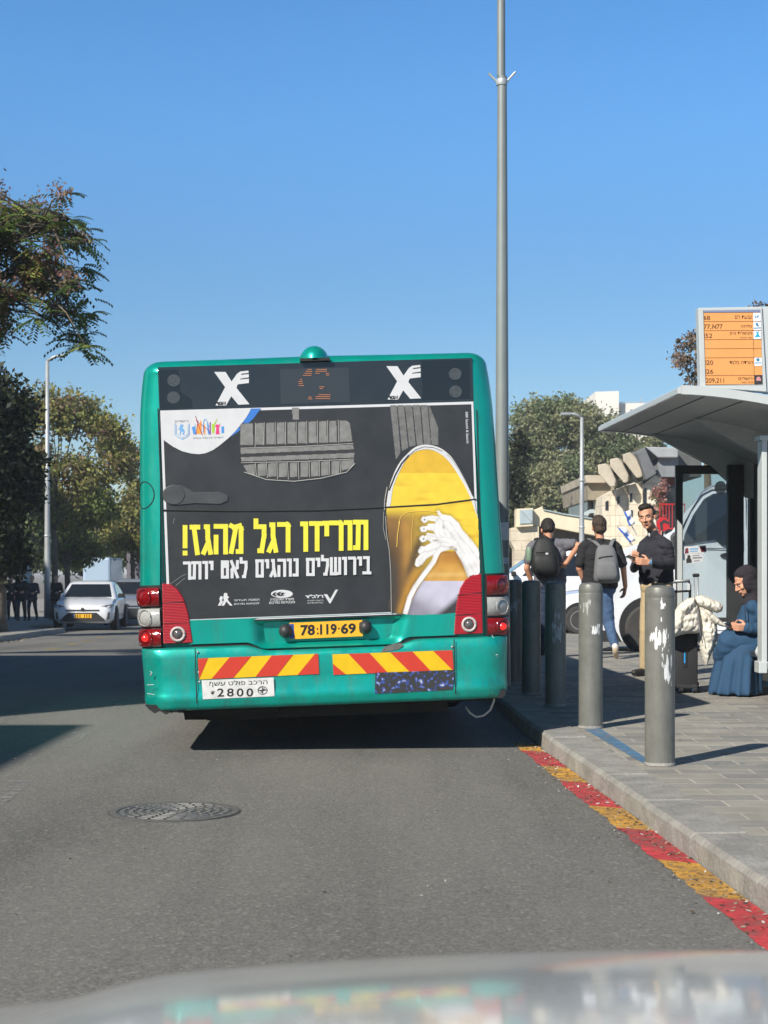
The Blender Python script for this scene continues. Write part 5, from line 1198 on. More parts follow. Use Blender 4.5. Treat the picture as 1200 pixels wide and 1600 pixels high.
def street_lamp(label, px, pyt, pyb, d, adx, ady, rb=.085):
    b = P(px, pyb, d); t = P(px, pyt, d)
    r = thing("street_lamp", label, "street lamp", b)
    MB().tube([b, b.lerp(t, .18), b.lerp(t, .5), t], [rb, rb * .95, rb * .75, rb * .55], 12).build("post", M_STEEL, r, smooth=True)
    for f in (.32, .61): MB().lathe([(rb * .9, -.03), (rb * 1.05, 0), (rb * .9, .03)], b.lerp(t, f), 'Z', 12).build("band", M_STEEL, r)
    e = P(px + adx, pyt + ady, d)
    MB().tube([t, t.lerp(e, .4) + Vector((0, 0, .06)), e], [rb * .5, rb * .45, rb * .4], 8).build("arm", M_STEEL, r, smooth=True)
    MB().box(t.lerp(e, .85) + Vector((0, 0, .02)), ((e - t).x * .5, .16, .05), bev=.015).build("lamp_head", M_STEEL, r)
street_lamp("slim grey street lamp on the left sidewalk beside the white sedan", 74, 564, 966, 48, 28, -9, .10)
street_lamp("slim grey street lamp on the right behind the two walking men", 909, 652, 905, 46, -29, -5, .085)

# bollards along the right kerb
BOL = [(1031, 1195, 46), (923, 1137, 37), (868, 1103, 33), (830, 1085, 29), (803, 1068, 27)]
BL = ["nearest grey bollard with a big torn paper patch, beside the blue line", "second grey bollard with a small torn sticker, in the sun behind the nearest one",
      "third bollard, in the bus's shade with a round scraped smear", "fourth bollard, plain and dark in the bus's shade", "farthest bollard, half hidden by the bus's right tail lamp"]
def make_bollard(label, loc):
    r = thing("bollard", label, "bollard", loc, group="bollards along the right kerb")
    MB().lathe([(0, 0), (.088, 0), (.088, .975), (.0875, .98), (.086, .985), (.0875, .99), (.0875, 1.02), (.08, 1.045), (.06, 1.056), (0, 1.06)], (0, 0, 0), 'Z', 40).build("shaft", M_BOLL, r, smooth=True, world=False, angle=35)
    MB().lathe([(.093, 0.0), (.091, .012), (.088, .018), (.0, .018)], (0, 0, 0.001), 'Z', 32).build("base_joint", M_KERB, r, world=False, smooth=True, angle=40)
    return r
b0 = None
for (x, y, w_), lab in zip(BOL, BL):
    p = gp(x, y, .11); rz = random.uniform(0, 6)
    if b0 is None: b0 = make_bollard(lab, p); r = b0
    else:
        r = b0.copy(); COL.objects.link(r); r.location = p; r["label"] = lab; r.rotation_euler = (0, 0, rz)
        for ch in b0.children:
            c = ch.copy(); COL.objects.link(c); c.parent = r
        TM[r.name] = Matrix.Translation(p) @ Matrix.Rotation(rz, 4, 'Z')
bols = [o for o in COL.objects if o.name.startswith("bollard")]
def scrap(i, z0, z1, a0, a1, thr, nm, m, seed, st=(14, 60)):
    """torn remains of a pasted sheet wrapped round a bollard"""
    r = bols[i]; c = r.location; V = []; Fc = []; n, k = 44, 44; id_ = {}
    def vid(a, z):
        if (a, z) not in id_:
            id_[(a, z)] = len(V); t = a0 + (a1 - a0) * a / n; V.append((c.x + .0888 * math.sin(t), c.y - .0888 * math.cos(t), c.z + z0 + (z1 - z0) * z / k))
        return id_[(a, z)]
    for a in range(n):
        for z in range(k):
            u, v = (a + .5) / n, (z + .5) / k
            f = mnoise.noise(Vector((u * (a1 - a0) * st[0] * .1 * 4, v * (z1 - z0) * st[1] * .22, seed))) + .5 * mnoise.noise(Vector((u * 16, v * 5, seed + 3)))
            edge = min(u, 1 - u, v * 1.2, (1 - v)) * 2.2
            if f + edge > thr: Fc.append([vid(a, z), vid(a + 1, z), vid(a + 1, z + 1), vid(a, z + 1)])
    addmesh(nm, V, Fc, m, r, smooth=True)
scrap(0, .64, .88, -1.05, .75, .70, "paper_scrap", M_PAPER, 1.0); scrap(0, .47, .66, -.1, .75, .50, "paper_scrap", M_PAPER, 5.0)
scrap(0, .90, .99, -.5, .6, .85, "paper_scrap", M_PAPER, 8.0)
scrap(1, .68, .76, -.10, .75, .36, "sticker_scrap", M_PAPER, 2.0, (30, 90)); scrap(1, .80, .98, -1.2, .1, .92, "sticker_scrap", mat("pale_scuff", (.42, .42, .40), .8), 4.0)
M_SMEAR = mat("grey_smear", (.36, .38, .38), .7, noise=.2, nscale=20)
scrap(2, .50, .74, -.6, .95, .66, "scraped_smear", M_SMEAR, 7.0); scrap(2, .70, .90, -.4, .4, .80, "scraped_smear", M_SMEAR, 9.0); scrap(4, .72, .88, -.8, .8, .66, "scraped_smear", M_SMEAR, 11.0)

# ------------------------------------------------------------------ bus shelter with its route board
M_SHW = mat("shelter_white_metal", (.50, .53, .52), .4, coat=.2, noise=.04)
M_SHU = mat("shelter_grey_lining", (.56, .58, .59), .6, noise=.12, nscale=3, stretch=(1, .15, 1), bump=.1, bscale=10)
M_SHD = mat("shelter_dark_frame", (.035, .037, .04), .45, noise=.1)
shl = thing("bus_shelter", "grey bus shelter with curved white edged roof and glass end panel", "bus shelter", (3.0, 14.5, .11))
Y0s, Y1s = 12.85, 16.75
def rz_(u, y):
    """roof underside height across the shelter: u 0 at the road edge, 1 at the back"""
    t = (y - Y0s) / (Y1s - Y0s)
    return 2.68 - .36 * u ** 1.6 - .40 * max(0, u - .55) ** 1.5 + .05 * t
def rxx(u, y): return 2.375 - .024 * (y - Y0s) + 1.75 * u
us = np.linspace(0, 1, 22); vs_ = np.linspace(Y0s, Y1s, 9)
mb = MB()
for u in us:
    for y in vs_: mb.v.append(Vector((rxx(u, y), y, rz_(u, y))))
nv = len(vs_)
for i in range(len(us) - 1):
    for j in range(nv - 1): mb.f.append([i * nv + j, i * nv + j + 1, (i + 1) * nv + j + 1, (i + 1) * nv + j])
lin_ = mb.build("roof_lining", M_SHU, shl, smooth=True)
mb = MB()
for u in us:
    for y in vs_: mb.v.append(Vector((rxx(u, y), y, rz_(u, y) + .05)))
mb.f = [[i * nv + j, (i + 1) * nv + j, (i + 1) * nv + j + 1, i * nv + j + 1] for i in range(len(us) - 1) for j in range(nv - 1)]
mb.build("roof_shell", M_SHW, shl, smooth=True)
for y in (Y0s - .035, Y1s + .035):
    mb = MB(); mb.ring_loft([[(rxx(u, y), y - .03, rz_(u, y) - .012), (rxx(u, y), y + .03, rz_(u, y) - .012), (rxx(u, y), y + .03, rz_(u, y) + .06), (rxx(u, y), y - .03, rz_(u, y) + .06)] for u in us])
    mb.build("roof_end_trim", M_SHW, shl)
mb = MB(); mb.ring_loft([[(rxx(0, y) - .03, y, rz_(0, y) - .006), (rxx(0, y) - .002, y, rz_(0, y) - .006), (rxx(0, y) - .002, y, rz_(0, y) + .055), (rxx(0, y) - .03, y, rz_(0, y) + .035)] for y in (Y0s - .06, Y1s + .06)]); mb.build("roof_edge_trim", M_SHW, shl)
for u in (.126, .30):                                        # lining seams
    MB().tube([(rxx(u, y), y, rz_(u, y) - .002) for y in vs_], .005, 5).build("lining_seam", M_SHD, shl)
def fin(y, w_):                                              # triangular roof arm
    pts = [(rxx(.28, y), y, rz_(.28, y) - .01)] + [(rxx(u, y), y, rz_(u, y) + .02) for u in (.45, .65, .85, 1.0)] + [(rxx(1, y), y, 1.95), (rxx(.84, y), y, 2.02), (rxx(.62, y), y, rz_(.62, y) - .20)]
    MB().prism([Vector(p) for p in pts], [Vector(p) + Vector((0, w_, 0)) for p in pts]).build("roof_arm", M_SHU, shl)
fin(14.6, .10); fin(16.55, .10)
# glass end panel at the far end
ye = 16.6
def E_(x, y): return P(x, y, ye)
mb = MB(); mb.slab([(1056, 1012), (1056, 727), (1067, 727), (1067, 1012)], ye - .03, .06); mb.slab([(1067, 727), (1172, 727), (1172, 740.5), (1067, 740.5)], ye - .03, .06)
mb.build("panel_frame", M_SHD, shl)
MB().slab([(1058.5, 1018), (1058.5, 812), (1066, 820), (1066, 1018)], ye - .045, .014).build("panel_post", M_SHW, shl)
MB().slab([(1066, 965), (1172, 965), (1172, 972), (1066, 972)], ye - .02, .04).build("bottom_rail", M_SHD, shl)
M_PANE = pane_mat("dusty_pane", (.81, .86, .87), .10)
pane = MB().slab([(1067, 965), (1067, 740.5), (1172, 740.5), (1172, 965)], ye - .005, .010).build("glass_pane", M_PANE, shl)
MB().slab(ell(1126, 762, 9.5, 10.5, 22), ye - .012, .004).build("glass_emblem", pane_mat("frosted", (.7, .72, .72), .55), pane)
# back wall and light box
mb = MB(); mb.box((3.86, 15.45, 1.25), (.07, 2.4, 2.2)); mb.build("back_wall", mat("dark_back_panel", (.045, .05, .048), .35, coat=.3, noise=.12), shl)
MB().box((3.90, 16.62, 1.1), (.22, .12, 2.2)).build("corner_post", M_SHD, shl)
MB().box((3.62, 16.5, 1.3), (.16, .10, 2.1)).build("corner_post", M_SHD, shl)
MB().box((3.95, 14.1, 1.1), (.10, .10, 2.0)).build("rear_post", M_SHD, shl)
yb_ = 13.2
lbx = thing("light_box", "white framed information case cut off by the right edge in front of the seated woman", "display case", P(1200, 1050, yb_))
mb = MB(); mb.slab([(1190.5, 1046), (1190.5, 680), (1199, 680), (1199, 1046)], yb_, .16); mb.slab([(1187, 688), (1187, 680), (1330, 680), (1330, 688)], yb_ - .01, .18); mb.slab([(1186, 1052), (1186, 1034), (1199, 1034), (1199, 1052)], yb_ - .012, .17); mb.slab([(1199, 1046), (1199, 1034), (1330, 1034), (1330, 1046)], yb_, .16)
mb.build("case_frame", M_SHW, lbx, bevel=.006)
MB().slab([(1199, 1034), (1199, 688), (1330, 688), (1330, 1034)], yb_ + .04, .08).build("case_glass", M_BGLASS, lbx)
MB().slab([(1262, 1046.5), (1262, 1110), (1290, 1110), (1290, 1046.5)], yb_ + .03, .10).build("case_foot", M_SHD, lbx)
ben = thing("bench", "dark shelter bench with pale curled end under the seated woman", "bench", (3.55, 15.0, .11))
mb = MB(); mb.box((3.55, 15.05, .50), (.42, 1.9, .05), bev=.012); mb.build("seat", M_SHD, ben)
for y in (14.35, 15.8): MB().box((3.6, y, .29), (.10, .07, .37)).build("leg", M_SHD, ben)
pts = [P(1186 + 0, 1025, 13.9), P(1184, 1018, 13.9), P(1187, 1011.5, 13.9), P(1194, 1010, 13.9), P(1205, 1011, 13.9), P(1225, 1014, 13.95)]
MB().tube(pts, .026, 10).build("curled_end", M_SHW, ben, smooth=True)
MB().tube([P(1225, 1014, 13.95), (3.5, 14.1, .50)], .026, 10).build("seat_bracket", M_SHW, ben, smooth=True)
# route board standing on the roof
ys0 = 12.83
rb = thing("route_board", "orange bus route board in white frame on top of the shelter roof", "route board", P(1145, 605, ys0))
def S(px, py, off=0.0): return P(px, py, ys0) + Vector((0, -off, 0))
def S0(x, y): return 1080 + x / 10, 470 + y / 10
fr = [(1091, 481), (1190.5, 479), (1198, 612), (1094.5, 604.5)]
MB().prism([S(x, y) for x, y in fr], [S(x, y) + Vector((0, .12, 0)) for x, y in fr]).build("frame", M_SHW, rb, bevel=.004)
fs_ = [(1190.7, 479), (1200, 478), (1215, 478), (1220, 614), (1198.2, 612)]
MB().prism([S(x, y, -.02) for x, y in fs_], [S(x, y) + Vector((0, .16, 0)) for x, y in fs_]).build("side_post", M_SHW, rb, bevel=.004)
M_OR = mat("orange_panel", lin(226, 156, 88), .5, noise=.04, nscale=5)
face = decal("orange_face", [S0(*p) for p in [(190, 186), (955, 182), (1080, 180), (1112, 1300), (224, 1315)]], S, .003, M_OR, rb, world=True)
M_INK = mat("route_ink", lin(70, 48, 30), .6)
decal("top_slot", [S0(*p) for p in [(188, 152), (1078, 138), (1078, 176), (188, 184)]], S, .003, mat("slot_grey", lin(120, 130, 160), .5), rb, world=True)
strokes("row_line", [([S0(188 + .03 * (y - 186), y), S0(1082 + .03 * (y - 186), y - 6)], .45) for y in (186, 326, 468, 608, 750, 892, 1168, 1312)] + [([S0(960, 182), S0(985, 1305)], .4), ([S0(188, 150), S0(224, 1315)], .5)], S, .005, M_INK, rb, world=True)
def s_(t, x0, y0, x1, y1, h, bd=0.0): a, b = S0(x0, y0); c, d = S0(x1, y1); return (t, a, b, c, d, 0, h, bd)
lettering("route_lettering", [s_("68", 192, 232, 292, 300, False), s_("77,", 196, 370, 310, 450, False), s_("א", 322, 370, 392, 436, True), s_("77", 398, 368, 486, 436, False), s_("52", 220, 512, 326, 580, False), s_("20", 238, 930, 340, 1000, False), s_("26", 238, 1072, 342, 1140, False), s_("209,211", 226, 1210, 512, 1292, False),
                              s_("גבעת רם", 682, 232, 940, 282, True), s_("מלחה", 780, 372, 942, 418, True), s_("מבשרת ציון", 600, 486, 946, 540, True), s_("נופי הארץ", 765, 568, 950, 592, True), s_("הורדה בלבד", 596, 932, 960, 988, True), s_("ירושלים", 735, 1188, 968, 1236, True), s_("מרכז העיר", 778, 1262, 968, 1288, True)], S, .005, M_INK, rb, world=True)
strokes("clipped_digit", [([S0(206, 515), S0(208, 580)], .7), ([S0(228, 932), S0(230, 1000)], .7), ([S0(228, 1074), S0(230, 1140)], .7)], S, .005, M_INK, rb, world=True)
M_LW = mat("logo_white", (.78, .8, .82), .5)
decal("logo_tile", [[S0(*p) for p in q] for q in [[(962, 190), (1082, 188), (1086, 316), (966, 322)], [(966, 334), (1086, 330), (1088, 456), (968, 462)], [(970, 476), (1090, 472), (1092, 596), (972, 602)], [(982, 890), (1104, 886), (1108, 1016), (986, 1022)]]], S, .0055, M_LW, rb, world=True)
decal("logo_tile_dark", [S0(*p) for p in [(984, 1166), (1108, 1162), (1112, 1298), (988, 1304)]], S, .0055, M_DARK, rb, world=True)
lo = [[(985, 265), (1005, 230), (1015, 240), (1000, 270)], [(1015, 265), (1035, 228), (1042, 238), (1062, 205), (1050, 245), (1030, 272)]]
decal("logo_mark_blue", [[S0(*p) for p in q] for q in lo + [ell(1022, 365, 18, 22, 14), ell(1038, 388, 16, 16, 14), [(975, 422), (1084, 418), (1084, 432), (975, 436)], ell(1040, 922, 26, 28, 16), [(990, 968), (1096, 964), (1096, 976), (990, 980)]]], S, .0068, mat("logo_blue", lin(60, 130, 170), .5), rb, world=True)
decal("logo_mark_cyan", [[S0(*p) for p in q] for q in [[(1005, 485), (1060, 482), (1045, 505), (1062, 545), (1082, 565), (985, 570), (1015, 535), (1020, 505)]]], S, .0068, mat("logo_cyan", lin(30, 165, 200), .5), rb, world=True)
decal("logo_mark_red", [[S0(*p) for p in q] for q in [[(1010, 1250), (1020, 1200), (1046, 1184), (1075, 1196), (1090, 1250)]]], S, .0068, mat("logo_rose", lin(200, 140, 140), .5), rb, world=True)
# ------------------------------------------------------------------ vehicles
M_PLATEY = mat("car_plate_yellow", lin(235, 180, 40), .45)
M_HEADL = mat("headlamp_glass", (.10, .11, .12), .12, coat=.6, noise=.4, nscale=12)
def car(name, label, loc, heading, paint, hs=1.0, ls=1.0, roof=None, group=None, plate=True, dark_roof=False):
    rz = math.atan2(heading[1], heading[0]); root = thing(name, label, "car", loc, (0, 0, rz), group)
    st = [(-2.28, .66, .42, .86), (-2.22, .78, .30, .97), (-1.75, .86, .22, 1.0), (-.6, .89, .19, .97), (.6, .89, .19, .95), (1.15, .885, .2, .93), (1.6, .875, .21, .87), (1.95, .86, .21, .79), (2.15, .83, .22, .73), (2.26, .76, .24, .68), (2.30, .66, .28, .62)]
    def sec(x, w, zb, zt):
        h = [(0, zb), (w * .84, zb), (w * .97, zb + .10), (w, zb + (zt - zb) * .5), (w * .975, zt - .09), (w * .90, zt - .02), (w * .6, zt + .018), (0, zt + .03)]
        return [(x * ls, y, z * hs) for y, z in h] + [(x * ls, -y, z * hs) for y, z in h[-2:0:-1]]
    MB().ring_loft([sec(*s) for s in st]).build("body", paint, root, smooth=True, world=False, angle=38)
    def ring(z, x0, x1, w, r=.14, n=5):
        pts = []
        for cx, cy, a0 in ((x1 - r, w - r, 0), (x0 + r, w - r, 90), (x0 + r, -w + r, 180), (x1 - r, -w + r, 270)):
            for k in range(n):
                a = math.radians(a0 + 90 * k / (n - 1)); pts.append(((cx + r * math.cos(a)) * ls, cy + r * math.sin(a), z * hs))
        return pts
    MB().ring_loft([ring(.90, -1.95, 1.12, .84, .10), ring(1.18, -1.445, .56, .724), ring(1.36, -1.12, .20, .645, .10), ring(1.41, -.98, .02, .58), ring(1.435, -.75, -.2, .42)]).build("roof", M_BLACK if dark_roof else paint, root, smooth=True, world=False, angle=45)
    def lerp3(z, t0=.90, t1=1.36):
        t = (z - t0) / (t1 - t0); return -1.95 + .83 * t, 1.12 - .92 * t, .84 - .195 * t
    def side(s, ua, ub, va, vb, za, zb_, nm):
        q = []
        for u, z in ((ua, za), (ub, za), (vb, zb_), (va, zb_)):
            x0, x1, wd = lerp3(z); q.append(Vector(((x0 + (x1 - x0) * u) * ls, s * (wd + .012), z * hs)))
        MB().prism(q, [p - Vector((0, s * .05, 0)) for p in q]).build(nm, M_CARGLASS, root, world=False)
    for s in (-1, 1):
        side(s, .53, .86, .55, .84, .965, 1.32, "side_window"); side(s, .17, .50, .22, .51, .965, 1.32, "side_window")
    q = []
    for y, z in ((-.70, .965), (.70, .965), (.56, 1.335), (-.56, 1.335)):
        x0, x1, wd = lerp3(z); q.append(Vector(((x1 + .018) * ls, y, z * hs)))
    MB().prism(q, [p - Vector((.06, 0, .03)) for p in q]).build("windscreen", M_CARGLASS, root, world=False)
    q = []
    for y, z in ((-.66, 1.0), (.66, 1.0), (.52, 1.32), (-.52, 1.32)):
        x0, x1, wd = lerp3(z); q.append(Vector(((x0 - .018) * ls, y, z * hs)))
    MB().prism(q, [p + Vector((.06, 0, -.03)) for p in q]).build("rear_window", M_CARGLASS, root, world=False)
    for s in (-1, 1):
        for x in (-1.35, 1.38):
            MB().lathe([(0, 0), (.375, 0), (.375, .02), (0, .02)], (x * ls, s * .882 - (0.01 if s > 0 else .01), .35), 'Y', 28).build("wheel_arch", M_BLACK, root, world=False)
            wl = MB().lathe([(.16, -.1), (.30, -.1), (.325, -.07), (.325, .07), (.30, .1), (.16, .1)], (x * ls, s * .82, .325), 'Y', 28).build("wheel", M_TYRE, root, smooth=True, world=False, angle=40)
            mb = MB(); mb.lathe([(0, -.085), (.06, -.085), (.07, -.06), (.19, -.06), (.20, -.095), (.215, -.095), (.215, .095), (.20, .095), (.19, .06), (.07, .06), (.06, .085), (0, .085)], (x * ls, s * .83, .325), 'Y', 24)
            for k in range(5):
                a = 2 * math.pi * k / 5; mb.box((x * ls + .125 * math.cos(a), s * .905, .325 + .125 * math.sin(a)), (.15, .035, .045), M=None) if False else None
            mb.build("rim", M_RIM, wl, world=False)
        MB().box((.82 * ls, s * .96, 1.0 * hs), (.12, .2, .13), bev=.03).build("side_mirror", M_BLACK, root, world=False)
        hl = [(2.05, s * .848, .70), (2.235, s * .70, .655), (2.262, s * .46, .635), (2.25, s * .46, .69), (2.17, s * .62, .735), (1.88, s * .855, .775)]
        hp = [Vector((a * ls + .012, b * 1.012, c * hs)) for a, b, c in hl]; MB().prism(hp, [p - Vector((.10, s * .06, 0)) for p in hp]).build("headlight", M_HEADL, root, world=False)
        tl = [(-2.21, s * .80, .78), (-2.285, s * .56, .80), (-2.285, s * .56, .92), (-2.21, s * .79, .93)]
        tp = [Vector((a * ls - .01, b * 1.01, c * hs)) for a, b, c in tl]; MB().prism(tp, [p + Vector((.1, -s * .06, 0)) for p in tp]).build("tail_light", M_REDL, root, world=False)
        fv = [Vector((2.285 * ls, s * y, z * hs)) for y, z in ((.68, .33), (.76, .34), (.77, .53), (.72, .55))]; MB().prism(fv, [p - Vector((.12, 0, 0)) for p in fv]).build("fog_vent", M_DARK, root, world=False)
    gr = [Vector((2.312 * ls, y, z * hs)) for y, z in ((-.66, .275), (.66, .275), (.60, .36), (.40, .53), (-.40, .53), (-.60, .36))]
    MB().prism(gr, [p - Vector((.15, 0, 0)) for p in gr]).build("grille", M_DARK, root, world=False)
    MB().box((2.30 * ls, 0, .60 * hs), (.05, .95, .035), bev=.01).build("upper_grille", M_DARK, root, world=False)
    MB().lathe([(0, -.005), (.05, -.005), (.05, .012), (0, .012)], (2.315 * ls, 0, .625 * hs), 'X', 20).build("badge", M_DARK, root, world=False)
    if plate:
        mp = lambda x, y, o: Vector((2.322 * ls + o, x, y * hs))
        pl = MB().box((2.318 * ls, .0, .435 * hs), (.012, .52, .115)).build("number_plate", M_PLATEY, root, world=False)
        strokes("plate_mark", [([(-.2 + .065 * k, .40), (-.2 + .065 * k, .47)], .022) for k in range(7) if k != 3], mp, .004, M_BLACK, pl)
        decal("plate_band", [(-.26, .378), (-.225, .378), (-.225, .492), (-.26, .492)], mp, .004, M_SWB, pl)
    return root
def onroad(px, d, dz=0.0): return Vector(((px - 600) / F * d, d, zr(d) + dz))
HD = Vector((.066, -1.0, 0)).normalized()
sed = onroad(129, 46.0); car("white_sedan", "white sedan with yellow plate facing the camera, parked by the left kerb", sed - HD * 2.3 * 1.0 - Vector((0, 0, .02)), HD, M_CARWHITE, 1.0)
car("parked_car", "pale parked car with dark windscreen, half hidden between the white sedan and the bus", onroad(199, 55.5) - HD * 2.3, HD, mat("grey_car_paint", (.20, .22, .25), .3, coat=.9), 1.12, plate=False)
car("parked_car", "dark parked car whose black roof shows just above the white sedan's roof", onroad(150, 66) - HD * 2.3, HD, M_CARDARK, 1.17, plate=False)
car("parked_minivan", "tall white minivan parked side on behind the man with the black backpack", onroad(846, 42.0, .108), (-1, -.03), M_CARWHITE, 1.45, 1.02, plate=False)
car("parked_hatchback", "white low car parked side on between the two walking men", onroad(985, 37.0, .108), (-1, -.06), M_CARWHITE, 1.06, .98, plate=False)
tr = thing("box_van", "pale blue boxy vehicle top showing behind the parked cars on the left", "van", onroad(155, 84))
MB().box(Vector((P(156, 0, 85).x, 86, zr(85) + 2.0)), (1.45, 4, 2.3), bev=.12).build("body", mat("pale_blue_paint", (.36, .47, .58), .4, coat=.4), tr)
MB().box(Vector((P(156, 0, 85).x, 83.985, zr(85) + 1.55)), (1.25, .04, .6)).build("windscreen", M_CARGLASS, tr)
for s in (-1, 1): MB().lathe([(0, -.1), (.36, -.1), (.36, .1), (0, .1)], Vector((P(156, 0, 85).x + s * .62, 84.8, zr(85) + .36)), 'X', 20).build("wheel", M_TYRE, tr)

# white van seen through the shelter glass, side on
dv = 23.4
van = thing("white_van", "white delivery van standing side on behind the shelter's glass panel", "van", P(1100, 1010, dv) * 1)
body = [(920, 1002), (918, 955), (922, 918), (933, 892), (954, 868), (985, 853), (1022, 845), (1050, 830), (1072, 800), (1097, 768), (1112, 758), (1135, 751), (1185, 747), (1440, 742), (1446, 760), (1446, 1002)]
fr = [P(x, y, dv) for x, y in body]
mid = [P(x, y, dv) for x, y in body]
def tuck(p, y): return Vector((p.x, dv + y, p.z))
zmid = P(0, 845, dv).z
rings = []
for yy, k in ((.16, 1.0), (.05, .55), (0.0, .25), (0.0, 0.0)): pass
def vring(yo, top):                                          # upper body leans inward
    out = []
    for p in fr:
        t = max(0, (p.z - zmid)) / .95; out.append(Vector((p.x + .21 * yo, dv + yo + (.16 * t if yo < 1 else -.16 * t), p.z - (top if p.z > 1.9 else 0))))
    return out
mb = MB(); mb.ring_loft([[q + Vector((0, 0, -.06 if q.z > 2.3 else 0)) for q in vring(0.0, 0)], vring(.12, 0), vring(1.85, 0), [q + Vector((0, 0, -.06 if q.z > 2.3 else 0)) for q in vring(1.97, 0)]])
mb.build("body", M_CARWHITE, van, smooth=True, angle=30)
def vs(poly, off=.012): return [Vector((P(x, y, dv).x, dv + .16 * max(0, P(0, y, dv).z - zmid) / .95 - off, P(0, y, dv).z)) for x, y in poly]
win = [(1068, 852), (1070, 835), (1084, 805), (1102, 779), (1116, 771), (1140, 768), (1150, 770), (1155, 776), (1154, 852), (1128, 852), (1118, 843), (1100, 846)]
q = vs(win); wd = MB().prism(q, [p + Vector((0, .03, 0)) for p in q]).build("door_window", pane_mat("van_window", (.42, .46, .47), .05), van)
wr = [(1062, 856), (1064, 832), (1080, 800), (1099, 773), (1114, 765), (1142, 762), (1156, 765), (1161, 774), (1160, 858)]
strokes_ = MB().tube(vs(wr + [wr[0]], .004), .008, 5).build("window_seal", M_DARK, van)
MB().tube(vs([(1060, 985), (1058, 900), (1060, 858), (1063, 830), (1082, 796), (1100, 768), (1116, 759), (1146, 757), (1164, 762), (1168, 780), (1168, 985), (1060, 985)], .003), .005, 5).build("door_seam", M_DARK, van)
q = vs(ell(1139, 868, 14, 4.5, 18), .02); MB().prism(q, [p + Vector((0, .03, 0)) for p in q]).build("door_handle", M_DARK, van, bevel=.004)
q = vs([(1047, 858), (1046, 838), (1052, 831), (1060, 833), (1062, 858)], .17); MB().prism(q, [p + Vector((0, .12, 0)) for p in q]).build("side_mirror", M_DARK, van, bevel=.02)
q = vs([(985, 858), (1024, 848), (1040, 842), (1030, 862)], .006); MB().prism(q, [p + Vector((0, .02, 0)) for p in q]).build("front_headlight", M_HEADL, van) if False else None
for px in (1013, 1345):
    c = P(px, 972, dv); c.y = dv + .10; zc = zr(dv) + .108 + .345
    mbb = MB(); mbb.lathe([(0, -.115), (.43, -.115), (.43, -.10), (0, -.10)], (c.x, c.y, zc + .03), 'Y', 36); mbb.build("wheel_arch", M_BLACK, van)
    wl = MB().lathe([(.2, -.13), (.31, -.135), (.345, -.10), (.345, .10), (.31, .13), (.2, .13)], (c.x, c.y - .02, zc), 'Y', 40).build("wheel", M_TYRE, van, smooth=True, angle=40)
    mbb = MB(); mbb.lathe([(0, -.10), (.05, -.105), (.06, -.075), (.17, -.085), (.205, -.125), (.215, -.125), (.215, 0), (0, 0)], (c.x, c.y - .02, zc), 'Y', 32)
    for k in range(8):
        a = k * math.pi / 4; mbb.box((c.x + .125 * math.cos(a), c.y - .105, zc + .125 * math.sin(a)), (.03, .02, .03), bev=.008)
    mbb.build("rim", M_RIM, wl, smooth=True, angle=35)
mb = MB(); mb.slab([(919, 1003), (918, 985), (962, 985), (972, 1003)], dv - .02, .1); mb.slab([(1055, 1003), (1055, 990), (1300, 990), (1300, 1003)], dv - .02, .1); mb.build("sill_trim", M_DARK, van)
for k_, (sx_, lab_) in enumerate(((1128, "seat"), (1105, "seat"))):
    c_ = P(sx_, 840, dv + .75 + .3 * k_); mb = MB(); mb.box(c_ - Vector((0, 0, .05)), (.16, .48, .75), bev=.05); mb.box(c_ + Vector((.02, 0, .45)), (.11, .27, .20), bev=.04); mb.build("seat", mat("van_seat_cloth", (.05, .055, .06), .9), van)
for k, (lab, poly) in enumerate([("pale printed sticker with a photo, upper of two on the shelter glass", [(1068, 857), (1068, 854), (1103, 852), (1104, 862), (1098, 865), (1069, 866)]), ("white printed sticker with a dark portrait, lower of two on the shelter glass", [(1071, 880), (1070, 866.5), (1094, 864.5), (1099, 869), (1099, 877), (1089, 879), (1076, 881)])]):
    st = thing("window_sticker", lab, "sticker", P(1085, 870, ye), group="stickers on the shelter glass")
    f0 = [P(x, y, ye - .012) for x, y in poly]; pp = MB().prism(f0, [p + Vector((0, .002, 0)) for p in f0]).build("paper", M_WVIN, st)
    mpf = lambda x, y, o: P(x, y, ye - .014 - o)
    if k == 0:
        decal("printed_block", [[(1093, 855), (1102, 854), (1103, 861), (1096, 863)], [(1071, 857), (1075, 856), (1076, 864), (1070, 865)]], mpf, .0, mat("maroon_print", lin(110, 40, 55), .6), st, world=True)
        decal("printed_line", [[(1078, 857), (1091, 856), (1091, 858), (1078, 859)], [(1078, 861), (1090, 860), (1090, 861.5), (1078, 862.5)]], mpf, .0, M_CREST, st, world=True)
    else:
        decal("portrait", [[(1072.5, 880), (1072, 874), (1074, 872), (1074, 868), (1077, 867), (1079, 869), (1078.5, 872), (1080.5, 874), (1081, 879)]], mpf, .0, M_DARK, st, world=True)
        decal("printed_line", [[(1082, 868), (1093, 867), (1093, 868.2), (1082, 869.2)], [(1082, 871), (1097, 870), (1097, 872), (1082, 873)], [(1084, 876), (1093, 875), (1093, 876.4), (1084, 877.2)]], mpf, .0, M_GREYINK, st, world=True)

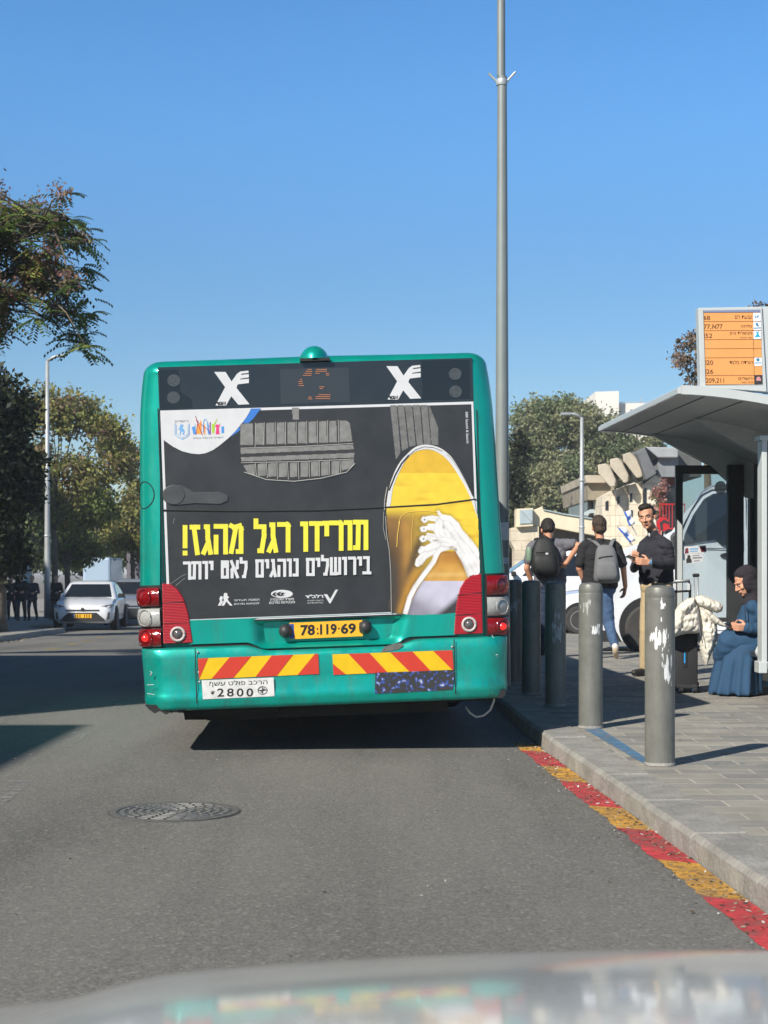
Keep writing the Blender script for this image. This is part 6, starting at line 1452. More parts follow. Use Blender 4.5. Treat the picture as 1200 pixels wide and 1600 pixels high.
# ------------------------------------------------------------------ front of the car the photograph is taken from
own = thing("silver_car", "pale silver car bonnet along the bottom edge of the picture", "car", (.27, 1.3, 0))
xc = .27
def zh(y):
    z, yy = .895, 1.5
    n = 40; d = (y - yy) / n
    for k in range(n):
        t = yy + d * (k + .5); s = -.13 - .11 * (t - .9) / .6 if t < 1.5 else -.24 - .62 * (t - 1.5) ** 1.2
        z += s * d
    return z
ysd = list(np.linspace(.52, 1.35, 12)) + list(np.linspace(1.4, 1.75, 14)) + list(np.linspace(1.8, 2.12, 8))
xsd = np.linspace(-.80, .80, 49)
def hz(x, y):
    a = abs(x); return zh(y) - .098 * x * x - .014 * sm(.46, .56, a) - .35 * max(0, a - .66) ** 2
mb = MB()
for y in ysd:
    w_ = 1.0 - .16 * sm(1.6, 2.15, y)
    for x in xsd: mb.v.append(Vector((xc + x * w_, y, hz(x, y))))
n = len(xsd)
for i in range(len(ysd) - 1):
    for j in range(n - 1): mb.f.append([i * n + j, i * n + j + 1, (i + 1) * n + j + 1, (i + 1) * n + j])
mb.build("bonnet", M_SILVER, own, smooth=True)
for s in (-1, 1):
    mb = MB(); rings = []
    for y in list(np.linspace(.40, 2.12, 16)):
        w_ = 1.0 - .16 * sm(1.6, 2.15, y); x0 = .803 * w_; zt = hz(.80, max(y, .52)) - .006
        rings.append([(xc + s * x0, y, zt), (xc + s * (x0 + .05), y, zt - .02), (xc + s * (x0 + .085), y, zt - .10), (xc + s * (x0 + .09), y, .48), (xc + s * (x0 + .07), y, .24), (xc + s * (x0 - .2), y, .24)])
    mb.ring_loft(rings, closed=False, cap0=False, cap1=False); mb.build("fender", M_SILVER, own, smooth=True)
    MB().lathe([(0, 0), (.37, 0), (.37, .012), (0, .012)], (xc + s * .893 - .006, 1.42, .34), 'X', 32).build("wheel_arch", M_BLACK, own)
    wl = MB().lathe([(.17, -.1), (.30, -.1), (.32, -.07), (.32, .07), (.30, .1), (.17, .1)], (xc + s * .81, 1.42, .32), 'X', 32).build("wheel", M_TYRE, own, smooth=True, angle=40)
    MB().lathe([(0, -.09), (.2, -.095), (.2, .095), (0, .09)], (xc + s * .81, 1.42, .32), 'X', 24).build("rim", M_RIM, wl)
    MB().box((xc + s * .52, 2.13, .62), (.30, .10, .12), bev=.03).build("headlight", M_HEADL, own)
mb = MB(); mb.box((xc, 2.10, .42), (1.42, .22, .42), bev=.06); mb.build("front_bumper", M_SILVER, own, smooth=True, angle=40)
MB().box((xc, 2.215, .40), (.9, .02, .16), bev=.008).build("grille", M_DARK, own)
MB().box((xc, .47, .985), (1.5, .10, .03)).build("cowl", M_DARK, own)
# ------------------------------------------------------------------ people
M_SKIN = mat("skin", lin(206, 152, 122), .55, noise=.05, nscale=12); M_SKIN2 = mat("tanned_skin", lin(196, 140, 108), .55, noise=.05, nscale=12)
M_HAIRD = mat("dark_brown_hair", (.016, .011, .008), .55, noise=.3, nscale=60, bump=.6, bscale=140); M_HAIRB = mat("brown_hair", (.05, .032, .02), .55, noise=.3, nscale=60, bump=.6, bscale=140)
M_NAVY = mat("navy_knit", (.020, .021, .031), .9, noise=.12, nscale=40, bump=.25, bscale=220)
M_KHAKI = mat("khaki_cotton", (.43, .33, .19), .9, noise=.06, nscale=20, bump=.15, bscale=160)
M_GREYT = mat("grey_tee", (.135, .135, .15), .9, noise=.08, nscale=25, bump=.15, bscale=160)
M_BLKT = mat("black_tee", (.014, .014, .016), .9, noise=.1, nscale=25, bump=.15, bscale=160)
M_DENIM = mat("blue_denim", (.055, .105, .20), .9, noise=.25, nscale=14, bump=.2, bscale=200)
M_DENIMD = mat("dark_denim", (.022, .035, .07), .9, noise=.25, nscale=14)
M_SHOEB = mat("dark_shoe_leather", (.02, .018, .017), .5); M_SHOEW = mat("white_sneaker", (.70, .68, .64), .7, noise=.1, nscale=30)
M_EYEW = mat("eye_white", (.75, .73, .70), .3); M_EYED = mat("eye_dark", (.02, .012, .008), .2); M_LIP = mat("lip", lin(170, 100, 90), .5)
M_PHONE = mat("phone_black", (.008, .008, .009), .15, coat=.5)
def J(d0):
    return lambda px, py, dd=0.0: P(px, py, d0 + dd)
def basis(f, u):
    f = Vector(f).normalized(); u = Vector(u); u = (u - f * u.dot(f)).normalized(); r = f.cross(u).normalized(); return f, u, r
def headprims(c, f, u, neck, k=1.0):
    f, u, r = basis(f, u); R = Matrix((r, f, u)).transposed()
    q = lambda a, b, e: c + (r * a + f * b + u * e) * k
    E3 = lambda x: tuple(v * k for v in x)
    pr = [('e', q(0, -.012, .028), E3((.075, .095, .090)), R), ('e', q(0, .022, -.035), E3((.060, .070, .085)), R), ('e', q(0, .040, -.078), E3((.046, .046, .036)), R), ('e', q(0, .070, -.102), E3((.018, .016, .014)), R),
          (q(0, .093, .004), .009, q(0, .113, -.033), .0125), ('e', q(.012, .098, -.037), E3((.009, .010, .007)), R), ('e', q(-.012, .098, -.037), E3((.009, .010, .007)), R),
          (q(-.034, .078, .020), .012, q(.034, .078, .020), .012), ('e', q(.036, .064, -.028), E3((.024, .022, .022)), R), ('e', q(-.036, .064, -.028), E3((.024, .022, .022)), R),
          ('e', q(0, .088, -.060), E3((.022, .012, .006)), R), ('e', q(0, .087, -.069), E3((.019, .012, .007)), R),
          ('e', q(.077, -.006, -.012), E3((.010, .018, .032)), R), ('e', q(-.077, -.006, -.012), E3((.010, .018, .032)), R), (q(0, -.022, -.06), .052, neck, .060)]
    return pr, q, R
def face(root, q, R, m_hair, open_=1.0):
    for s in (-1, 1):
        e = MB().sphere(q(s * .031, .0800, .001), (.0118, .009, .0068 * open_), 12, 8, R).build("eye", M_EYEW, root, smooth=True)
        MB().sphere(q(s * .031, .0885, .001), (.0062, .004, .0060 * open_), 10, 6, R).build("iris", M_EYED, e, smooth=True)
        MB().tube([q(s * .014, .0925, .018), q(s * .030, .0925, .024), q(s * .048, .080, .018)], [.0035, .004, .0022], 6).build("eyebrow", m_hair, root, smooth=True)
    MB().tube([q(-.021, .092, -.0645), q(0, .100, -.0635), q(.021, .092, -.0645)], [.0012, .002, .0012], 6).build("mouth", M_LIP, root, smooth=True)
def hand(w, d, sd, n, curl=.5, k=1.0):
    """palm, four bent fingers of different length and a thumb from the side of the palm"""
    d = Vector(d).normalized(); sd = Vector(sd); sd = (sd - d * sd.dot(d)).normalized(); n = Vector(n); n = (n - d * n.dot(d) - sd * n.dot(sd)).normalized()
    pr = []
    for o in (-.028, -.009, .009, .028): pr.append((w + sd * o * .7 * k, .017 * k, w + (d * .085 + sd * o) * k, .0135 * k))
    for i, (o, L_) in enumerate(((.032, .068), (.011, .078), (-.011, .073), (-.032, .056))):
        p = w + (d * .088 + sd * o) * k; r = .0098 * k; ang = curl * .6
        for sgm, fr_ in enumerate((.45, .32, .23)):
            dr = d * math.cos(ang) + n * math.sin(ang); e = p + dr * L_ * fr_ * k; pr.append((p, r, e, r * .9)); p = e; r *= .9; ang += curl
    t0 = w + (d * .022 + sd * .030) * k; t1 = t0 + (d * .55 + sd * .65 + n * .35).normalized() * .042 * k; t2 = t1 + (d * .8 + sd * .15 + n * .5).normalized() * .034 * k
    return pr + [(t0, .0145 * k, t1, .012 * k), (t1, .012 * k, t2, .0095 * k)]
def shoe_prims(heel, toe, r=.043):
    heel, toe = Vector(heel), Vector(toe); return [(heel, r, heel.lerp(toe, .5), r * .95), (heel.lerp(toe, .5), r * .95, toe, r * .82)]
def inflate(pr, k): return [((p[0], p[1] + k, p[2], p[3] + k) if p[0] != 'e' else ('e', p[1], tuple(x + k for x in p[2]), *p[3:])) for p in pr]
UP = Vector((0, 0, 1))

# standing man in navy jumper, looking over from his phone
j = J(17.4); g = P(1022, 1056.8, 17.4); g.z = .11
m3 = thing("person", "standing man in navy quarter zip jumper and khaki trousers holding a phone", "person", g)
hp_, q, R = headprims(j(1011, 807, -.03), (-.40, -.90, -.14), (-.16, 0, 1), j(1023, 838, .0), 1.13)
tor = [(j(1007, 851, .12), .056, j(1040, 852, -.14), .060), (j(1026, 840, -.02), .048, j(1041, 851, -.13), .055), (j(1019, 840, .02), .046, j(1007, 850, .12), .052), (j(1013, 864, .06), .105, j(1036, 864, -.06), .108), (j(1013, 886, .06), .102, j(1035, 886, -.05), .108), (j(1014, 906, .06), .108, j(1036, 906, -.05), .112), (j(1022, 838, .0), .056, j(1023, 850, .0), .070), (j(1013, 862, .06), .104, j(1014, 906, .06), .106), (j(1036, 862, -.06), .106, j(1036, 906, -.05), .110), (j(1024, 860, 0), .12, j(1024, 900, 0), .12), (j(1042, 856, -.13), .06, j(1043, 884, -.10), .06)]
la = [(j(1042, 853, -.15), .058, j(1050, 882, -.14), .050), (j(1050, 882, -.14), .052, j(1034, 883, -.28), .045), (j(1034, 883, -.28), .047, j(1018, 879.5, -.36), .040)]
ra = [(j(1006, 852, .12), .055, j(996, 878, .08), .048), (j(996, 878, .08), .048, j(991, 888, -.08), .043), (j(991, 888, -.08), .043, j(993, 880, -.20), .037)]
legs = [(j(1016, 916, .06), .112, j(1036, 916, -.05), .116), (j(1015, 926, .07), .093, j(1009, 985, .04), .068), (j(1009, 985, .04), .066, j(1007, 1045, .10), .050), (j(1036, 926, -.06), .096, j(1034, 985, -.10), .070), (j(1034, 985, -.10), .068, j(1033, 1047, -.04), .052)]
hl = hand(j(1014, 879, -.385), (-.96, -.15, .12), (-.1, -.2, 1), (-.3, .9, .1), .55); hr = hand(j(993, 878, -.21), (-.15, -.75, .62), (-.9, .0, .3), (.5, .5, .5), .5)
blob("body", hp_ + inflate(tor, -.012) + inflate(la, -.010) + inflate(ra, -.010) + inflate(legs, -.012) + [(j(1018, 879.5, -.36), .030, j(1014, 879, -.385), .026), (j(993, 880, -.2), .030, j(993, 878, -.21), .026)] + hl + hr, .0058, M_SKIN, m3, 2)
face(m3, q, R, M_HAIRD, .65)
blob("hair", [('e', q(0, -.028, .040), (.083, .092, .088), R), ('e', q(0, .030, .098), (.066, .055, .034), R), ('e', q(.02, .055, .095), (.04, .034, .026), R), ('e', q(.070, -.01, .03), (.014, .035, .04), R), ('e', q(-.070, -.01, .03), (.014, .035, .04), R)], .007, M_HAIRD, m3, 2, (.006, 40, (1, 1, .5)))
blob("jumper", tor + la + ra + [(j(1020.5, 834.5, -.015), .055, j(1022, 841, .0), .062)], .0095, M_NAVY, m3, 10, (.010, 9, (1, 1, 1.6)))
MB().sphere(q(0.0, .030, -.178), (.012, .02, .026), 12, 8, R).build("undershirt", M_WHITE, m3, smooth=True)
blob("trousers", legs, .0095, M_KHAKI, m3, 3, (.007, 8, (1, 1, .5)))
for a, b in ((j(1008, 1052, .1), j(991, 1053.5, -.02)), (j(1034, 1052.5, -.04), j(1017, 1057, -.18))):
    a.z = .155; b.z = .150; blob("shoe", shoe_prims(a, b), .008, M_SHOEB, m3, 2)
MB().tube([j(1017.0, 879.3, -.365) + Vector((0.0, .040 * math.cos(t), .040 * math.sin(t))) for t in np.linspace(0, 6.283, 17)], .008, 6).build("watch", mat("watch_steel", (.4, .5, .6), .25, metal=.6), m3, smooth=True)
MB().box(j(1016.6, 879.0, -.405), (.032, .012, .034), bev=.004).build("watch_face", mat("watch_blue", (.1, .25, .45), .2), m3)
def phone(name, label, c, d, n, cat="phone"):
    d = Vector(d).normalized(); n = Vector(n); n = (n - d * n.dot(d)).normalized(); s = d.cross(n)
    r = thing(name, label, cat, c); M = Matrix.Translation(c) @ Matrix((s, d, n)).transposed().to_4x4()
    MB().box((0, 0, 0), (.074, .155, .0095), M=M, bev=.003).build("case", M_PHONE, r)
    MB().box((0, 0, .0052), (.068, .148, .001), M=M).build("screen", M_BGLASS, r); return r
phone("mobile_phone", "black phone in the hand of the man in the navy jumper", j(989, 872.0, -.33), (-.9, -.25, .25), (.35, .3, .85))

# man with grey backpack, seen from behind walking away
j = J(21.1); g = P(938, 1028, 21.1); g.z = .11
m2 = thing("person", "man in black tee and blue jeans walking away with a grey backpack", "person", g)
hp_, q, R = headprims(j(936, 823, .03), (-.10, 1, -.05), (-.06, 0, 1), j(937.5, 848, -.01), 1.16)
tor = [(j(914, 853, 0), .066, j(961, 853, 0), .066), (j(925, 868, 0), .118, j(950, 868, 0), .118), (j(924, 890, 0), .110, j(950, 890, 0), .110), (j(923, 912, 0), .122, j(951, 912, 0), .122), (j(937, 847, -.01), .066, j(937, 858, 0), .095), (j(924, 850, 0), .06, j(950, 850, 0), .06), (j(925, 866, 0), .112, j(924, 912, 0), .118), (j(950, 866, 0), .112, j(950, 912, 0), .118), (j(937, 866, 0), .125, j(937, 912, 0), .128), (j(917, 858, 0), .062, j(918, 884, 0), .06), (j(958, 858, 0), .062, j(957, 884, 0), .06)]
la1 = [(j(912, 856, 0), .062, j(906, 880, -.02), .054)]; la2 = [(j(906, 880, -.02), .048, j(905, 888, -.01), .044), (j(905, 888, -.01), .042, j(914, 912, .06), .033)]
ra1 = [(j(963, 856, 0), .062, j(972, 880, -.02), .054)]; ra2 = [(j(972, 880, -.02), .047, j(974, 888, -.02), .043), (j(974, 888, -.02), .041, j(977, 916, .08), .031)]
legs = [(j(926, 919, 0), .112, j(949, 919, 0), .112), (j(946, 930, 0), .098, j(951, 972, .0), .074), (j(951, 972, .0), .072, j(959.5, 1006, -.12), .052), (j(927, 930, .03), .098, j(926, 975, .16), .074), (j(926, 975, .16), .072, j(927, 1018, .12), .052)]
hr = hand(j(977, 918, .09), (-.15, .2, -1), (-.3, .95, .2), (-1, -.2, .1), .45); hl = hand(j(914, 913, .065), (.5, .3, -.9), (.2, .95, .3), (1, 0, 0), .4)
blob("body", hp_ + inflate(tor, -.012) + la1 + la2 + ra1 + ra2 + inflate(legs, -.012) + hr + hl + [(j(977, 916, .08), .027, j(977, 918, .09), .025), (j(914, 912, .06), .027, j(914, 913, .065), .025)], .0066, M_SKIN2, m2, 2)
face(m2, q, R, M_HAIRB)
blob("hair", [('e', q(0, -.026, .034), (.092, .104, .102), R), ('e', q(0, -.060, -.03), (.078, .060, .060), R), ('e', q(0, .02, .10), (.068, .07, .038), R)], .0075, M_HAIRB, m2, 2, (.010, 34, (1, 1, .35)))
blob("tee", tor + inflate(la1, .010) + inflate(ra1, .010) + [('e', j(937, 914, 0), (.205, .16, .035))], .010, M_BLKT, m2, 10, (.010, 9, (1, 1, 1.4)))
blob("jeans", legs, .0095, M_DENIM, m2, 3, (.010, 9, (1, 1, .6)))
a = j(961, 1010, -.16); b = j(962.5, 1024, .0); b.z = .145
blob("shoe", shoe_prims(a, b, .044), .008, M_SHOEW, m2, 2)
MB().tube([a + Vector((0, -.03, -.01)), a.lerp(b, .5) + Vector((0, -.035, -.012)), b + Vector((0, -.03, -.015))], [.034, .036, .032], 10).build("sole", mat("beige_sole", (.48, .38, .27), .8, noise=.2, nscale=40), m2, smooth=True)
a = j(927, 1020, .10); b = j(926, 1020, .30); a.z = .15; b.z = .15; blob("shoe", shoe_prims(a, b), .008, M_SHOEW, m2, 2)
M_GBAG = mat("grey_bag_cloth", (.165, .168, .172), .9, noise=.08, nscale=30, bump=.2, bscale=180); M_GBAGD = mat("grey_bag_trim", (.07, .072, .075), .8)
bp_ = thing("backpack", "grey cloth backpack on the back of the man in the black tee", "backpack", j(947, 911, -.2))
pack([(946, 851, 4, .02, .03), (946, 852, 9, .05, .06), (946, 855, 12.5, .075, .075), (946.5, 862, 15.5, .10, .08), (947, 874, 17.5, .125, .09), (947.5, 890, 19.5, .145, .09), (948, 902, 20.5, .145, .09), (948, 908, 19.5, .12, .08), (948, 910.5, 16, .08, .06), (948, 911.5, 9, .03, .03)], j, -.19).build("bag", M_GBAG, bp_, smooth=True)
pack([(948, 877, 8, .01, .02), (948, 878.5, 13, .03, .02), (948, 884, 15.5, .045, .02), (948.5, 898, 17, .05, .02), (948.5, 905, 16, .035, .02), (948.5, 907, 9, .01, .02)], j, -.325).build("front_pocket", M_GBAG, bp_, smooth=True)
MB().tube([j(935, 872.5, -.305), j(938, 870.5, -.315), j(948, 869, -.32), j(957, 868.5, -.31)], .006, 6).build("zip", M_GBAGD, bp_, smooth=True)
MB().tube([j(937.5, 853, -.22), j(944, 850.5, -.225), j(951, 851.5, -.22)], .010, 6).build("handle", M_GBAGD, bp_, smooth=True)
for pts in ([j(938, 856, -.18), j(929, 848, -.08), j(920, 843.5, .05), j(919, 850, .13)], [j(953, 856, -.18), j(957, 847, -.08), j(960, 843.5, .05), j(958, 850, .13)]):
    mb = MB(); mb.ring_loft([[p + Vector((sx * .026, 0, 0)) + Vector((0, 0, .012 * sz)) + Vector((0, -.01 * sz, 0)) for sx, sz in ((-1, -.6), (1, -.6), (1, .6), (-1, .6))] for p in [p + UP * .012 for p in pts]]); mb.build("strap", M_GBAG, bp_, bevel=.003)
MB().box(j(965, 896, -.20), (.008, .02, .03)).build("bag_label", mat("teal_label", (.1, .3, .32), .6), bp_)

# man with black backpack, hand on hip
j = J(21.5); g = P(855, 1025, 21.5); g.z = .11
m1 = thing("person", "man in grey tee with hand on hip and black backpack, behind the dark bollards", "person", g)
hp_, q, R = headprims(j(856.5, 827, .06), (.05, 1, -.45), (-.08, .3, 1), j(856, 849, .0), 1.16)
tor = [(j(833, 853, 0), .066, j(885, 850, 0), .068), (j(845, 868, 0), .115, j(871, 868, 0), .115), (j(846, 890, -.02), .108, j(872, 890, -.02), .108), (j(847, 906, -.02), .112, j(872, 906, -.02), .112), (j(856, 848, 0), .066, j(857, 858, 0), .095), (j(845, 850, 0), .06, j(870, 849, 0), .06), (j(845, 866, 0), .108, j(847, 906, -.02), .110), (j(871, 866, 0), .108, j(872, 906, -.02), .110), (j(858, 866, 0), .118, j(859, 906, 0), .12)]
ra1 = [(j(886, 852, 0), .064, j(895, 850.5, -.08), .056)]; ra2 = [(j(893, 850.5, -.07), .050, j(904, 852, -.12), .043), (j(904, 852, -.12), .042, j(885, 880, -.10), .031)]
la1 = [(j(831, 856, 0), .062, j(826, 876, -.02), .053)]; la2 = [(j(826, 876, -.02), .047, j(823, 888, -.02), .042), (j(823, 888, -.02), .042, j(830, 908, .05), .031)]
legs = [(j(849, 914, 0), .108, j(871, 914, 0), .108), (j(869, 925, 0), .094, j(868, 972, .04), .072), (j(868, 972, .04), .07, j(866, 1014, .0), .05), (j(850, 925, 0), .094, j(848, 972, .04), .072), (j(848, 972, .04), .07, j(847, 1014, .12), .05)]
hr = hand(j(884, 881, -.10), (-.7, -.1, -.75), (-.4, -.5, .6), (.0, .9, 0), .3); hl = hand(j(830, 909, .055), (.3, .3, -.9), (.4, .9, .2), (.9, 0, 0), .4)
blob("body", hp_ + inflate(tor, -.012) + la1 + la2 + ra1 + ra2 + inflate(legs, -.012) + hr + hl + [(j(885, 880, -.10), .028, j(884, 881, -.10), .025)], .0066, M_SKIN2, m1, 2)
face(m1, q, R, M_HAIRD)
blob("hair", [('e', q(0, -.026, .034), (.092, .102, .102), R), ('e', q(0, -.060, -.02), (.075, .058, .055), R), ('e', q(0, .02, .10), (.068, .07, .038), R)], .0075, M_HAIRD, m1, 2, (.010, 34))
blob("tee", tor + inflate(la1, .010) + inflate(ra1, .012), .010, M_GREYT, m1, 10, (.012, 9, (1.4, 1, 1)))
blob("jeans", legs, .010, M_DENIMD, m1, 3, (.008, 9))
for a, b in ((j(866, 1020, .0), j(866, 1020, .2)), (j(847, 1020, .12), j(846, 1020, .3))): a.z = b.z = .15; blob("shoe", shoe_prims(a, b), .008, M_SHOEB, m1, 2)
M_BBAG = mat("black_bag_cloth", (.016, .017, .016), .6, noise=.15, nscale=20, bump=.25, bscale=160)
bp_ = thing("backpack", "black backpack with green bottle pocket on the man in the grey tee", "backpack", j(850, 902, -.2))
pack([(850, 839, 4, .02, .03), (850, 840.5, 9, .05, .05), (850, 845, 13, .075, .07), (850, 853, 17, .10, .08), (850.5, 866, 20.5, .13, .09), (851, 880, 22.5, .15, .09), (852.5, 892, 21.5, .15, .09), (853.5, 899, 17.5, .12, .08), (854, 902, 12, .07, .06), (854, 903, 6, .02, .03)], j, -.18).build("bag", M_BBAG, bp_, smooth=True)
pack([(850, 866, 9, .01, .02), (850, 868, 15, .035, .02), (850.5, 876, 17.5, .055, .02), (852, 888, 17, .06, .02), (853, 895, 13, .04, .02), (853, 897, 7, .01, .02)], j, -.325).build("front_pocket", M_BBAG, bp_, smooth=True)
MB().tube([j(837, 863.5, -.30), j(848, 862, -.32), j(860, 863.5, -.30)], .005, 6).build("zip", M_DARK, bp_, smooth=True)
MB().box(j(854.5, 866.5, -.335), (.036, .008, .05), bev=.002).build("white_patch", M_WVIN, bp_)
mb = MB(); mb.tube([j(845, 840, -.16), j(850, 836.5, -.17), j(856, 840, -.16)], .010, 6); mb.build("handle", M_BBAG, bp_, smooth=True)
for pts in ([j(846, 846, -.14), j(840, 842, -.05), j(836, 843, .06)], [j(857, 846, -.14), j(864, 842, -.05), j(868, 843, .06)]):
    MB().tube(pts, [.024, .022, .02], 8).build("strap", M_BBAG, bp_, smooth=True)
bt = thing("water_bottle", "pale green bottle in the side pocket of the black backpack", "bottle", j(827, 875, -.24))
MB().lathe([(0, -.085), (.038, -.085), (.041, -.08), (.041, .075), (.038, .082), (0, .082)], j(827, 866, -.24), 'Z', 20).build("flask", mat("green_bottle", (.20, .29, .20), .5, noise=.08), bt, smooth=True, angle=40)
MB().lathe([(0, 0), (.038, 0), (.038, .012), (0, .014)], j(827, 866, -.24) + UP * .083, 'Z', 20).build("cap", mat("bottle_cap", (.33, .40, .33), .5), bt)
MB().box(j(867, 863, -.22), (.03, .03, .04), bev=.006).build("tan_tag", mat("tan_leather", (.2, .11, .05), .7), bp_)

# seated woman in blue dress and dark headscarf
j = J(14.84); g = P(1150, 1085, 14.84); g.z = .11
wo_ = thing("person", "seated woman in long blue dress and dark headscarf looking down at her phone", "person", g)
M_BLUE = mat("blue_dress_cloth", (.017, .062, .130), .85, noise=.10, nscale=18, bump=.15, bscale=180)
M_HIJ = mat("dark_headscarf_cloth", (.018, .015, .020), .9, noise=.12, nscale=20, bump=.12, bscale=120)
hp_, q, R = headprims(j(1163.5, 909, -.01), (-.86, -.24, -.45), (-.42, -.05, .9), j(1176, 938, .02))
tor = [(j(1177, 950, -.12), .070, j(1186, 950, .16), .070), (j(1180, 962, -.05), .112, j(1184, 962, .10), .112), (j(1183, 985, -.05), .120, j(1187, 985, .10), .120), (j(1187, 1004, -.06), .140, j(1190, 1004, .10), .140)]
la = [(j(1188, 953, -.14), .064, j(1199, 981, -.20), .058), (j(1199, 981, -.20), .058, j(1176, 983, -.24), .046), (j(1176, 983, -.24), .048, j(1168, 981, -.25), .046)]
ra = [(j(1174, 955, .14), .066, j(1168, 980, .14), .054), (j(1168, 980, .14), .052, j(1153, 978, -.04), .042)]
lap = [(j(1190, 1004, -.09), .130, j(1140, 1002, -.11), .095), (j(1190, 1004, .11), .130, j(1142, 1000, .10), .095)]
low = [(j(1140, 1002, -.11), .085, j(1136, 1070, -.09), .060), (j(1142, 1000, .10), .085, j(1136, 1070, .10), .060)]
hl = hand(j(1167, 980.5, -.255), (-.98, -.05, .02), (-.2, -.3, 1), (-.2, .9, .4), .55, .92); hr = hand(j(1152, 977, -.06), (-.75, -.62, .0), (.3, -.3, 1), (.4, -.5, .2), .6, .92)
blob("body", hp_ + inflate(tor, -.014) + inflate(la, -.016) + inflate(ra, -.014) + inflate(lap, -.02) + inflate(low, -.02) + [(j(1172, 981.5, -.25), .027, j(1167, 980.5, -.255), .023), (j(1156, 978, -.03), .028, j(1152, 977, -.06), .023)] + hl + hr, .0056, M_SKIN, wo_, 2)
face(wo_, q, R, M_HAIRD, .45)
blob("headscarf", [('e', q(0, -.050, .030), (.098, .108, .108), R), ('e', q(0, -.030, .075), (.084, .095, .062), R), ('e', q(.062, -.005, -.03), (.030, .062, .085), R), ('e', q(-.062, -.005, -.03), (.030, .062, .085), R),
                  ('e', q(0, -.005, -.125), (.078, .075, .045), R), (q(0, -.05, -.06), .10, j(1180, 943, .02), .105), (j(1176, 944, -.06), .078, j(1182, 946, .10), .078), (j(1168, 942, -.03), .05, j(1172, 950, -.03), .04), (j(1186, 918, .02), .09, j(1190, 945, .03), .08)], .008, M_HIJ, wo_, 4, (.006, 9, (1, 1, 2)))
tube_ = MB(); tube_.tube([j(1163, 945, -.20), j(1164, 958, -.20), j(1165, 970, -.20)], .004, 6); tube_.sphere(j(1165, 971, -.2), .012, 8, 6); tube_.build("tie_cord", M_DENIMD, wo_, smooth=True)
blob("bodice", tor + la + ra + [(j(1160, 945, -.02), .0, j(1160, 945, -.02), .0)] if False else tor + la + ra + [(j(1172, 955, -.03), .085, j(1170, 985, -.03), .10), (j(1192, 950, .02), .11, j(1198, 1000, .02), .13), (j(1174, 952, -.05), .085, j(1168, 1000, -.05), .11), (j(1166, 958, .03), .06, j(1158, 1000, .03), .10)], .0095, M_BLUE, wo_, 14, (.010, 8, (1.3, 1, .8)))
# skirt: thighs to the floor, gathered at the knee
mb = MB(); rings = []
sk_ = [(999, 1128, 1206, .20, 0.0), (1006, 1124, 1203, .235, 0.0), (1016, 1122, 1196, .25, .0), (1022, 1121, 1189, .25, .1), (1027, 1120, 1187, .27, .5), (1042, 1116.5, 1186, .28, .9), (1060, 1112, 1186.5, .30, 1.0), (1076, 1108.5, 1187, .315, 1.1), (1083.5, 1108, 1186.5, .315, 1.2)]
NP = 96
for (y, xl, xr, dp, pl_) in sk_:
    a, b = j(xl, y), j(xr, y); c = (a + b) / 2; hwid = (b - a).length / 2; ring = []
    for k in range(NP):
        t = 2 * math.pi * k / NP; pleat = 1 + .095 * pl_ * (.75 * math.sin(8 * t + 1.6 * math.sin(2 * t) + (y - 1022) * .014) + .45 * math.sin(15 * t + 2 + .8 * math.sin(3 * t))); 
        p = c + Vector((math.cos(t) * hwid * pleat, math.sin(t) * dp * pleat, 0))
        if y > 1080: p.z = .112 + .010 * (1 + math.sin(9 * t))
        ring.append(p)
    rings.append(ring)
mb.ring_loft(rings); o = mb.build("skirt", M_BLUE, wo_, smooth=True)
ss = o.modifiers.new("sub", 'SUBSURF'); ss.levels = ss.render_levels = 1
blob("lap_cloth", inflate(lap, .012) + [(j(1140, 1003, -.11), .10, j(1143, 1001, .10), .10), (j(1165, 1003, 0), .13, j(1190, 1003, 0), .13), (j(1137, 1010, -.1), .10, j(1136, 1024, .0), .13), (j(1150, 1010, -.1), .11, j(1170, 1014, -.05), .13)], .010, M_BLUE, wo_, 14, (.009, 7, (.7, 1, 1.3)))
phone("mobile_phone", "dark phone in the hands of the seated woman", j(1146, 977, -.17), (-.93, -.05, .12), (.45, -.2, .85))

# luggage
j = J(15.0); M_SUIT = mat("black_suitcase_cloth", (.022, .022, .024), .75, noise=.15, nscale=30, bump=.2, bscale=200)
sc = thing("suitcase", "black upright suitcase with wheels beside the seated woman", "suitcase", P(1078, 1083, 15.0) * 1)
def sbox(x0, x1, y0, y1, d0_, d1_, bev):
    a, b = j(x0, y1, 0), j(x1, y0, 0); return MB().box(((a.x + b.x) / 2, 15.0 + (d0_ + d1_) / 2, (a.z + b.z) / 2), (b.x - a.x, d1_ - d0_, b.z - a.z), bev=bev)
o = sbox(1053, 1091, 985, 1073, 0, .40, .022).build("shell", M_SUIT, sc, smooth=True, angle=40)
sbox(1054.5, 1090, 1070, 1075, -.004, .40, .004).build("bottom_trim", M_DARK, sc); sbox(1066.5, 1074, 1013, 1043, -.006, .02, .004).build("grab_handle", M_BLACK, sc)
sbox(1068.5, 1070.5, 1020, 1036, -.009, .0, .0).build("blue_tab", mat("cyan_tab", lin(40, 150, 215), .4), sc)
for x, dd in ((1064, .02), (1085.5, .02), (1066, .36), (1088, .36)):
    c = j(x, 1078.5, dd); c.z = .11 + .03; wl = MB().lathe([(0, -.018), (.03, -.018), (.03, .018), (0, .018)], c, 'X', 18).build("wheel", M_BLACK, sc); MB().lathe([(0, -.02), (.017, -.02), (.017, .02), (0, .02)], c, 'X', 14).build("hub", mat("hub_blue", lin(90, 140, 170), .4, metal=.4), wl)
    MB().box(c + Vector((0, .0, .035)), (.045, .05, .03), bev=.006).build("wheel_mount", M_DARK, sc)
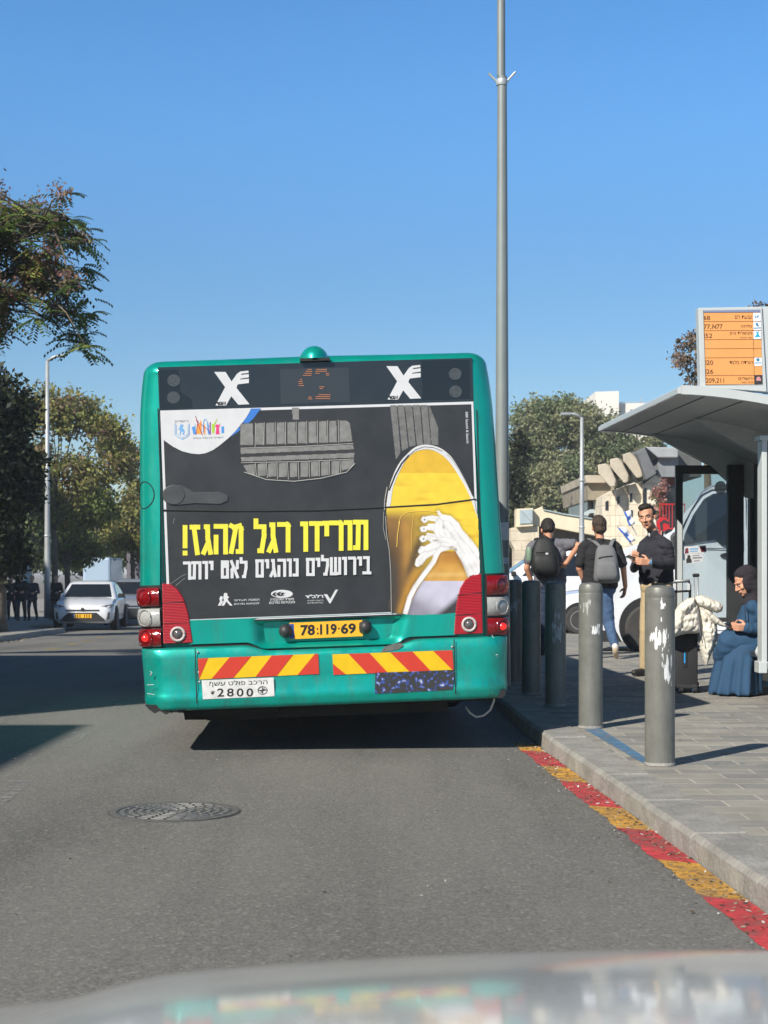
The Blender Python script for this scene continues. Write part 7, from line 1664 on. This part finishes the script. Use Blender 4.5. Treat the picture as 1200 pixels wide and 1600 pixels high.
for x in (1084.5, 1090.5): MB().tube([j(x, 985, .30), j(x, 903, .30)], .0075, 8).build("telescopic_rod", M_RIM, sc, smooth=True)
MB().box(j(1087.5, 899, .30), (.062, .05, .035), bev=.012).build("pull_handle", M_BLACK, sc)
tl = thing("luggage_trolley", "folding luggage trolley handle standing left of the draped white jacket", "trolley", P(1058, 1080, 15.5))
mb = MB(); k_ = J(15.45); mb.tube([k_(1052, 1000), k_(1052, 915), k_(1054, 909), k_(1076, 908), k_(1078, 914), k_(1078, 960)], .013, 8); mb.build("frame", M_BLACK, tl, smooth=True)
MB().tube([k_(1053, 908.2, -.03), k_(1078, 907.2, -.03)], .013, 8).build("grip", M_STEEL, tl, smooth=True)
mb = MB(); mb.tube([k_(1050, 925), k_(1080, 923)], .011, 8); mb.tube([k_(1050, 940), k_(1066, 985)], .011, 8); mb.tube([k_(1053, 1000), k_(1053, 1076)], .011, 8); mb.tube([k_(1053, 1078), k_(1085, 1078, .1)], .011, 8); mb.build("brace", M_BLACK, tl, smooth=True)
for s in (0, 26): MB().lathe([(0, -.015), (.05, -.015), (.05, .015), (0, .015)], k_(1053 + s, 0, .12) * 1 + Vector((0, 0, -k_(1053 + s, 0, .12).z + .165)), 'X', 18).build("wheel", M_BLACK, tl)
for x0 in (1053, 1075): MB().box(k_(x0 + 1, 917, -.02), (.028, .02, .065), bev=.004).build("white_tape", M_WVIN, tl)
jk = thing("jacket", "cream puffer jacket draped over the suitcase handle", "jacket", P(1085, 990, 14.95))
M_CREAM = mat("cream_quilted_cloth", (.66, .62, .53), .7, noise=.05, nscale=12, bump=.2, bscale=30)
j = J(14.93)
mb = MB()
pillow(mb, [(1086, 940), (1092, 938), (1103, 944), (1114, 958), (1120, 975), (1121, 992), (1117, 1008), (1110, 1024), (1105, 1038), (1102.5, 1041), (1099, 1034), (1093, 1012), (1090, 990), (1087, 965)], 14.97, .105, 13, 1.0, (-.25, 1, 31, .10))
pillow(mb, [(1084, 938), (1090, 945), (1092, 960), (1093, 975), (1094, 988), (1086, 990), (1072, 990), (1060, 993), (1050, 997), (1040, 996), (1045, 975), (1056, 955), (1070, 943)], 14.90, .10, 15, 2.0, (.9, 1, 34, .12))
pillow(mb, [(1085, 933), (1087, 946), (1076, 957), (1068, 972), (1064, 985), (1052, 992), (1044, 985), (1048, 965), (1060, 945), (1074, 935)], 14.86, .085, 11, 3.0, (1, -.9, 31, .12))
pillow(mb, [(1086, 932), (1096, 930), (1110, 935), (1122, 940), (1130, 946), (1128, 955), (1120, 958), (1106, 952), (1092, 948), (1086, 942)], 14.90, .075, 9, 4.0, (1, -.4, 17, .16))
pillow(mb, [(1100, 951), (1108, 954), (1120, 964), (1131, 974), (1139, 978.5), (1139, 980), (1128, 979), (1118, 975), (1108, 967)], 14.88, .05, 6, 5.0, (1, .8, 21, .14))
mb.build("shell", M_CREAM, jk, smooth=True)
MB().tube([j(1087, 942, -.07), j(1090, 965, -.11), j(1093, 985, -.11), j(1098, 1005, -.10)], .004, 6).build("zip", M_GREYINK, jk, smooth=True)

# pedestrians in the shade on the left sidewalk
M_DKC = [mat("dark_coat", (.02, .022, .025), .9), mat("dark_green_coat", (.022, .03, .025), .9), mat("charcoal_coat", (.03, .03, .032), .9), mat("purple_grey_coat", (.045, .04, .06), .9)]
def walker(label, px, pyf, d, h, coat, stride, facing=-1, cap=False, pale=False):
    g = P(px, pyf, d); g.z = zr(d) + .12; r = thing("person", label, "person", g); U = lambda x, y, z: g + Vector((x, y, z)) * (h / 1.75)
    f = (0, facing, -.05); hp_, q, R = headprims(U(0, 0, 1.63), f, (0, 0, 1), U(0, 0, 1.46))
    tor = [(U(-.17, 0, 1.40), .065, U(.17, 0, 1.40), .065), (U(-.09, 0, 1.25), .12, U(.09, 0, 1.25), .12), (U(-.08, 0, 1.0), .12, U(.08, 0, 1.0), .12), (U(-.08, 0, .85), .13, U(.08, 0, .85), .13)]
    arm = [(U(-.2, 0, 1.38), .06, U(-.26, .03, 1.1), .05), (U(-.26, .03, 1.1), .05, U(-.2, -.15, .92), .04), (U(.2, 0, 1.38), .06, U(.26, .03, 1.1), .05), (U(.26, .03, 1.1), .05, U(.16, -.2, 1.05), .04)]
    leg = [(U(-.09, 0, .85), .095, U(-.09, -stride * .4, .48), .07), (U(-.09, -stride * .4, .48), .068, U(-.09, -stride * .2, .10), .05), (U(.09, 0, .85), .095, U(.1, stride * .3, .48), .07), (U(.1, stride * .3, .48), .068, U(.11, stride * .8, .12), .05)]
    blob("body", hp_ + inflate(arm, -.012) + inflate(tor, -.012) + inflate(leg, -.01) + hand(U(-.2, -.16, .92), (0, -.6, -.8), (.3, -.8, .3), (1, 0, 0), .4) + hand(U(.16, -.2, 1.05), (-.7, -.7, 0), (0, 0, 1), (-.3, .7, 0), .5), .011, M_SKIN, r, 2)
    blob("hair", [('e', q(0, -.028, .036), (.084, .092, .092), R)], .012, M_WVIN if cap else M_HAIRD, r, 2)
    blob("coat", tor + arm, .014, coat, r, 3, (.008, 7)); blob("trousers", leg, .014, M_DARK if not pale else M_KHAKI, r, 2)
    for x, y in ((-.09, -stride * .2), (.11, stride * .8)): blob("shoe", shoe_prims(U(x, y + .03, .05), U(x, y - .16, .045)), .012, M_SHOEW if pale else M_SHOEB, r, 2)
    return r
walker("dark clad pedestrian with pale cap walking nearest in the shade at the left edge", 33, 975, 58, 1.74, M_DKC[1], .25, cap=True)
walker("pedestrian in purple grey top walking left of the left street lamp", 50, 968, 60, 1.68, M_DKC[3], .5)
walker("dark clad pedestrian partly hidden behind the one with the pale cap", 18, 968, 63, 1.72, M_DKC[0], .3)
walker("dark clad pedestrian standing between the left street lamp and the white sedan", 87, 962, 60, 1.70, M_DKC[2], .1)

# ------------------------------------------------------------------ the air: thin summer haze over the whole scene
hz_m = bpy.data.materials.new("thin_haze"); hz_m.use_nodes = True; t = hz_m.node_tree; t.nodes.clear()
pv = t.nodes.new("ShaderNodeVolumePrincipled"); pv.inputs["Color"].default_value = (.9, .93, 1, 1); pv.inputs["Density"].default_value = 0.0008
ou = t.nodes.new("ShaderNodeOutputMaterial"); t.links.new(pv.outputs[0], ou.inputs["Volume"])
hzb = MB().box((0, 660, 9.0), (2400, 2100, 24.0)).build("haze", hz_m); hzb["kind"] = "stuff"; hzb["label"] = "thin pale haze hanging over the whole street"
